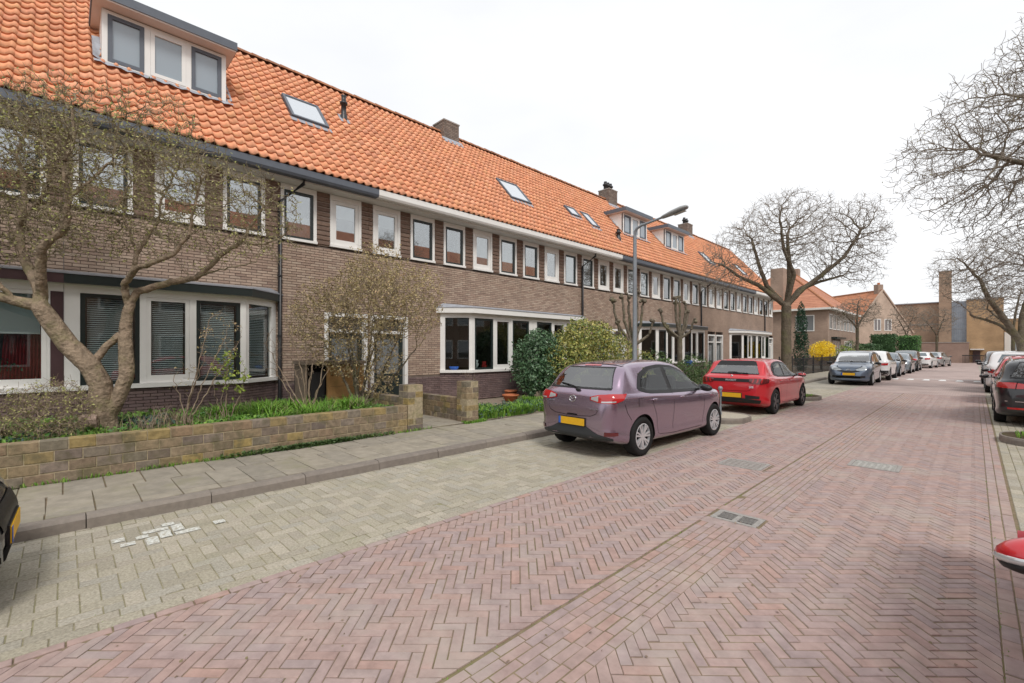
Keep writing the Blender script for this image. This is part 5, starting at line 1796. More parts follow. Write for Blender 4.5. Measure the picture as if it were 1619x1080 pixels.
ML = [
    [mg(165, 690, 0, .19), mg(161, 650, 0, .145), mg(158, 607, 0, .14), mg(145, 576, -.05, .125), mg(117, 545, -.1, .11), mg(99, 514, -.15, .105), mg(84, 486, -.2, .095), mg(60, 480, -.3, .07), mg(34, 470, -.4, .062), mg(0, 452, -.5, .055), mg(-40, 425, -.6, .045), mg(-70, 380, -.7, .03)],
    [mg(84, 486, -.2, .075), mg(80, 462, -.15, .068), mg(62, 447, -.05, .06), mg(38, 423, .05, .055), mg(20, 395, .1, .05), mg(12, 360, .15, .045), mg(12, 317, .2, .036), mg(4, 280, .3, .03), mg(-10, 230, .3, .02), mg(10, 175, .3, .014)],
    [mg(20, 355, .15, .03), mg(22, 342, .1, .028), mg(60, 320, 0, .024), mg(85, 300, -.1, .02), mg(90, 268, -.1, .018), mg(82, 225, -.1, .012)],
    [mg(82, 468, -.15, .06), mg(92, 450, -.25, .056), mg(102, 420, -.35, .05), mg(112, 402, -.4, .046), mg(122, 390, -.4, .043), mg(140, 379, -.4, .04), mg(148, 356, -.4, .036), mg(153, 325, -.45, .03), mg(152, 285, -.5, .024), mg(168, 245, -.5, .018), mg(165, 195, -.5, .012)],
    [mg(152, 330, -.45, .02), mg(170, 300, -.3, .017), mg(196, 262, -.2, .013), mg(205, 205, -.2, .009)],
    [mg(163, 660, 0, .13), mg(176, 639, .06, .10), mg(189, 595, .12, .088), mg(184, 556, .15, .078), mg(180, 525, .18, .072), mg(182, 492, .2, .06), mg(188, 470, .22, .052), mg(197, 457, .25, .048), mg(220, 449, .3, .044), mg(246, 440, .35, .042), mg(280, 432, .4, .038), mg(296, 415, .45, .033), mg(308, 396, .5, .03), mg(345, 369, .55, .026), mg(356, 342, .6, .02), mg(372, 318, .6, .015), mg(395, 292, .6, .01)],
    [mg(182, 478, .2, .045), mg(186, 448, .1, .04), mg(205, 436, 0, .037), mg(223, 426, -.1, .034), mg(250, 421, -.15, .03), mg(272, 414, -.2, .028), mg(292, 404, -.2, .025), mg(312, 378, -.2, .02), mg(318, 345, -.2, .016), mg(330, 300, -.2, .012)],
    [mg(145, 576, 0, .06), mg(155, 553, .08, .05), mg(168, 535, .14, .05), mg(180, 522, .18, .055)],
    [mg(205, 436, 0, .03), mg(207, 418, .05, .028), mg(207, 397, .1, .025), mg(220, 369, .15, .022), mg(231, 346, .2, .018), mg(240, 305, .2, .013), mg(262, 262, .2, .009)],
    [mg(207, 400, .1, .02), mg(204, 382, .05, .017), mg(195, 346, 0, .013), mg(198, 300, 0, .01)],
    [mg(345, 369, .55, .018), mg(380, 372, .6, .014), mg(410, 360, .6, .010), mg(432, 335, .6, .007)],
    [mg(60, 480, -.3, .03), mg(40, 440, -.5, .024), mg(-10, 400, -.6, .02), mg(-30, 330, -.6, .014), mg(-20, 260, -.6, .01)],
    [mg(280, 432, .4, .018), mg(310, 425, .3, .013), mg(345, 420, .2, .010), mg(390, 410, .2, .007)],
]
def mge(a, b, v, ra, rb, rv, w=1.0): return (np.array(mg(a, b, v)[:3]), (ra / MS, rv, rb / MS), w)
ME = [mge(40, 270, 0, 135, 150, 1.0), mge(165, 285, -.1, 130, 130, 1.0), mge(265, 300, .1, 120, 110, 1.0), mge(365, 330, .3, 90, 85, .9), mge(-60, 330, -.2, 90, 120, .9, .8), mge(90, 200, 0, 90, 85, .7, .8), mge(235, 210, 0, 90, 70, .7, .7)]
t, _, _, _ = tree('magnolia_tree', 'bare multi-stemmed magnolia with greenish buds in the raised front garden', 'tree', (-8.9, 0.43, 0.36), ML, ME, 10500, 0.07, 0.8, 0.095, 100, 0.0038, 2.08, 'bark_magnolia', 'twig_magnolia', 'bud_green', 9500, 0.042, split=0.014, wob=0.42, budr=0.0075, fuzz=0.7, flen=0.17)
g = Geo()
c = np.array(mg(154, 664, -0.18)[:3])
g.tube([c + CU * 0.10 + CV * .06, c, c - CU * 0.07 - CV * .05 + np.array((0, 0, 0.02))], [0.10, 0.11, 0.075], 10)
g.build('cut_stub', 'cut_wood' if 'cut_wood' in M else mat('cut_wood', [(0.36, 0.24, 0.18), (0.42, 0.32, 0.26)], 0.95, 0.1, noise=(40, 0.5), bump=(60, 1.0)), t)


def shrub(name, label, cat, base, tips, r0, m, twigm, bud, nbud, bsize, ells, natt, step=0.07, group=None, r_tip=0.0028, kill=0.11, wob=0.3, infl=0.6, it=40):
    limbs = []
    for k, tp in enumerate(tips):
        b = np.array(base, float); e_ = np.array(tp, float)
        if k > 0: b = b + np.array((rng.normal() * 0.04, rng.normal() * 0.04, 0.02))
        mid = b * 0.5 + e_ * 0.5 + rng.normal(size=3) * 0.05
        limbs.append([tuple(b) + (r0,), tuple(mid) + (r0 * 0.75,), tuple(e_) + (r0 * 0.45,)])
    return tree(name, label, cat, base, limbs, ells, natt, step, infl, kill, it, r_tip, 2.3, m, twigm, bud, nbud, bsize, group, split=0.012, wob=wob, budr=0.006, trunk_sides=7, fuzz=0.7, flen=0.15)


b = np.array((-9.25, 4.50, 0.38))
tips = [b + CU * a + CV * v + np.array((0, 0, z)) for a, v, z in ((0.05, 0, 1.5), (-.35, .2, 1.7), (.45, -.1, 1.6), (.8, .1, 1.5), (-.7, -.1, 1.45), (.2, .35, 1.9), (1.1, 0.1, 1.2), (-.1, -.3, 1.7), (.35, .2, 1.3), (.15, .1, 1.0), (.6, .25, 1.0))]
def sh_e(u, z, v, ru, rz, rv, w=1.0): return (b + CU * u + CV * v + np.array((0, 0, z)), (ru, rv, rz), w)
shrub('budding_shrub', 'tall rounded twiggy shrub with gold-green buds beside the gate pillar', 'shrub', tuple(b), tips, 0.028, 'bark_grey', 'twig_magnolia', 'bud_gold', 14000, 0.05, [sh_e(.25, 2.25, 0, 1.3, 1.05, .9), sh_e(-.8, 1.9, 0, .85, .95, .7, .9), sh_e(1.2, 2.35, 0, .85, .85, .6, .9), sh_e(.35, 3.0, 0, .95, .6, .6, 1.1), sh_e(.45, 1.0, 0, .55, .8, .5, 1.3), sh_e(-.3, 1.2, 0, .6, .6, .5)], 9500, 0.07, r_tip=0.0036, kill=0.085)
b = np.array((-8.8, 3.25, 0.37))
tips = [b + CU * a + CV * v + np.array((0, 0, z)) for a, v, z in ((0, 0, 1.25), (-.35, .1, 1.2), (-.6, 0, .95), (.3, .1, 1.15), (.45, -.1, .95), (-.15, -.2, 1.5), (.12, .2, 1.45), (-.75, .1, 1.3), (.05, .1, 1.0))]
shrub('bare_shrub', 'leafless pale shrub fanning out of the grass in front of the bin store', 'shrub', tuple(b), tips, 0.014, 'twig_pale', 'twig_pale', None, 0, 0.03, [sh_e(0, 1.2, 0, .55, .6, .4), sh_e(-.6, 1.25, 0, .45, .55, .4), sh_e(-.2, 1.75, 0, .4, .4, .4)], 420, 0.08, wob=0.18, kill=0.15)
b = np.array((-8.55, 1.30, 0.37))
tips = [b + CU * a + CV * v + np.array((0, 0, z)) for a, v, z in ((0.35, 0, 1.2), (.62, .1, 1.55), (.9, 0, 1.5), (-.2, .1, .9), (.5, -.1, 1.8), (.2, .1, 1.0))]
shrub('bare_shrub', 'thin leaning bare stems rising between the magnolia and the blinds', 'shrub', tuple(b), tips, 0.011, 'twig_pale', 'twig_pale', 'bud_gold', 160, 0.035, [sh_e(.6, 1.5, 0, .6, .5, .3), sh_e(.1, .9, 0, .4, .4, .3)], 220, 0.08, wob=0.2, kill=0.17)
b = np.array((-8.75, 1.95, 0.37))
tips = [b + CU * a + CV * v + np.array((0, 0, z)) for a, v, z in ((0.0, 0, .9), (.25, .1, 1.0), (-.25, 0, .8), (.12, -.1, 1.25))]
shrub('young_shrub', 'young shrub with fresh yellow-green leaves in front of the slatted blinds', 'shrub', tuple(b), tips, 0.010, 'twig_pale', 'twig_pale', 'leaf_fresh', 420, 0.055, [sh_e(.05, .9, 0, .35, .45, .3)], 150, 0.07, wob=0.2, kill=0.13)
b = np.array((-8.65, -0.25, 0.37))
tips = [b + CU * a + CV * v + np.array((0, 0, z)) for a, v, z in ((0, 0, .4), (.3, 0, .35), (-.4, .1, .35), (.5, .1, .45), (-.6, 0, .3), (.2, -.2, .4))]
shrub('dry_shrub', 'low brown dry shrub mound left of the magnolia trunk', 'shrub', tuple(b), tips, 0.010, 'dry_stalk', 'dry_stalk', 'bud_green', 1500, 0.035, [sh_e(.15, .46, 0, .62, .46, .5), sh_e(-.55, .40, 0, .55, .42, .5), sh_e(.5, .6, -.2, .4, .4, .3)], 2600, 0.05, wob=0.3, kill=0.055)
b = np.array((-8.3, 6.75, 0.13))
tips = [b + CU * a + CV * v + np.array((0, 0, z)) for a, v, z in ((0, 0, .5), (.2, 0, .6), (-.2, .1, .5), (.1, -.1, .8))]
shrub('bare_shrub', 'small bare twigs behind the right gate pillar', 'shrub', tuple(b), tips, 0.008, 'dry_stalk', 'dry_stalk', None, 0, 0.03, [sh_e(0, .7, 0, .4, .4, .3)], 120, 0.06)


def leafy(name, label, cat, ells, n, size, m, base, stems=0, group=None, shell=0.75, stem_m='bark_grey', hole=0.35):
    """evergreen: leaves crowd the outer shell of overlapping lobes"""
    t = thing(name, label, cat, base, group=group)
    P, Nn = [], []
    vol = np.array([e[1][0] * e[1][2] for e in ells], float); vol /= vol.sum()
    for e, v in zip(ells, vol):
        k = int(n * v)
        q = rng.normal(size=(k, 3)); q /= np.linalg.norm(q, axis=1)[:, None]
        rr = np.where(rng.random(k) < shell, rng.normal(0.95, 0.07, k), rng.uniform(0.4, 0.95, k))
        lump = 1 + 0.10 * np.sin(q[:, 0] * 7 + e[0][0]) * np.sin(q[:, 1] * 6 + 1.3) + 0.08 * np.sin(q[:, 2] * 9 + q[:, 0] * 5)
        P.append(np.array(e[0]) + q * (rr * lump)[:, None] * np.array(e[1])); Nn.append(q)
    P = np.vstack(P); Nn = np.vstack(Nn)
    ok = P[:, 2] > base[2]
    P, Nn = P[ok], Nn[ok]
    V, F = leaves(P, np.full(len(P), size), 0.5, 0.2, Nn * 0.8)
    o = put(mesh_np('foliage', V, F, m), 'foliage', t)
    for k in range(stems):
        e = ells[k % len(ells)]
        g = Geo(); top = np.array(e[0]) + rng.normal(size=3) * np.array(e[1]) * 0.3
        bb = np.array(base) + np.array((rng.normal() * 0.08, rng.normal() * 0.08, 0))
        g.tube([bb, bb * 0.5 + top * 0.5 + rng.normal(size=3) * 0.04, top], [0.04, 0.03, 0.012], 6)
        g.build('stem', stem_m, t, True)
    return t


leafy('evergreen_shrub', 'dark green evergreen shrub with pale leaf edges in front of the second bay', 'shrub', [((-9.5, 10.5, 1.25), (.75, .8, .95)), ((-9.2, 10.1, .85), (.55, .55, .6)), ((-9.5, 11.0, .9), (.6, .7, .75)), ((-9.6, 10.7, 1.85), (.5, .5, .45))], 11000, 0.098, 'leaf_dark', (-9.5, 10.6, .12), 4)
leafy('evergreen_shrub', 'large gold-green variegated evergreen shrub behind the mauve hatchback', 'shrub', [((-8.9, 12.0, 1.5), (1.1, 1.15, 1.05)), ((-8.8, 13.2, 1.3), (.9, 1.0, .95)), ((-8.7, 11.0, 1.2), (.75, .7, .8)), ((-8.9, 12.3, 2.1), (.8, .95, .55)), ((-8.4, 12.3, .75), (.8, 1.3, .65))], 19000, 0.088, 'leaf_gold', (-8.9, 12.2, .12), 4)
leafy('evergreen_shrub', 'mid-green rounded shrub right of the second pollarded tree', 'shrub', [((-8.0, 18.3, .75), (.7, .9, .7)), ((-7.9, 19.3, .55), (.6, .7, .5)), ((-8.1, 17.6, .6), (.6, .6, .55))], 4200, 0.085, 'leaf_mid', (-8.0, 18.4, .12), 3)
leafy('evergreen_shrub', 'green shrub between the lamp post and the second pollarded tree', 'shrub', [((-8.6, 16.3, .9), (.6, .6, .7)), ((-8.7, 17.0, .75), (.5, .5, .55))], 2400, 0.085, 'leaf_mid', (-8.6, 16.5, .12), 2)
leafy('evergreen_shrub', 'small bright shrub just right of the lamp post foot', 'shrub', [((-8.5, 15.2, .85), (.42, .45, .75))], 1200, 0.08, 'leaf_gold', (-8.5, 15.2, .12), 1)
leafy('cypress', 'narrow dark cypress column beside the large street tree', 'tree', [((-8.8, 38.1, 1.6), (.48, .48, 1.6)), ((-8.8, 38.1, 3.1), (.40, .40, 1.5)), ((-8.8, 38.1, 4.2), (.24, .24, .95))], 4200, 0.12, 'leaf_cypress', (-8.8, 38.1, .12), 1)
leafy('forsythia', 'bright yellow forsythia in full flower behind the iron fence', 'shrub', [((-8.3, 41.9, 1.55), (.85, .95, .75)), ((-8.2, 42.6, 1.75), (.65, .7, .6)), ((-8.3, 41.2, 1.45), (.6, .6, .55))], 4200, 0.10, 'forsythia', (-8.3, 42, .12), 3)
leafy('evergreen_shrub', 'fresh light green bush behind the blue-grey people carrier', 'shrub', [((-7.4, 45.5, 1.1), (.8, .9, .9)), ((-7.2, 46.3, .9), (.6, .7, .7))], 1600, 0.12, 'leaf_fresh', (-7.4, 45.6, .12), 2)
leafy('evergreen_shrub', 'olive shrub around the foot of the small street tree', 'shrub', [((-7.4, 48.5, 1.3), (.9, 1.0, 1.1)), ((-7.0, 50, 1.1), (.9, 1.1, .9))], 2200, 0.12, 'leaf_mid', (-7.3, 48.6, .12), 2)


def hedge(label, x0, x1, y0, y1, h, m, n, ang=0):
    t = thing('hedge', label, 'hedge', ((x0 + x1) / 2, (y0 + y1) / 2, .1), group='clipped hedges at the street corner')
    P = np.c_[rng.uniform(x0, x1, n), rng.uniform(y0, y1, n), rng.uniform(.1, h, n)]
    f = rng.integers(0, 5, n)
    P[f == 0, 0] = x0; P[f == 1, 0] = x1; P[f == 2, 1] = y0; P[f == 3, 1] = y1; P[f == 4, 2] = h
    P += rng.normal(size=(n, 3)) * 0.07
    V, F = leaves(P, np.full(n, 0.15), 0.6, 0.2)
    put(mesh_np('foliage', V, F, m), 'foliage', t)
    Geo().box(x0 + .12, x1 - .12, y0 + .12, y1 - .12, .05, h - .12).build('inner_twigs', 'leaf_hedge', t)


hedge('low dark clipped hedge beyond the parked cars', -7.6, -6.4, 51.5, 57.5, 2.1, 'leaf_hedge', 3200)
hedge('tall dark green clipped hedge at the corner', -7.4, -5.6, 58.5, 61.5, 3.15, 'leaf_hedge', 3000)
hedge('tall light green columnar hedge at the corner', -5.5, -3.9, 60.5, 63.5, 3.0, 'leaf_light_hedge', 3000)

# pollarded trees
def pollard(label, x, y, zf, ends):
    limbs = [[(x, y, .1, .12), (x, y, zf * .5, .105), (x, y, zf, .10)]]
    for (u, v, z) in ends:
        e_ = np.array((x, y, 0)) + CU * u + CV * v + np.array((0, 0, z))
        s_ = np.array((x, y, zf - 0.1))
        mid = s_ * 0.45 + e_ * 0.55 + CU * u * 0.22 + np.array((0, 0, -0.12))
        limbs.append([tuple(s_) + (.06,), tuple(mid) + (.05,), tuple(e_) + (.038,)])
    t, pos, par, rad = tree('pollarded_tree', label, 'tree', (x, y, .1), limbs, [((x, y, zf + 20), (.1, .1, .1))], 10, 0.12, 0.3, 0.1, 1, .02, 2.3, 'bark_grey', 'bark_grey', group='pollarded trees in the front gardens')
    for (u, v, z) in ends:
        e_ = np.array((x, y, 0)) + CU * u + CV * v + np.array((0, 0, z))
        g = Geo()
        for k in range(4): g.ball(e_ + rng.normal(size=3) * 0.04, rng.uniform(.05, .085), 7, 5)
        g.build('knuckle', 'bark_grey', t, True)


pollard('pollarded tree with knobbly fists directly behind the lamp post', -8.8, 14.9, 1.9, [(-.75, 0, 3.55), (-.35, .2, 3.7), (.05, -.2, 3.85), (.4, .1, 3.5), (.75, 0, 2.75), (-.6, -.2, 2.7), (.25, .3, 3.8), (-.1, .3, 3.65)])
pollard('pollarded tree with knobbly fists right of the lamp post', -8.7, 18.5, 2.25, [(-.85, 0, 3.35), (-.55, .2, 2.75), (-.25, -.2, 3.85), (.05, .2, 3.9), (.25, 0, 3.6), (.4, .2, 3.3), (.55, -.1, 2.9), (-.1, .3, 3.7)])


# street trees
def street_tree(label, x, y, zf, ells, limbs_uvz, natt, step, infl, kill, it, r0, r_tip, bark='bark_dark', twig='twig_grey', lean=(0, 0), bud=None, nbud=0, ex=2.25, wob=0.22, clip=None, group='bare street trees', bsize=0.03, fuzz=0.9, flen=0.38):
    base = np.array((x, y, 0.1))
    top = base + np.array((lean[0], lean[1], zf))
    limbs = [[tuple(base - (0, 0, .1)) + (r0 * 1.3,), tuple(base + (lean[0] * .1, lean[1] * .1, .5)) + (r0 * 1.02,), tuple(base * .5 + top * .5) + (r0 * .92,), tuple(top) + (r0 * .9,)]]
    for pl in limbs_uvz:
        P = [tuple(top) + (pl[0][3] if len(pl[0]) > 3 else r0 * .55,)]
        for (u, v, z, r_) in pl:
            q = base + np.array((lean[0], lean[1], 0)) + CU * u + CV * v + np.array((0, 0, z))
            P.append(tuple(q) + (r_,))
        limbs.append(P)
    E = [(top * np.array((1, 1, 0)) + CU * u + CV * v + np.array((0, 0, z)), (ru, rv, rz), w) for (u, v, z, ru, rv, rz, w) in ells]
    return tree('street_tree', label, 'tree', tuple(base), limbs, E, natt, step, infl, kill, it, r_tip, ex, bark, twig, bud, nbud, bsize, group, split=0.03, wob=wob, clip=clip, fuzz=fuzz, flen=flen)


street_tree('large bare street tree with wide crown on the left pavement', -6.45, 25.2, 3.7,
            [(-2.2, 0, 6.3, 2.0, 1.7, 1.6, 1), (0, 0, 7.6, 2.4, 2.2, 1.9, 1), (2.6, 0, 7.0, 2.2, 2.0, 2.0, 1), (3.9, 0, 8.0, 1.0, 1.0, 1.5, .8), (-3.2, 0, 5.2, 1.3, 1.2, 1.1, 1), (3.6, 0, 5.6, 1.2, 1.2, 1.0, .8)],
            [[(-.5, 0, 4.1, .13), (-1.3, .1, 4.75, .10), (-2.3, .1, 5.2, .07), (-3.2, 0, 5.8, .05)], [(.25, .1, 4.9, .14), (.25, .2, 6.0, .10), (.1, .1, 7.2, .06)], [(.7, -.1, 4.5, .12), (1.6, -.2, 5.2, .09), (2.7, -.2, 6.1, .065), (3.6, -.1, 7.4, .05)], [(.9, .4, 4.6, .11), (2.0, .5, 5.0, .07), (3.2, .6, 5.3, .045)], [(-.9, .1, 4.7, .11), (-1.3, .1, 5.8, .08), (-1.7, 0, 7.0, .05)], [(.2, -.3, 5.2, .1), (-.5, -.6, 6.4, .07), (-.7, -.7, 7.6, .04)]],
            11000, 0.17, 1.7, 0.18, 90, .24, .0062)
def vis_clip(A):
    Z = -A[:, 0] * math.sin(TH) + A[:, 1] * math.cos(TH)
    X = A[:, 0] * math.cos(TH) + A[:, 1] * math.sin(TH)
    return X / Z < 1.35
street_tree('near bare tree reaching into the photo from the upper right edge', 3.05, 15.2, 3.0,
            [(-2.0, 0, 6.0, 2.8, 2.4, 1.9, 1), (-3.6, 0, 5.3, 1.9, 1.7, 1.35, 1.1), (-1.2, 0, 7.4, 2.2, 2.0, 1.5, 1), (-2.6, 0, 4.4, 2.0, 1.6, .8, 1)],
            [[(-.6, 0, 4.0, .11), (-1.6, 0, 4.7, .08), (-2.8, .1, 5.0, .05), (-3.8, .1, 5.2, .03)], [(-.4, .3, 4.6, .10), (-1.2, .3, 5.8, .07), (-2.0, .3, 7.0, .04)], [(.3, -.2, 4.8, .10), (0, -.2, 6.4, .07), (-.6, -.3, 7.8, .035)], [(-.7, -.4, 3.9, .07), (-1.8, -.6, 4.1, .05), (-3.0, -.6, 4.2, .03)], [(-.8, .1, 4.5, .07), (-2.0, .1, 5.6, .05), (-3.0, 0, 6.2, .03)]],
            13000, 0.13, 1.3, 0.14, 90, .19, .0045, 'bark_grey', 'twig_grey', bud='bud_green', nbud=1200, wob=0.25, bsize=0.035, flen=0.28)
street_tree('leaning bare street tree on the right beyond the black estate car', 1.55, 27.5, 1.9,
            [(-1.6, 0, 4.6, 1.5, 1.3, 1.3, 1), (.2, 0, 5.2, 1.6, 1.4, 1.4, 1), (-2.3, 0, 4.9, 1.1, 1.0, 1.1, 1), (-.6, 0, 5.6, 1.3, 1.2, 1.0, 1), (1.6, 0, 4.6, 1.3, 1.2, 1.4, .8)],
            [[(-.7, 0, 2.9, .11), (-1.25, 0, 3.6, .08), (-1.5, .1, 4.4, .055), (-2.1, .1, 5.0, .03)], [(.2, .1, 3.0, .10), (.5, .1, 4.0, .07), (.3, .1, 5.2, .04)], [(-.5, .3, 2.6, .06), (-1.6, .4, 3.0, .035)], [(.9, 0, 3.2, .08), (1.5, 0, 4.4, .05)]],
            6500, 0.14, 1.2, 0.15, 70, .155, .0055, 'bark_grey', 'twig_grey', lean=(-.25, -.15))
street_tree('small bare street tree in front of the hip-roofed corner house', -6.6, 45.5, 3.3, [(0, 0, 4.7, 1.7, 1.5, 1.2, 1), (-1, 0, 4.4, 1.0, 1, .9, 1)], [[(-.5, 0, 3.9, .07), (-1.2, 0, 4.6, .04)], [(.4, .1, 4.0, .07), (1.0, 0, 4.9, .04)], [(0, 0, 4.4, .06), (.1, 0, 5.4, .03)]], 2600, 0.18, 1.2, 0.2, 50, .12, .009)
street_tree('small bare tree in front of the church, left of the brick tower', -5.2, 66, 3.2, [(0, 0, 5.0, 1.9, 1.6, 1.8, 1)], [[(-.5, 0, 4.2, .045), (-1.0, 0, 5.0, .03)], [(.4, .1, 4.3, .045), (.8, 0, 5.4, .03)]], 1700, 0.22, 1.5, 0.26, 50, .11, .011)
street_tree('small bare tree in front of the brick tower', -2.9, 69, 3.0, [(0, 0, 5.0, 1.8, 1.6, 1.6, 1), (-1.2, 0, 4.3, 1.0, 1, .8, .8)], [[(-.5, 0, 3.9, .05), (-1.1, 0, 4.6, .03)], [(.5, .1, 4.2, .05), (.9, 0, 5.4, .03)]], 1900, 0.22, 1.5, 0.26, 50, .13, .011)
street_tree('slim bare tree behind the leaning right-hand tree', 1.9, 47, 3.0, [(-.8, 0, 4.8, 1.9, 1.6, 1.5, 1)], [[(-.8, 0, 3.6, .06), (-1.8, 0, 4.4, .04)], [(.3, .1, 4.2, .06), (.5, 0, 5.6, .04)]], 1500, 0.2, 1.3, 0.24, 50, .12, .01)
# ------------------------------------------------------------------ cars


def pchip(xs, ys):
    xs, ys = np.array(xs, float), np.array(ys, float)
    h = np.diff(xs); d = np.diff(ys) / h
    m = np.zeros(len(xs))
    for i in range(1, len(xs) - 1):
        if d[i - 1] * d[i] > 0:
            w1, w2 = 2 * h[i] + h[i - 1], h[i] + 2 * h[i - 1]
            m[i] = (w1 + w2) / (w1 / d[i - 1] + w2 / d[i])
    m[0], m[-1] = d[0], d[-1]

    def f(x):
        x = np.clip(np.asarray(x, float), xs[0], xs[-1])
        i = np.clip(np.searchsorted(xs, x) - 1, 0, len(h) - 1)
        t = (x - xs[i]) / h[i]
        return ((1 + 2 * t) * (1 - t) ** 2 * ys[i] + t * (1 - t) ** 2 * h[i] * m[i] + t * t * (3 - 2 * t) * ys[i + 1] + t * t * (t - 1) * h[i] * m[i + 1])
    return f


SPEC = {
    'hatch': dict(L=4.06, W=1.70, wr=0.655, axles=(0.74, 3.31), R=0.312,
                  top=[(0, .74), (.02, .90), (.06, 1.0), (.14, 1.055), (.22, 1.12), (.42, 1.33), (.56, 1.43), (.75, 1.465), (1.2, 1.50), (1.7, 1.505), (2.1, 1.475), (2.45, 1.38), (2.8, 1.20), (3.05, 1.045), (3.2, 1.00), (3.5, .945), (3.8, .84), (3.96, .72), (4.06, .58)],
                  plan=[(0, .56), (.05, .68), (.14, .765), (.35, .825), (.8, .848), (2.0, .85), (3.0, .845), (3.5, .81), (3.8, .72), (3.97, .58), (4.06, .42)],
                  bot=[(0, .33), (.15, .26), (.5, .19), (3.4, .17), (3.9, .2), (4.06, .28)], belt=[(0, .98), (.8, .98), (2.0, .93), (3.2, .90), (4.06, .8)]),
    'supermini': dict(L=4.055, W=1.745, wr=0.70, axles=(0.76, 3.30), R=0.33,
                      top=[(0, .72), (.02, .90), (.07, .985), (.18, 1.03), (.30, 1.16), (.46, 1.33), (.52, 1.40), (.8, 1.425), (1.3, 1.445), (1.75, 1.44), (2.1, 1.41), (2.45, 1.315), (2.8, 1.15), (3.0, 1.03), (3.2, .985), (3.5, .94), (3.8, .86), (3.96, .76), (4.055, .6)],
                      plan=[(0, .60), (.05, .72), (.14, .80), (.35, .85), (.8, .872), (2.0, .865), (3.0, .865), (3.5, .84), (3.8, .75), (3.97, .62), (4.055, .45)],
                      bot=[(0, .36), (.15, .27), (.5, .18), (3.4, .17), (3.9, .2), (4.055, .28)], belt=[(0, .97), (.8, .96), (2.0, .92), (3.2, .90), (4.055, .8)]),
    'mpv': dict(L=4.28, W=1.755, wr=0.72, axles=(0.80, 3.56), R=0.315,
                top=[(0, .80), (.03, 1.0), (.10, 1.12), (.25, 1.40), (.40, 1.56), (.7, 1.61), (1.5, 1.635), (2.1, 1.615), (2.5, 1.53), (2.9, 1.34), (3.25, 1.12), (3.45, 1.02), (3.8, .95), (4.05, .86), (4.2, .72), (4.28, .55)],
                plan=[(0, .62), (.05, .74), (.2, .83), (.6, .872), (2.0, .877), (3.2, .872), (3.7, .84), (4.0, .76), (4.18, .64), (4.28, .5)],
                bot=[(0, .32), (.2, .25), (.6, .19), (3.7, .17), (4.1, .2), (4.28, .26)], belt=[(0, 1.02), (.8, 1.0), (2.2, .96), (3.4, .93), (4.28, .8)]),
    'estate': dict(L=4.56, W=1.80, wr=0.715, axles=(0.98, 3.62), R=0.325,
                   top=[(0, .70), (.02, .88), (.06, .98), (.14, 1.05), (.30, 1.22), (.46, 1.385), (.58, 1.44), (1.0, 1.475), (1.9, 1.485), (2.35, 1.455), (2.75, 1.345), (3.1, 1.15), (3.35, 1.02), (3.6, .97), (4.1, .90), (4.35, .80), (4.5, .68), (4.56, .56)],
                   plan=[(0, .62), (.05, .74), (.16, .83), (.4, .875), (.9, .897), (2.2, .90), (3.4, .89), (3.9, .86), (4.3, .75), (4.48, .6), (4.56, .46)],
                   bot=[(0, .34), (.2, .26), (.6, .18), (3.8, .17), (4.3, .2), (4.56, .27)], belt=[(0, .98), (.9, .98), (2.2, .94), (3.5, .91), (4.56, .8)]),
    'suv': dict(L=4.40, W=1.83, wr=0.74, axles=(0.86, 3.50), R=0.35,
                top=[(0, .85), (.03, 1.04), (.08, 1.12), (.22, 1.25), (.42, 1.50), (.6, 1.58), (1.1, 1.625), (1.9, 1.625), (2.3, 1.58), (2.7, 1.44), (3.05, 1.22), (3.25, 1.12), (3.6, 1.07), (4.0, 1.0), (4.25, .86), (4.40, .6)],
                plan=[(0, .64), (.05, .76), (.16, .85), (.4, .90), (.9, .913), (2.2, .915), (3.3, .91), (3.8, .88), (4.15, .78), (4.32, .62), (4.40, .5)],
                bot=[(0, .40), (.2, .31), (.6, .23), (3.7, .22), (4.1, .25), (4.40, .33)], belt=[(0, 1.1), (.9, 1.08), (2.2, 1.03), (3.4, 1.0), (4.40, .9)]),
}


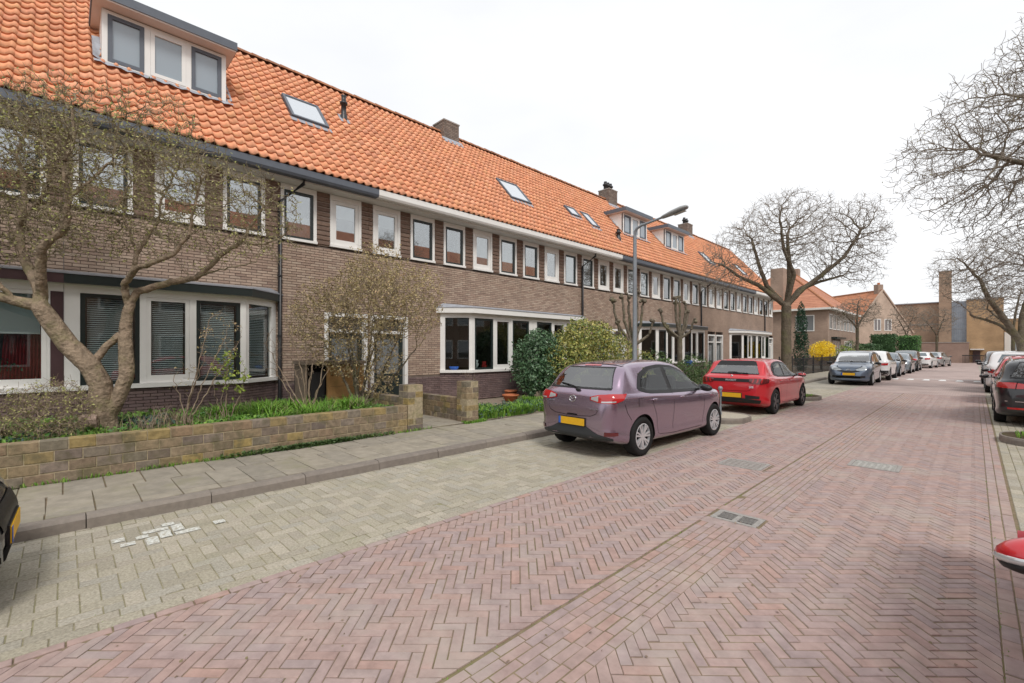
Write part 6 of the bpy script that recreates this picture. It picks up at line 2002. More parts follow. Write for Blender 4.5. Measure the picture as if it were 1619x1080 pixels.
class Body:
    def __init__(self, kind, fine=True):
        s = SPEC[kind]; self.s = s
        top, plan, bot, belt = (pchip(*zip(*s[k])) for k in ('top', 'plan', 'bot', 'belt'))
        self.top, self.plan, self.belt = top, plan, belt
        L, W = s['L'], s['W']
        n = 64 if fine else 34
        t = np.linspace(0, 1, n)
        st = L * (t - 0.055 * np.sin(2 * PI * t) / 1.0 * 1.0)
        st = np.unique(np.clip(np.r_[0, .012, .03, st, L - .02, L], 0, L))
        rings = []
        for x in st:
            w, zb, zt, bl = float(plan(x)), float(bot(x)), float(top(x)), float(belt(x))
            g = np.clip((zt - bl - 0.03) / 0.30, 0, 1); g = g * g * (3 - 2 * g)
            be = min(bl, zt - 0.05)
            tq = min(1.0, max(0.0, (x - .10) / .62)); rw = (1 - tq) * .86 * w + tq * s['wr'] * W / 2
            lowz = zb + 0.32 * (be - zb); midz = zb + 0.70 * (be - zb)
            lower = [(0, zb), (.72 * w, zb), (.92 * w, zb + .03), (.978 * w, zb + .11), (.972 * w, lowz), (w, midz), (.988 * w, be - .06), (.945 * w, be)]
            hood = [(.88 * w, be + (zt - be) * .45), (.74 * w, be + (zt - be) * .75), (.45 * w, zt - .006), (0, zt)]
            cab = [(.91 * w, be + .04), (rw + .035, zt - .115), (rw - .05, zt - .035), (.5 * rw, zt - .006), (0, zt)]
            hood5 = [(.915 * w, be + (zt - be) * .25)] + hood
            up = [(a[0] * (1 - g) + b[0] * g, a[1] * (1 - g) + b[1] * g) for a, b in zip(hood5, cab)]
            ctrl = np.array(lower + up)
            # Catmull-Rom through the section
            sub = 4 if fine else 2
            P = []
            E = np.vstack([ctrl[0] * [-1, 1] if False else 2 * ctrl[0] - ctrl[1], ctrl, [(-ctrl[-2][0], ctrl[-2][1])]])
            for i in range(1, len(E) - 2):
                p0, p1, p2, p3 = E[i - 1], E[i], E[i + 1], E[i + 2]
                # centripetal-ish tension keeps the shoulders from bulging
                for k in range(sub):
                    u = k / sub
                    m1, m2 = (p2 - p0) * 0.38, (p3 - p1) * 0.38
                    P.append((1 + 2 * u) * (1 - u) ** 2 * p1 + u * (1 - u) ** 2 * m1 + u * u * (3 - 2 * u) * p2 + u * u * (u - 1) * m2)
            P.append(ctrl[-1])
            rings.append(np.array(P))
        m = len(rings[0])
        V = []
        for x, Rg in zip(st, rings):
            full = np.vstack([Rg, (Rg[1:-1] * [-1, 1])[::-1]])
            V.append(np.c_[full[:, 0], np.full(len(full), x - L / 2), full[:, 1]])
        k = len(V[0]); ns = len(V)
        V = np.vstack(V)
        F = [[i * k + j, (i + 1) * k + j, (i + 1) * k + (j + 1) % k, i * k + (j + 1) % k] for i in range(ns - 1) for j in range(k)]
        T = []
        for base, rev in ((0, False), ((ns - 1) * k, True)):
            c = V[base:base + k].mean(0)
            V = np.vstack([V, c])
            ci = len(V) - 1
            for j in range(k):
                tri = [base + j, base + (j + 1) % k, ci]
                T.append(tri[::-1] if rev else tri)
        self.V, self.F, self.T = V, np.array(F), np.array(T)
        self.L, self.W = L, W
        polys = [tuple(f) for f in F] + [tuple(q) for q in T]
        self.bvh = BVHTree.FromPolygons([Vector(v) for v in V], polys)

    def hit(self, o, d):
        r = self.bvh.ray_cast(Vector(o), Vector(d), 12)
        return r[0], r[1]

    def at(self, mode, a, z):
        """mode side(+1/-1): a = distance from the rear; rear/front: a = x; cyl: a = degrees from straight rear; cylf from straight front; top: a = x, z = distance from rear"""
        L = self.L
        if mode in (1, -1): o, d = (mode * 3, a - L / 2, z), (-mode, 0, 0)
        elif mode == 'rear': o, d = (a, -L / 2 - 2, z), (0, 1, 0)
        elif mode == 'front': o, d = (a, L / 2 + 2, z), (0, -1, 0)
        elif mode == 'top': o, d = (a, z - L / 2, 4), (0, 0, -1)
        elif mode in ('cyl', 'cylf'):
            t = R(a); sg = -1 if mode == 'cyl' else 1
            dv = (math.sin(t), sg * math.cos(t), 0)
            c = (0, sg * (L / 2 - 0.80), z)
            o = (c[0] + dv[0] * 4, c[1] + dv[1] * 4, z); d = (-dv[0], -dv[1], 0)
        p, n = self.hit(o, d)
        if p is None: return None
        if n.dot(Vector(d)) > 0: n = -n
        return p, n

    def patch(self, mode, lower, upper, off=0.004, n=10, m=4):
        lower, upper = np.array(lower, float), np.array(upper, float)
        t = np.linspace(0, 1, n + 1)
        def interp(P):
            d = np.r_[0, np.cumsum(np.linalg.norm(np.diff(P, axis=0), axis=1))]; d /= d[-1] + 1e-9
            return np.c_[np.interp(t, d, P[:, 0]), np.interp(t, d, P[:, 1])]
        lo, hi = interp(lower), interp(upper)
        V, ok = [], {}
        for j in range(m + 1):
            for i in range(n + 1):
                q = lo[i] * (1 - j / m) + hi[i] * j / m
                h = self.at(mode, q[0], q[1])
                if h is None: ok[(i, j)] = None; continue
                ok[(i, j)] = len(V); V.append(tuple(h[0] + h[1] * off))
        F = []
        for j in range(m):
            for i in range(n):
                q = [ok[(i, j)], ok[(i + 1, j)], ok[(i + 1, j + 1)], ok[(i, j + 1)]]
                if None not in q: F.append(q)
        return (V, F) if F else None

    def strip(self, mode, pts, w, off=0.003):
        P = np.array(pts, float)
        T = np.gradient(P, axis=0); T /= np.linalg.norm(T, axis=1)[:, None] + 1e-9
        N = np.c_[-T[:, 1], T[:, 0]]
        sc = np.array((1, 1)) if mode not in ('cyl', 'cylf') else np.array((57, 1))
        return self.patch(mode, P - N * w / 2 * sc, P + N * w / 2 * sc, off, max(8, len(P) * 3), 1)


def inside_strip(lo, hi, a, z):
    l = np.interp(a, [p[0] for p in lo], [p[1] for p in lo]); h = np.interp(a, [p[0] for p in hi], [p[1] for p in hi])
    return lo[0][0] < a < lo[-1][0] and l < z < h


def cabin(t, B):
    """dark tub, dashboard and seats seen through the glass"""
    L, W = B.L, B.W; s = B.s; k = L / 4.06
    H = max(z for _, z in s['top'])
    fl = .50
    Geo().box(-W * .43, W * .43, -L / 2 + .35, L / 2 - 1.15, fl - .04, fl).build('cabin_floor', 'hole', t)
    for sg in (-1, 1):
        Geo().box(min(sg * W * .40, sg * W * .445), max(sg * W * .40, sg * W * .445), -L / 2 + .7, L / 2 - 1.2, fl, float(B.belt(L * .5)) - .05).build('door_lining', 'grey_trim', t)
    Geo().extrude([(-W * .40, L / 2 - 1.30, .62), (-W * .40, L / 2 - 1.75, .74), (-W * .40, L / 2 - 1.62, .93), (-W * .40, L / 2 - 1.22, .92)], (W * .8, 0, 0)).build('dashboard', 'grey_trim', t)
    Geo().box(-W * .38, W * .38, -L / 2 + .42, -L / 2 + .86, fl, .93).build('parcel_shelf', 'grey_trim', t)
    for nm, y, xs, w in (('front_seat', .18 * k, (-.37, .37), .25), ('rear_seat', -.80 * k, (-.38, .38), .30)):
        for x in xs:
            g = Geo()
            g.extrude([(x - w, y + .10, .62), (x - w, y - .02, .62), (x - w, y - .20, H * .80), (x - w, y - .10, H * .805)], (2 * w, 0, 0))
            g.extrude([(x - w, y + .10, .56), (x - w, y + .58, .60), (x - w, y + .58, .70), (x - w, y + .10, .68)], (2 * w, 0, 0))
            st = g.build(nm, 'grey_trim', t)
            g = Geo(); g.ball((x, y - .17, H * .86), (.13, .055, .085), 12, 8); g.build('headrest', 'grey_trim', st, True)
    k_ = 16
    x = -.37
    Geo().tube([(x + .18 * math.cos(2 * PI * i / k_), L / 2 - 1.88 + .07 * math.sin(2 * PI * i / k_), .90 + .17 * math.sin(2 * PI * i / k_)) for i in range(k_ + 1)], .016, 6).build('steering_wheel', 'black_trim', t, True)


def wheel(parent, x, y, r, sgn, style, wid=0.20):
    w = bpy.data.objects.new('wheel', None); w.empty_display_size = 0.1
    w.location = (x, y, r)
    COL.objects.link(w); w.parent = parent
    rr = r * 0.66
    g = Geo()
    hw = wid / 2
    g.lathe([(rr, -hw * .9), (r * .93, -hw), (r * .985, -hw * .75), (r, -hw * .3), (r, hw * .3), (r * .985, hw * .75), (r * .93, hw), (rr, hw * .9), (rr * .96, hw * .4), (rr * .96, -hw * .9)], 28, axis='x')
    put(g.mesh('tyre', 'tyre', True), 'tyre', w)
    g = Geo()
    o = sgn * hw
    g.lathe([(rr * .97, o * .25), (rr * 1.0, o * .93), (rr * .93, o * .98), (rr * .90, o * .55)], 28, axis='x')
    n = {'multi': 14, 'five': 5, 'cover': 9}[style]
    for k in range(n):
        a = 2 * PI * (k - (.34 if style == 'multi' and k % 2 else 0)) / n
        wdt = {'multi': .016, 'five': .05, 'cover': .04}[style]
        d = np.array((0, math.cos(a), math.sin(a)))
        g.bar(np.array((o * .72, 0, 0)) + d * rr * .12, np.array((o * .86, 0, 0)) + d * rr * .95, wdt * 1.6, 0.03, (1, 0, 0))
    g.lathe([(0, o * .9), (rr * .2, o * .86), (rr * .22, o * .6)], 14, axis='x')
    put(g.mesh('rim', 'alloy_dark' if style == 'five' else 'alloy', False), 'rim', w)
    g = Geo().lathe([(0, o * .3), (rr * .96, o * .3)], 24, axis='x')
    put(g.mesh('dark_backing', 'iron'), 'dark_backing', w)  # flat near-black backing that paints the shade between the spokes
    return w


def car(name, label, cat, kind, paintm, loc, rotz, rear=None, front=None, fine=True, wheels='multi', glass='car_glass', side=True, plate=True, lower_trim='grey_trim', low=0.0, plate_m='plate_yellow', group=None, clad=None, sideglass='car_glass', clear=None):
    B = Body(kind, fine); s = B.s; L, W = B.L, B.W
    t = thing(name, label, cat, loc, rotz, group, local=True)
    me = mesh_np('body', B.V, [B.F, B.T], paintm, True)
    me.materials.append(M['hole'])
    body = put(me, 'body', t)
    # wheel arches
    g = Geo()
    ra = s['R'] * 1.14
    for ax in s['axles']:
        for sg in (-1, 1):
            n = 28
            x0, x1 = sorted((sg * (W / 2 - 0.26), sg * (W / 2 + 0.2)))
            V = [(x, ax - L / 2 + ra * math.cos(2 * PI * k / n), s['R'] + ra * math.sin(2 * PI * k / n)) for x in (x0, x1) for k in range(n)]
            g.add(V, [[k, (k + 1) % n, n + (k + 1) % n, n + k][::-1] for k in range(n)])
            g.ngon(V[:n]); g.ngon(V[n:][::-1])
    cm = g.mesh('cutter', None)
    bm = bmesh.new(); bm.from_mesh(cm); bmesh.ops.recalc_face_normals(bm, faces=bm.faces); bm.to_mesh(cm); bm.free()
    bm = bmesh.new(); bm.from_mesh(me); bmesh.ops.recalc_face_normals(bm, faces=bm.faces); bm.to_mesh(me); bm.free()
    cm.materials.append(M['hole']); cm.materials.append(M['hole'])
    for p in cm.polygons: p.material_index = 1
    cut = bpy.data.objects.new('cutter', cm); COL.objects.link(cut)
    cut.parent = t
    md = body.modifiers.new('arches', 'BOOLEAN'); md.operation = 'DIFFERENCE'; md.object = cut; md.solver = 'EXACT'
    bpy.context.view_layer.update()
    dg = bpy.context.evaluated_depsgraph_get()
    nm = bpy.data.meshes.new_from_object(body.evaluated_get(dg))
    body.modifiers.clear()
    for p in nm.polygons: p.use_smooth = p.material_index == 0
    try: nm.set_sharp_from_angle(angle=R(48))
    except Exception: pass
    nm.name = 'body'
    body.data = nm
    bpy.data.objects.remove(cut)
    if clear:
        d = SIDES[kind]
        bm = bmesh.new(); bm.from_mesh(nm)
        dead = []
        for f in bm.faces:
            c = f.calc_center_median(); n_ = f.normal
            a = c.y + L / 2
            if abs(n_.x) > .35 and abs(c.x) > .35 and inside_strip(d['lo'], d['hi'], a, c.z): dead.append(f); continue
            for mode, (x0, x1, z0, z1) in clear.items():
                if z0 < c.z < z1 and (a < 1.0 if mode == 'rear' else a > L - 2.4) and abs(c.x) < x0 + (x1 - x0) * (c.z - z0) / (z1 - z0) and (n_.y < -.15 if mode == 'rear' else n_.y > .15): dead.append(f); break
        bmesh.ops.delete(bm, geom=dead, context='FACES')
        bm.to_mesh(nm); bm.free()
        cabin(t, B)
        glass = 'car_window'; sideglass = 'car_window'
    # tidy slots
    while len(nm.materials) > 2: nm.materials.pop()

    def P(nm_, m, mode, lo, hi, off=.005, n=10, mm=4, par=body):
        q = B.patch(mode, lo, hi, off, n, mm)
        if q: return put(mesh_np(nm_, q[0], q[1], m, True), nm_, t if par is None else par)

    def S(nm_, mode, pts, w=.0055, m='hole', off=.003):
        q = B.strip(mode, pts, w, off)
        if q: return put(mesh_np(nm_, q[0], q[1], m, True), nm_, body)
    for ax in s['axles']:
        for sg in (-1, 1):
            wheel(t, sg * (W / 2 - 0.115), ax - L / 2, s['R'], sg, wheels)
    top, belt = B.top, B.belt

    # rear glass and windscreen follow the roof profile
    def rearglass(x0, x1, z0, z1, m=glass):
        P('rear_window', m, 'rear', [(-x0, z0), (x0, z0)], [(-x1, z1), (x1, z1)], .006, 14, 8)

    if side:
        for sg in (-1, 1):
            d = side if isinstance(side, dict) else SIDES[kind]
            if clear:
                S('window_surround', sg, [(p[0], p[1] + .016) for p in d['lo']], .075, 'black_trim', .004)
                S('window_surround', sg, [(p[0], p[1] - .016) for p in d['hi']], .075, 'black_trim', .004)
                for (l0, h0), (l1, h1) in zip(d['panes'][:-1], d['panes'][1:]):
                    xx = (l0[-1][0] + l1[0][0]) / 2
                    S('pillar_trim', sg, [(xx, l0[-1][1] - .03), (xx, h0[-1][1] + .03)], .13, 'black_trim', .004)
            else:
                P('window_surround', 'black_trim', sg, d['lo'], d['hi'], .003, 28, 6)
            for (lo, hi) in d['panes']:
                P('side_window', sideglass, sg, lo, hi, .007, 16, 6)
            for pts in d['seams']: S('door_seam', sg, pts)
            for (a, z) in d['handles']:
                h = B.at(sg, a, z)
                g = Geo(); g.ball((0, 0, 0), (.018, .085, .016), 10, 6)
                o = g.build('door_handle', paintm, t, True); o.location = h[0] + h[1] * .012
            # mirror
            a, z = d['mirror']
            h = B.at(sg, a, z)
            if h:
                c = h[0]
                g = Geo(); g.bar((c[0] - sg * .02, c[1], c[2] + .01), (c[0] + sg * .09, c[1], c[2] + .035), .05, .03)
                mr = g.build('mirror', 'black_trim', t)
                g = Geo(); g.ball((c[0] + sg * .165, c[1] + .01, c[2] + .075), (.125, .075, .065), 18, 10)
                V0 = g.V[0]; V0[:, 2] -= (V0[:, 0] - c[0]) * sg * .12
                g.build('mirror_shell', d.get('shell', paintm), mr, True)
                if kind == 'supermini' and fine:
                    for nm_, mm, dz, rz_, rx in (('mirror_base', 'black_trim', -.026, .038, .118), ('indicator', 'lamp_clear', -.006, .034, .131)):
                        g = Geo(); g.ball((c[0] + sg * .165, c[1] + .012, c[2] + .075 + dz), (rx, .077, rz_), 18, 8)
                        V0 = g.V[0]; V0[:, 2] -= (V0[:, 0] - c[0]) * sg * .12
                        g.build(nm_, mm, mr, True)
                g = Geo(); yb = c[1] - .052
                g.add([(c[0] + sg * .07, yb, c[2] + .03), (c[0] + sg * .23, yb, c[2] + .035), (c[0] + sg * .23, yb, c[2] + .115), (c[0] + sg * .07, yb, c[2] + .12)], [[0, 1, 2, 3]])
                g.build('mirror_glass', 'chrome', mr)
            if clad:
                S('sill_trim', sg, [(s['axles'][0] + .42, .30), (s['axles'][1] - .42, .30)], .10, clad, .006)
    if rear: rear(B, P, S, t, body, rearglass)
    if front: front(B, P, S, t, body)
    return t, B


SIDES = {
    'hatch': dict(lo=[(.72, 1.05), (.95, .995), (1.6, .965), (2.4, .945), (3.02, .94)], hi=[(.72, 1.06), (.90, 1.27), (1.2, 1.375), (1.6, 1.405), (2.05, 1.375), (2.5, 1.235), (3.02, .955)],
                  panes=[([(.80, 1.06), (1.0, 1.01), (1.62, .985)], [(.80, 1.075), (.97, 1.25), (1.25, 1.345), (1.62, 1.375)]), ([(1.74, .98), (2.4, .965), (2.86, .96)], [(1.74, 1.375), (2.05, 1.35), (2.45, 1.225), (2.86, .985)])],
                  seams=[[(1.66, 1.40), (1.68, .95), (1.69, .6), (1.67, .27)], [(.98, .98), (1.02, .80), (1.14, .60), (1.2, .30), (1.66, .262)], [(2.80, .95), (2.84, .7), (2.83, .45), (2.76, .27), (1.68, .262)]], handles=[(1.05, .875), (1.98, .86)], mirror=(2.62, .93), shell='black_trim'),
    'supermini': dict(lo=[(.78, 1.04), (1.0, .985), (1.6, .96), (2.4, .94), (2.98, .935)], hi=[(.80, 1.12), (.98, 1.27), (1.3, 1.335), (1.65, 1.345), (2.05, 1.31), (2.5, 1.18), (2.98, .95)],
                      panes=[([(.90, 1.035), (1.1, .995), (1.60, .98)], [(.90, 1.10), (1.05, 1.25), (1.3, 1.305), (1.60, 1.315)]), ([(1.72, .975), (2.4, .96), (2.84, .955)], [(1.72, 1.315), (2.05, 1.285), (2.45, 1.17), (2.84, .98)])],
                      seams=[[(1.66, 1.34), (1.68, .92), (1.67, .27)], [(1.0, .96), (1.05, .78), (1.2, .55), (1.24, .30), (1.66, .262)], [(2.80, .94), (2.83, .6), (2.76, .27), (1.68, .262)]], handles=[(1.12, .86), (1.98, .85)], mirror=(2.60, .92), shell='paint_red'),
    'mpv': dict(lo=[(.55, 1.14), (1.0, 1.06), (2.0, 1.01), (3.2, .97)], hi=[(.60, 1.40), (.9, 1.49), (1.6, 1.515), (2.2, 1.48), (2.6, 1.36), (3.2, 1.0)],
                panes=[([(.62, 1.14), (.98, 1.085)], [(.66, 1.38), (.98, 1.46)]), ([(1.06, 1.075), (1.92, 1.035)], [(1.06, 1.465), (1.92, 1.475)]), ([(2.02, 1.03), (3.0, .99)], [(2.02, 1.465), (2.2, 1.44), (2.6, 1.32), (3.0, 1.03)])],
                seams=[[(1.97, 1.5), (1.98, 1.0), (1.97, .27)], [(1.02, 1.07), (1.06, .8), (1.3, .5), (1.34, .28)], [(3.0, .97), (3.03, .6), (2.96, .27)], [(1.1, .62), (3.3, .60)]], handles=[(1.2, .93), (2.15, .91)], mirror=(2.85, .97), shell='black_trim'),
    'estate': dict(lo=[(.50, 1.05), (1.2, .99), (2.2, .96), (3.25, .935)], hi=[(.58, 1.25), (.85, 1.35), (1.8, 1.385), (2.3, 1.36), (2.75, 1.225), (3.25, .955)],
                   panes=[([(.58, 1.05), (1.12, 1.005)], [(.64, 1.235), (.88, 1.32), (1.12, 1.34)]), ([(1.20, 1.0), (1.98, .98)], [(1.20, 1.345), (1.98, 1.355)]), ([(2.08, .975), (3.1, .955)], [(2.08, 1.345), (2.35, 1.32), (2.72, 1.20), (3.1, .98)])],
                   seams=[[(2.03, 1.37), (2.04, .95), (2.03, .27)], [(1.16, .99), (1.22, .8), (1.42, .5), (1.46, .28)], [(3.08, .94), (3.1, .6), (3.04, .27)]], handles=[(1.35, .87), (2.2, .86)], mirror=(2.9, .93), shell='paint_black'),
    'suv': dict(lo=[(.50, 1.16), (1.2, 1.10), (2.2, 1.06), (3.15, 1.03)], hi=[(.58, 1.38), (.85, 1.47), (1.8, 1.505), (2.3, 1.46), (2.7, 1.32), (3.15, 1.05)],
                panes=[([(.58, 1.16), (1.1, 1.115)], [(.64, 1.36), (.88, 1.435), (1.1, 1.455)]), ([(1.18, 1.11), (1.92, 1.085)], [(1.18, 1.46), (1.92, 1.475)]), ([(2.02, 1.08), (3.0, 1.05)], [(2.02, 1.465), (2.3, 1.43), (2.66, 1.30), (3.0, 1.075)])],
                seams=[[(1.97, 1.48), (1.98, 1.05), (1.97, .33)], [(3.0, 1.03), (3.02, .6), (2.96, .33)]], handles=[(1.3, .98), (2.15, .96)], mirror=(2.8, 1.04), shell='black_trim'),
}


def text_mesh(body, s, m, size, thick=.003):
    c = bpy.data.curves.new('lettering', 'FONT'); c.body = s; c.size = size; c.extrude = thick; c.align_x = 'CENTER'; c.align_y = 'CENTER'
    o = bpy.data.objects.new('lettering', c); COL.objects.link(o)
    bpy.context.view_layer.update()
    me = bpy.data.meshes.new_from_object(o.evaluated_get(bpy.context.evaluated_depsgraph_get()))
    bpy.data.objects.remove(o)
    me.materials.clear(); me.materials.append(M[m])
    me.name = 'lettering'
    return me


def on_rear(B, t, me, x, z, name='lettering', off=.008, front=False):
    h = B.at('front' if front else 'rear', x, z)
    n = h[1]
    a = Vector((1, 0, 0)) if not front else Vector((-1, 0, 0))
    a = (a - n * a.dot(n)).normalized()
    b = n.cross(a)
    put(me, name, t, matrix=axes_matrix(h[0] + n * off, a, b, n))


def plate(B, t, z, m='plate_yellow', front=False, x=0.0, blue=True, tilt=0.0):
    y = B.at('front' if front else 'rear', x, z)[0][1] + (0.02 if front else -0.02)
    sg = 1 if front else -1
    g = Geo(); g.box(x - .26, x + .26, min(y, y + sg * .008), max(y, y + sg * .008), z - .055, z + .055)
    p = g.build('number_plate', m, t)
    if blue:
        xa = x - .26 if not front else x + .215
        g = Geo(); yy = y + sg * .009
        g.box(xa, xa + .045, min(yy, yy + sg * .002), max(yy, yy + sg * .002), z - .055, z + .055)
        g.build('plate_band', 'plate_blue', p)
    g = Geo(); y2 = y - sg * .03
    g.box(x - .275, x + .275, min(y, y2), max(y, y2), z - .068, z + .068); g.build('plate_holder', 'black_trim', p)


def wiper(B, t, pts, w=.018):
    V = []
    g = Geo()
    P3 = []
    for x, z in pts:
        h = B.at('rear', x, z); P3.append(h[0] + h[1] * .022)
    g.tube(P3, w / 2, 6)
    g.build('wiper', 'black_trim', t, True)


def ring(B, body, x0, x1, z0, z1, w=.06):
    for sg in (-1, 1):
        q = B.patch('rear', [(sg * x0, z0), (sg * (x0 - w), z0)], [(sg * x1, z1), (sg * (x1 - w), z1)], .005, 3, 10)
        if q: put(mesh_np('rear_window_surround', q[0], q[1], 'black_trim', True), 'rear_window_surround', body)
    for a, b, xx in ((z0 - .01, z0 + w * .5, x0), (z1 - w * .6, z1 + .015, x1)):
        q = B.patch('rear', [(-xx, a), (xx, a)], [(-xx, b), (xx, b)], .0045, 14, 2)
        if q: put(mesh_np('rear_window_surround', q[0], q[1], 'black_trim', True), 'rear_window_surround', body)


def rear_mauve(B, P, S, t, body, rg):
    ring(B, body, .615, .475, 1.065, 1.385)
    rg(.60, .462, 1.08, 1.375, 'car_window_rear')
    P('brake_light', 'tail_red', 'rear', [(-.17, 1.412), (.17, 1.412)], [(-.165, 1.432), (.165, 1.432)], .008, 6, 1)
    P('spoiler', 'paint_mauve', 'top', [(-.52, .60), (.52, .60)], [(-.52, .68), (.52, .68)], .012, 8, 2)
    wiper(B, t, [(-.40, 1.115), (-.15, 1.085), (.06, 1.045)])
    g = Geo(); h = B.at('rear', .05, 1.03); g.ball(h[0] + h[1] * .015, (.05, .03, .03), 10, 6); g.build('wiper_cap', 'black_trim', t, True)
    for sg in (-1, 1):
        P('tail_light', 'tail_red', 'cyl', [(sg * 24, .90), (sg * 34, .865), (sg * 46, .865), (sg * 55, .91), (sg * 60, .99)], [(sg * 24, .945), (sg * 34, .985), (sg * 46, 1.0), (sg * 55, 1.0), (sg * 60, 1.0)], .012, 16, 5)
        P('reverse_light', 'lamp_clear', 'cyl', [(sg * 25.5, .905), (sg * 33, .882)], [(sg * 25.5, .94), (sg * 33, .962)], .015, 6, 3)
        P('reverse_light', 'lamp_clear', 'cyl', [(sg * 36, .872), (sg * 48, .885)], [(sg * 36, .892), (sg * 48, .905)], .015, 6, 1)
        S('hatch_seam', 'cyl', [(sg * 33, .86), (sg * 33.5, .80), (sg * 31, .70), (sg * 25, .655), (sg * 12, .64), (0, .635)], .008)
        P('reflector', 'tail_dark', 'cyl', [(sg * 38, .37), (sg * 50, .385)], [(sg * 38, .43), (sg * 50, .43)], .012, 6, 2)
    P('lower_bumper', 'grey_trim', 'cyl', [(-46, .30), (-30, .29), (0, .285), (30, .29), (46, .30)], [(-46, .33), (-30, .40), (-18, .50), (18, .50), (30, .40), (46, .33)], .008, 30, 5)
    plate(B, t, .545)
    # winged emblem in an oval ring
    g = Geo()
    k = 24
    h = B.at('rear', 0, .90); n = h[1]
    a = Vector((1, 0, 0)); b = n.cross(a).normalized()
    c = h[0] + n * .012
    g.tube([tuple(c + a * (.062 * math.cos(2 * PI * i / k)) + b * (.048 * math.sin(2 * PI * i / k))) for i in range(k + 1)], .006, 6)
    g.tube([tuple(c + a * x + b * z) for x, z in ((-.058, .008), (-.03, .018), (0, -.012), (.03, .018), (.058, .008))], .006, 6)
    g.build('emblem', 'chrome', t, True)
    on_rear(B, t, text_mesh('x', 'MAZDA 2', 'chrome', .045), -.47, .845)
    on_rear(B, t, text_mesh('x', 'SKYACTIV', 'chrome', .036), .44, .76)
    P('exhaust_tip', 'chrome', 'rear', [(.33, .272), (.41, .272)], [(.33, .29), (.41, .29)], .02, 3, 1)
    P('hatch_handle', 'hole', 'rear', [(-.10, .645), (.10, .645)], [(-.10, .665), (.10, .665)], .006, 4, 1)
    g = Geo(); h = B.at('top', 0, .85); g.tube([h[0], h[0] + Vector((0, -.10, .13))], .006, 5); g.build('aerial', 'black_trim', t)
    for sg in (-1, 1): S('bumper_seam', sg, [(.27, .85), (.32, .72), (.43, .60)]); S('bumper_seam', sg, [(3.70, .60), (3.78, .70), (3.80, .80)])
    S('fuel_flap_seam', 1, [(.60, .80), (.74, .80), (.74, .92), (.60, .92), (.60, .80)], .004)
    P('fuel_flap', 'paint_mauve', 1, [(.62, .80), (.76, .80)], [(.62, .93), (.76, .93)], .0035, 4, 4)


def rear_red(B, P, S, t, body, rg):
    ring(B, body, .615, .46, 1.045, 1.37)
    P('spoiler_shade', 'black_trim', 'rear', [(-.52, 1.26), (.52, 1.26)], [(-.455, 1.37), (.455, 1.37)], .007, 14, 4)
    P('rear_window', 'car_window_rear', 'rear', [(-.60, 1.06), (.60, 1.06)], [(-.495, 1.30), (.495, 1.30)], .006, 14, 6)
    P('lamp_band', 'black_trim', 'cyl', [(-44, .845), (44, .845)], [(-46, .925), (46, .925)], .010, 26, 3)
    for sg in (-1, 1):
        P('tail_light', 'tail_dark', 'cyl', [(sg * 30, .82), (sg * 44, .80), (sg * 56, .84)], [(sg * 30, .935), (sg * 44, .94), (sg * 58, .93)], .015, 12, 4)
        for k in range(3):
            P('light_claw', 'tail_red', 'cyl', [(sg * (33 + 5 * k), .83), (sg * (34.5 + 5 * k), .83)], [(sg * (35 + 5 * k), .925), (sg * (36.5 + 5 * k), .925)], .018, 2, 3)
        P('air_outlet', 'black_trim', 'cyl', [(sg * 24, .42), (sg * 42, .43)], [(sg * 24, .52), (sg * 42, .50)], .008, 8, 2)
        S('hatch_seam', 'cyl', [(sg * 34, .80), (sg * 33, .66), (sg * 26, .62), (0, .61)], .008)
    P('lower_bumper', 'black_trim', 'cyl', [(-44, .31), (0, .30), (44, .31)], [(-44, .40), (-20, .43), (20, .43), (44, .40)], .008, 24, 4)
    P('plate_recess', 'paint_red', 'rear', [(-.3, .45), (.3, .45)], [(-.3, .60), (.3, .60)], .003, 4, 2)
    plate(B, t, .50)
    on_rear(B, t, text_mesh('x', 'PEUGEOT', 'lamp_clear', .062), 0, .885, off=.016)
    on_rear(B, t, text_mesh('x', '208', 'chrome', .075), .50, .72)
    wiper(B, t, [(-.02, 1.07), (.18, 1.062), (.36, 1.055)])
    P('wiper_cap', 'black_trim', 'rear', [(-.16, 1.05), (.1, 1.05)], [(-.14, 1.09), (.08, 1.09)], .02, 4, 2)
    g = Geo(); h = B.at('top', 0, .62); g.tube([h[0], h[0] + Vector((0, -.06, .12))], .007, 5); g.build('aerial', 'black_trim', t)
    g = Geo(); h = B.at('rear', 0, .985); g.ball(h[0] + h[1] * .01, (.03, .012, .035), 8, 6); g.build('emblem', 'chrome', t, True)


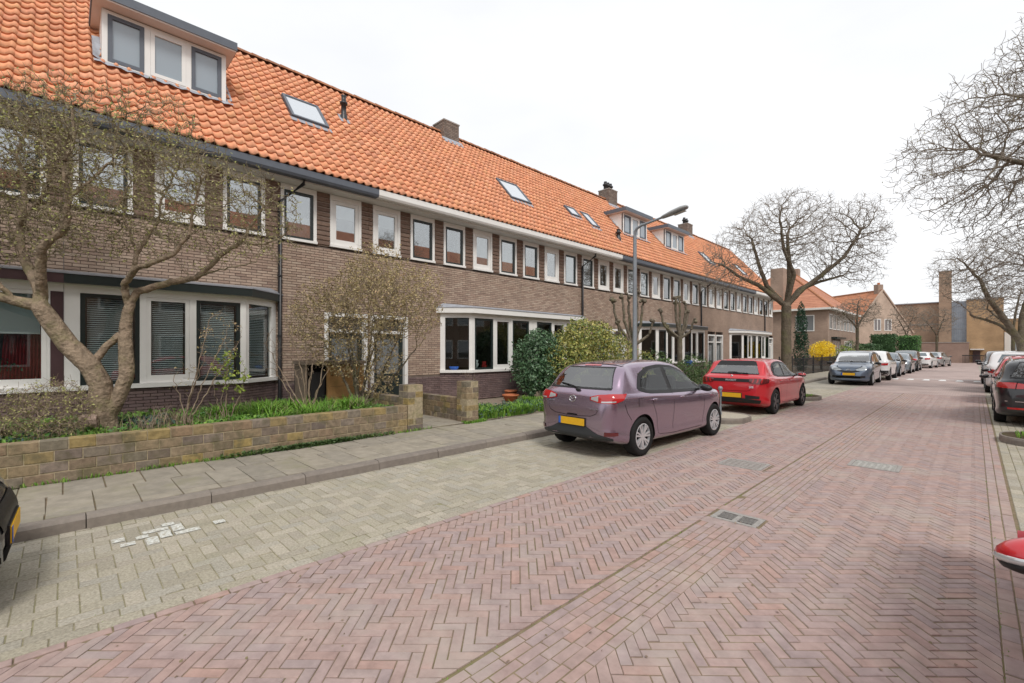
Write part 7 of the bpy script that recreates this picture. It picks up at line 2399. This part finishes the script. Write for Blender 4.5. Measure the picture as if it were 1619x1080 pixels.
def front_mpv(B, P, S, t, body):
    for a_, b_ in ((1.06, 1.12), (1.50, 1.56)): P('windscreen_band', 'black_trim', 'front', [(-.70 + (a_ - 1.06) * .25, a_), (.70 - (a_ - 1.06) * .25, a_)], [(-.69 + (b_ - 1.06) * .25, b_), (.69 - (b_ - 1.06) * .25, b_)], .004, 14, 2)
    P('windscreen', 'car_window_rear', 'front', [(-.69, 1.08), (0, 1.07), (.69, 1.08)], [(-.575, 1.53), (0, 1.545), (.575, 1.53)], .006, 16, 10)
    for sg in (-1, 1):
        P('headlight', 'head_lamp', 'cylf', [(sg * 24, .70), (sg * 36, .69), (sg * 48, .76)], [(sg * 20, .74), (sg * 36, .83), (sg * 52, .90)], .012, 12, 5)
        S('bonnet_seam', 'cylf', [(sg * 20, .76), (sg * 36, .845), (sg * 50, .92)], .01)
        P('fog_light', 'black_trim', 'cylf', [(sg * 30, .36), (sg * 42, .37)], [(sg * 30, .46), (sg * 42, .46)], .01, 6, 3)
    P('grille', 'black_trim', 'front', [(-.42, .66), (-.12, .60), (.12, .60), (.42, .66)], [(-.46, .74), (-.14, .69), (.14, .69), (.46, .74)], .008, 16, 3)
    g = Geo()
    for dz in (0, .035):
        P3 = []
        for x in (-.085, 0, .085):
            h = B.at('front', x, .735 + dz - abs(x) * .5); P3.append(h[0] + h[1] * .016)
        g.tube(P3, .011, 6)
    g.build('emblem', 'chrome', t)
    P('air_intake', 'hole', 'front', [(-.50, .34), (.50, .34)], [(-.52, .45), (.52, .45)], .008, 14, 3)
    plate(B, t, .535, front=True)
    g = Geo()
    for x0, x1 in ((-.55, .05), (-.05, .55)):
        P3 = []
        for k in range(5):
            x = x0 + (x1 - x0) * k / 4
            h = B.at('front', x, 1.10 + .015 * math.sin(k)); P3.append(h[0] + h[1] * .02)
        g.tube(P3, .009, 5)
    g.build('wiper', 'black_trim', t)


def rear_crossover(B, P, S, t, body, rg):
    rg(.60, .48, 1.10, 1.37)
    for sg in (-1, 1):
        P('tail_light', 'tail_red', 'cyl', [(sg * 28, .82), (sg * 52, .84)], [(sg * 28, .95), (sg * 54, .96)], .014, 10, 4)
    P('lower_bumper', 'black_trim', 'cyl', [(-60, .33), (0, .31), (60, .33)], [(-60, .56), (0, .54), (60, .56)], .010, 26, 4)
    plate(B, t, .68)


def front_plain(B, P, S, t, body):
    zt = lambda y: 0
    k = B.s
    H = max(z for _, z in k['top'])
    P('windscreen', 'car_glass_light', 'front', [(-.64, .70 * H), (.64, .70 * H)], [(-.54, .925 * H), (.54, .925 * H)], .006, 12, 8)
    for sg in (-1, 1):
        P('headlight', 'head_lamp', 'cylf', [(sg * 26, .62), (sg * 48, .66)], [(sg * 24, .72), (sg * 50, .78)], .012, 8, 4)
    P('grille', 'black_trim', 'front', [(-.40, .50), (.40, .50)], [(-.44, .64), (.44, .64)], .008, 10, 3)
    P('air_intake', 'hole', 'front', [(-.45, .32), (.45, .32)], [(-.48, .40), (.48, .40)], .008, 10, 2)
    plate(B, t, .45, front=True)


def rear_estate(B, P, S, t, body, rg):
    ring(B, body, .65, .50, 1.06, 1.395)
    rg(.63, .485, 1.08, 1.385, 'car_window_rear')
    for sg in (-1, 1):
        P('tail_light', 'tail_red', 'cyl', [(sg * 20, .845), (sg * 36, .83), (sg * 56, .86)], [(sg * 20, .905), (sg * 36, .955), (sg * 58, .97)], .013, 14, 5)
        S('lamp_seam', 'cyl', [(sg * 36, .82), (sg * 36, .97)], .012, off=.016)
        P('reflector', 'tail_red', 'cyl', [(sg * 28, .385), (sg * 42, .39)], [(sg * 28, .425), (sg * 42, .43)], .012, 6, 2)
    S('chrome_strip', 'cyl', [(-44, .56), (0, .55), (44, .56)], .012, 'chrome', .01)
    plate(B, t, .70, 'plate_pale', blue=False)
    g = Geo()
    h = B.at('rear', 0, 1.0); 
    k = 20; n = h[1]; a = Vector((1, 0, 0)); b = n.cross(a).normalized(); c = h[0] + n * .01
    g.tube([tuple(c + a * .055 * math.cos(2 * PI * i / k) + b * .055 * math.sin(2 * PI * i / k)) for i in range(k + 1)], .006, 6)
    g.tube([tuple(c + a * x + b * z) for x, z in ((-.022, .045), (0, .005), (.022, .045))], .005, 5)
    g.tube([tuple(c + a * x + b * z) for x, z in ((-.042, .03), (-.02, -.038), (0, .0), (.02, -.038), (.042, .03))], .005, 5)
    g.build('emblem', 'chrome', t, True)
    for sg in (-1, 1):
        P3 = []
        for i in range(9):
            q = .75 + i * .22
            h = B.at('top', sg * .60, q); P3.append(h[0] + Vector((0, 0, .035 if 0 < i < 8 else 0)))
        g = Geo().tube(P3, .014, 6); g.build('roof_rail', 'chrome', t, True)


def rear_plain(B, P, S, t, body, rg):
    H = max(z for _, z in B.s['top'])
    rg(.58, .45, .735 * H, .92 * H, 'car_glass_light')
    for sg in (-1, 1):
        P('tail_light', 'tail_red', 'cyl', [(sg * 30, .78), (sg * 50, .80)], [(sg * 30, .92), (sg * 54, .94)], .013, 8, 4)
    P('lower_bumper', 'black_trim', 'cyl', [(-44, .33), (0, .31), (44, .33)], [(-44, .42), (0, .44), (44, .42)], .009, 16, 3)
    plate(B, t, .60)


car('parked_car', 'mauve hatchback parked nearest the camera with its tailgate towards us', 'car', 'hatch', 'paint_mauve', (-4.44, 7.83, 0), R(-2.2), rear=rear_mauve, clear=dict(rear=(.565, .425, 1.09, 1.36), front=(.62, .52, 1.06, 1.40)), group='cars parked along the left kerb')
car('parked_car', 'bright red hatchback with black lamp band parked in front of the mauve one', 'car', 'supermini', 'paint_red', (-4.46, 14.5, 0), R(-0.6), rear=rear_red, wheels='five', clear=dict(rear=(.57, .42, 1.065, 1.345), front=(.62, .52, 1.04, 1.35)), group='cars parked along the left kerb')
car('parked_car', 'blue-grey people carrier facing us past the grassed kerb island', 'car', 'mpv', 'paint_bluegrey', (-4.2, 28.45, 0), R(181), front=front_mpv, wheels='cover', clear=dict(front=(.69, .575, 1.085, 1.52), rear=(.62, .5, 1.15, 1.5)), group='cars parked along the left kerb')
car('parked_car', 'white crossover with dark bumper parked behind the blue-grey people carrier', 'car', 'suv', 'paint_white', (-4.1, 33.6, 0), R(0), rear=rear_crossover, fine=False, wheels='five', clad='black_trim', group='cars parked along the left kerb')
car('parked_car', 'dark blue hatchback facing us behind the white crossover', 'car', 'hatch', 'paint_navy', (-4.05, 38.6, 0), R(180), front=front_plain, fine=False, group='cars parked along the left kerb')
car('parked_car', 'steel-grey car facing us, third behind the people carrier', 'car', 'supermini', 'paint_steel', (-3.95, 43.8, 0), R(180), front=front_plain, fine=False, group='cars parked along the left kerb')
car('parked_car', 'dark grey car facing us at the far end of the left-hand row', 'car', 'mpv', 'paint_anthracite', (-3.9, 49.0, 0), R(180), front=front_plain, fine=False, group='cars parked along the left kerb')
car('parked_car', 'white hatchback with yellow plate, rear towards us, at the far bend', 'car', 'hatch', 'paint_white', (-3.35, 57.2, 0), R(-6), rear=rear_plain, fine=False, group='cars parked along the left kerb')
car('parked_car', 'silver estate car farthest away on the left before the church', 'car', 'estate', 'paint_silver', (-2.75, 63.4, 0), R(-8), rear=rear_plain, fine=False, group='cars parked along the left kerb')
car('parked_car', 'black estate car with red tail lights, rear towards us, at the right photo edge', 'car', 'estate', 'paint_black', (1.22, 16.9, 0), R(-0.5), rear=rear_estate, wheels='five', clear=dict(rear=(.63, .48, 1.075, 1.38), front=(.62, .52, 1.05, 1.38)), group='cars parked along the right kerb')
car('parked_car', 'red hatchback just beyond the black estate car, mostly hidden by it', 'car', 'hatch', 'paint_red', (1.25, 22.1, 0), 0, rear=rear_plain, fine=False, group='cars parked along the right kerb')
car('parked_car', 'white estate car beyond the red one on the right', 'car', 'suv', 'paint_white', (1.2, 27.3, 0), 0, rear=rear_plain, fine=False, group='cars parked along the right kerb')
car('parked_car', 'dark people carrier facing us, farthest of the right-hand cars', 'car', 'suv', 'paint_anthracite', (1.15, 33.6, 0), R(180), front=front_plain, fine=False, group='cars parked along the right kerb')

# black car whose front corner just enters the photo at the left edge
def front_black(B, P, S, t, body):
    front_plain(B, P, S, t, body)
car('parked_car', 'black car of which only the front corner shows at the left photo edge', 'car', 'hatch', 'paint_black', (-4.80, -2.295, 0), R(-1.5), front=front_black, group='cars parked along the left kerb')
# red car beside the camera: only its door mirror shows
tcar, Bc = car('parked_car', 'red car of which only the door mirror shows at the lower right edge', 'car', 'supermini', 'paint_red', (1.15, 2.95, 0), R(180), front=front_plain, group='cars parked along the right kerb')
# ------------------------------------------------------------------ street furniture
t = thing('street_lamp', 'grey steel street lamp with angled arm over the parking lane', 'street lamp', (-6.3, 10.77, 0.12))
Geo().tube([(-6.3, 10.77, .1), (-6.3, 10.77, 1.0), (-6.3, 10.77, 1.04), (-6.3, 10.77, 3.0), (-6.3, 10.77, 4.70)], [.075, .075, .062, .056, .045], 14).build('pole', 'lamp_grey', t, True)
Geo().tube([(-6.3, 10.77, 4.68), (-6.29, 10.77, 4.80), (-6.24, 10.77, 4.88), (-6.1, 10.77, 4.935), (-5.9, 10.77, 4.96), (-5.7, 10.77, 4.995), (-5.5, 10.77, 5.025)], [.045, .042, .038, .034, .032, .03, .03], 10).build('arm', 'lamp_grey', t, True)
g = Geo()
prof = []
V = []
for s, w, h0, h1 in ((0, .05, -.03, .03), (.05, .07, -.045, .045), (.3, .105, -.055, .075), (.55, .12, -.05, .08), (.68, .10, -.03, .06), (.72, .05, -.01, .03)):
    for k in range(12):
        a = 2 * PI * k / 12
        zz = math.sin(a)
        V.append((-5.55 + s * .95, 10.77 + w * math.cos(a), 5.02 + s * .17 + (h1 * zz if zz > 0 else -h0 * zz)))
g.add(V, [[i * 12 + j, i * 12 + (j + 1) % 12, (i + 1) * 12 + (j + 1) % 12, (i + 1) * 12 + j] for i in range(5) for j in range(12)])
g.ngon(V[:12]); g.ngon(V[-12:])
head = g.build('lamp_head', 'lamp_head', t, True)
Geo().add([(-5.22, 10.70, 5.01), (-4.92, 10.69, 5.065), (-4.92, 10.85, 5.065), (-5.22, 10.84, 5.01)], [[0, 1, 2, 3]]).build('lens', 'lens', head)
Geo().box(-6.25, -6.23, 10.73, 10.81, .55, .95).build('door', 'lamp_grey', t)
t = thing('bollard', 'grey ball-topped bollard on the kerbed island behind the mauve hatchback', 'bollard', (-4.30, 11.3, .11))
Geo().lathe([(.0, .10), (.04, .10), (.036, .14), (.025, .18), (.022, .66), (.034, .67), (.034, .69), (.02, .70)], 14, (-4.30, 11.3, 0)).build('post', 'lamp_grey', t, True)
Geo().ball((-4.30, 11.3, .745), .055, 14, 10).build('ball', 'lamp_grey', t, True)

t = thing('iron_fence', 'black iron railing along the far front gardens below the forsythia', 'fence', (-7.5, 35, .12))
for k in range(3):
    Geo().box(-7.515, -7.485, 28.0, 43.0, .22 + k * .44, .25 + k * .44).build('rail', 'iron', t)
bm_ = Geo().box(-.01, .01, -.01, .01, 0, 1.05).mesh('railing_bar', 'iron')
for k in range(100): put(bm_, 'railing_bar', t, loc=(-7.5, 28.07 + k * .15, .12))
pm_ = Geo().box(-.03, .03, -.03, .03, 0, 1.18).mesh('post', 'iron')
for k in range(7): put(pm_, 'post', t, loc=(-7.5, 28.0 + k * 2.5, .12))

# bicycle by the third bay
t = thing('bicycle', 'dark bicycle leaning by the bay window behind the red hatchback', 'bicycle', (-9.7, 21.0, .12))
for yy in (20.45, 21.55):
    k = 24
    w = Geo().tube([(-9.7, yy + .34 * math.cos(2 * PI * i / k), .48 + .34 * math.sin(2 * PI * i / k)) for i in range(k + 1)], .02, 6).build('wheel', 'tyre', t, True)
    g = Geo()
    for i in range(10): g.bar((-9.7, yy, .48), (-9.7, yy + .33 * math.cos(PI * i / 5), .48 + .33 * math.sin(PI * i / 5)), .006, .006, (1, 0, 0))
    o = g.build('spoke', 'chrome', w); o['kind'] = 'stuff'
g = Geo()
for a, b in (((20.45, .48), (20.85, .46)), ((20.85, .46), (20.70, 1.0)), ((20.45, .48), (20.74, .9)), ((20.74, .9), (21.35, .95)), ((20.85, .46), (21.35, .85)), ((21.33, 1.08), (21.55, .48))):
    g.tube([(-9.7, a[0], a[1]), (-9.7, b[0], b[1])], .018, 6)
g.build('frame', 'iron', t)
g = Geo(); g.tube([(-9.96, 21.2, 1.12), (-9.85, 21.3, 1.14), (-9.7, 21.33, 1.1), (-9.55, 21.3, 1.14), (-9.44, 21.2, 1.12)], .014, 6); g.build('handlebar', 'chrome', t, True)
g = Geo(); g.ball((-9.7, 20.68, 1.03), (.07, .13, .03), 10, 6); g.build('saddle', 'black_trim', t, True)
g = Geo().box(-9.85, -9.55, 21.40, 21.66, .92, 1.16); g.build('crate', 'plate_blue', t)

# ------------------------------------------------------------------ buildings at the far end


def simple_window(par, x0, x1, y0, y1, z0, z1, axis, cols=1, m='pane_net'):
    """axis 'x': faces +X at x = x1; axis 'y': faces -Y at y = y0"""
    g = Geo(); f = .07
    if axis == 'x':
        X = x1
        g.box(X - .06, X + .03, y0, y0 + f, z0, z1); g.box(X - .06, X + .03, y1 - f, y1, z0, z1); g.box(X - .06, X + .03, y0 + f, y1 - f, z1 - f, z1); g.box(X - .06, X + .05, y0 + f, y1 - f, z0, z0 + f)
        for k in range(1, cols):
            c = y0 + (y1 - y0) * k / cols; g.box(X - .06, X + .03, c - .04, c + .04, z0 + f, z1 - f)
        w = g.build('window', 'white_paint', par)
        Geo().box(X - .01, X + .008, y0 + f, y1 - f, z0 + f, z1 - f).build('pane', m, w)
    else:
        Y = y0
        g.box(x0, x0 + f, Y - .03, Y + .06, z0, z1); g.box(x1 - f, x1, Y - .03, Y + .06, z0, z1); g.box(x0 + f, x1 - f, Y - .03, Y + .06, z1 - f, z1); g.box(x0 + f, x1 - f, Y - .05, Y + .06, z0, z0 + f)
        for k in range(1, cols):
            c = x0 + (x1 - x0) * k / cols; g.box(c - .04, c + .04, Y - .03, Y + .06, z0 + f, z1 - f)
        w = g.build('window', 'white_paint', par)
        Geo().box(x0 + f, x1 - f, Y - .008, Y + .01, z0 + f, z1 - f).build('pane', m, w)


# hip-roofed corner house
hx1, hx0, hy0, hy1, he = -9.9, -20.0, 52.5, 67.0, 5.7
t = thing('corner_house', 'dark brick corner house with orange hipped roof behind the large street tree', 'house', (hx1, hy0, 0))
Geo().box(hx0, hx1, hy0, hy1, 0, he).build('wall', 'far_brick', t)
rz = 10.6
ov = .5
g = Geo()
A = [(hx0 - ov, hy0 - ov, he), (hx1 + ov, hy0 - ov, he), (hx1 + ov, hy1 + ov, he), (hx0 - ov, hy1 + ov, he)]
r1, r2 = ((hx0 + hx1) / 2, hy0 + 5.2, rz), ((hx0 + hx1) / 2, hy1 - 5.2, rz)
# stepped courses so that the tile rows read as relief
n = 26
for k in range(n):
    a, b = k / n, (k + 1) / n
    lift = .03
    def L_(p, q, s, dz=0): return (p[0] + (q[0] - p[0]) * s, p[1] + (q[1] - p[1]) * s, p[2] + (q[2] - p[2]) * s + dz)
    for p, q, u, v in ((A[0], A[1], r1, r1), (A[1], A[2], r1, r2), (A[2], A[3], r2, r2), (A[3], A[0], r2, r1)):
        g.add([L_(p, u, a, lift), L_(q, v, a, lift), L_(q, v, b), L_(p, u, b)], [[0, 1, 2, 3]])
        g.add([L_(p, u, a), L_(q, v, a), L_(q, v, a, lift), L_(p, u, a, lift)], [[0, 1, 2, 3]])
rf = g.build('roof', 'roof_far', t)
for p, u in ((A[0], r1), (A[1], r1), (A[2], r2), (A[3], r2)):
    Geo().tube([p, u], .12, 6).build('hip_tile', 'ridge', rf, True)
Geo().tube([r1, r2], .12, 6).build('ridge_tile', 'ridge', rf, True)
Geo().box(hx0 - ov - .02, hx1 + ov + .02, hy0 - ov - .02, hy1 + ov + .02, he - .14, he + .05).build('gutter', 'soffit_paint', t)
simple_window(t, -12.6, -11.0, hy0, 0, 3.5, 5.1, 'y', 2)
for k in range(8): simple_window(t, 0, hx1, hy0 + .6 + k * 1.75, hy0 + 1.9 + k * 1.75, 3.7, 5.2, 'x', 2, 'pane_sky')
simple_window(t, 0, hx1, hy0 + 2, hy0 + 5.5, .9, 2.6, 'x', 3, 'pane_sky'); simple_window(t, 0, hx1, hy0 + 8, hy0 + 12, .9, 2.6, 'x', 3, 'pane_sky')
Geo().box(hx1 - .1, hx1 + .5, hy0 + 1.5, hy0 + 6, 2.75, 2.95).build('canopy', 'dark_paint', t)
Geo().box(-15.1, -13.9, 53.2, 54.5, 5.0, 10.2).build('chimney', 'far_brick', t)
# second chimney further on its ridge
Geo().box(-15.3, -14.6, 62.0, 62.9, 10.2, 11.3).build('chimney', 'far_brick', t)


# gabled house, turned towards the street
def gable_house(label, cx, cy, ang, w, d, eave, ridge, wallm, roofm):
    t = thing('gabled_house', label, 'house', (cx, cy, 0), ang, local=True)
    g = Geo()   # local: gable faces +X at x = 0, ridge along X
    P = [(0, -w / 2, 0), (0, w / 2, 0), (0, w / 2, eave), (0, 0, ridge), (0, -w / 2, eave)]
    g.extrude(P, (-d, 0, 0)); g.build('wall', wallm, t)
    n = 24
    r_ = None
    g = Geo()
    for sg in (-1, 1):
        e_ = np.array((0, sg * (w / 2 + .25), eave - .25 * (ridge - eave) / (w / 2))); k_ = np.array((0, 0, ridge))
        for i in range(n):
            a, b = e_ + (k_ - e_) * i / n, e_ + (k_ - e_) * (i + 1) / n
            for x0, x1 in ((-.12, -d - .1),):
                g.add([(x0, a[1], a[2] + .10), (x1, a[1], a[2] + .10), (x1, b[1], b[2] + .06), (x0, b[1], b[2] + .06)], [[0, 1, 2, 3]])
                g.add([(x0, a[1], a[2] + .04), (x1, a[1], a[2] + .04), (x1, a[1], a[2] + .10), (x0, a[1], a[2] + .10)], [[0, 1, 2, 3]])
    rf = g.build('roof', roofm, t)
    for sg in (-1, 1):
        Geo().bar((.02, sg * (w / 2 + .2), eave - .1), (.02, 0, ridge + .12), .22, .14).build('verge', wallm, t)
    Geo().tube([(0, 0, ridge + .08), (-d, 0, ridge + .08)], .12, 6).build('ridge_tile', 'ridge', rf, True)
    Geo().box(-.9, -.25, -.35, .35, ridge - .4, ridge + .85).build('chimney', 'far_brick', t)
    Geo().lathe([(.15, ridge + .85), (.15, ridge + 1.1), (.0, ridge + 1.12)], 8, (-.55, 0, 0)).build('chimney_pot', 'terracotta', t)
    for yy in (-.75, .75):
        simple_window(t, 0, .0, yy - .5, yy + .5, 4.1, 5.6, 'x', 2)
    simple_window(t, 0, 0, -1.8, 1.2, .9, 2.5, 'x', 3, 'pane_sky')
    return t


gable_house('pale brick house with steep gable and chimney beyond the corner house', -8.2, 74.5, R(-38), 8.4, 11.5, 3.9, 9.2, 'pale_brick', 'roof_gable')

# church
t = thing('church', 'low brick church with square tower and tall blue-grey window closing the street', 'church', (-2, 84, 0))
n_ = 'church_brick'
g = Geo(); g.extrude([(-22, 84, 0), (-3.3, 84, 0), (-3.3, 84, 8.0), (-22, 84, 8.0)], (0, 14, 0)); nave = g.build('nave', n_, t)
Geo().box(-22.2, -3.31, 83.8, 98.2, 8.0, 8.12).build('roof_edge', 'zinc', t)
Geo().box(-22, -3.32, 83.93, 84.0, 5.05, 5.22).build('ledge', 'mortar_cap', t)
Geo().box(-3.3, -2.1, 83.2, 85.2, 0, 12.05).build('tower', n_, t)
Geo().box(-3.34, -2.06, 83.16, 85.24, 12.05, 12.15).build('tower_cap', 'mortar_cap', t)
wn = Geo().box(-2.1, -0.68, 83.9, 85, 0, 8.05).build('window_bay', 'window_blue' if 'window_blue' in M else mat('window_blue', (0.30, 0.345, 0.40), 0.25, 0.5, noise=(2, 0.2)), t)
for k in range(9): Geo().box(-2.08 + k * .17, -2.04 + k * .17, 83.86, 83.9, .2, 8.0).build('mullion', 'zinc', wn)
for k in range(5): Geo().box(-2.08, -.70, 83.85, 83.86, 1.4 + k * 1.5, 1.46 + k * 1.5).build('transom', 'zinc', wn)
Geo().box(-0.68, 2.6, 83.6, 98, 0, 8.15).build('choir', 'church_brick_gold', t)
Geo().box(-0.72, 2.7, 83.5, 98.1, 8.15, 8.3).build('roof_edge', 'zinc', t)
Geo().box(-6.6, -.45, 80.6, 83.15, 0, 2.55).build('porch', 'church_brick_pink', t)
Geo().box(-6.65, -.40, 80.55, 83.16, 2.55, 2.65).build('porch_cap', 'mortar_cap', t)
Geo().box(-.1, .55, 83.45, 83.6, 0, 1.5).build('side_door', 'brown_paint', t)
Geo().box(-.35, .9, 82.9, 83.6, 1.65, 1.8).build('door_canopy', 'white_paint', t)
t = thing('railing', 'low dark railing in front of the church door', 'fence', (0, 80, 0))
for k in range(30): Geo().box(-1.0 + k * .12, -.96 + k * .12, 79.98, 80.02, 0, 1.0).build('railing_bar', 'iron', t)
Geo().box(-1.05, 2.6, 79.97, 80.03, .92, 1.02).build('rail', 'iron', t)
t = thing('white_building', 'small white-fronted building right of the church behind the trees', 'building', (5, 84, 0))
Geo().box(2.7, 12, 85, 95, 0, 5.6).build('wall', 'church_brick_gold', t)
Geo().box(2.7, 6.5, 84.8, 85, 0, 3.9).build('front', 'white_paint', t)
simple_window(t, 3.5, 5.0, 84.8, 0, 1.6, 3.2, 'y', 2, 'pane_sky')
t = thing('red_roof_house', 'red tiled roof showing through the branches at the right edge', 'house', (9, 70, 0))
Geo().box(5.2, 13, 56, 78, 0, 4.5).build('wall', 'far_brick', t)
g = Geo(); g.extrude([(4.9, 56, 4.4), (13.3, 56, 4.4), (9.1, 56, 8.4)], (0, 22, 0)); g.build('roof', 'roof_far', t)

# opposite terrace, mirrored in the windows
OL = ['first', 'second', 'third', 'fourth', 'fifth', 'sixth', 'seventh', 'eighth']
for i in range(8):
    y0 = -9 + i * 6.0
    t = thing('facing_house', 'red-roofed brick house opposite the terrace, outside the photo, %s in its row' % OL[i], 'house', (9.5, y0, 0), group='houses across the street')
    Geo().box(8.8, 17, y0, y0 + 5.99, 0, 5.89).build('wall', 'far_brick', t)
    g = Geo(); g.extrude([(8.3, y0, 5.9), (17.5, y0, 5.9), (12.9, y0, 11.2)], (0, 5.99, 0)); g.build('roof', 'roof_far', t)
    for k in range(3):
        for z0, z1 in ((.9, 2.5), (3.7, 5.1)):
            g = Geo().box(8.76, 8.8, y0 + .6 + k * 1.8, y0 + 1.9 + k * 1.8, z0, z1); w = g.build('window', 'white_paint', t)
            Geo().box(8.75, 8.76, y0 + .7 + k * 1.8, y0 + 1.8 + k * 1.8, z0 + .1, z1 - .1).build('pane', 'pane_sky', w)

for o in list(bpy.data.objects):
    if '_local' in o: del o['_local']
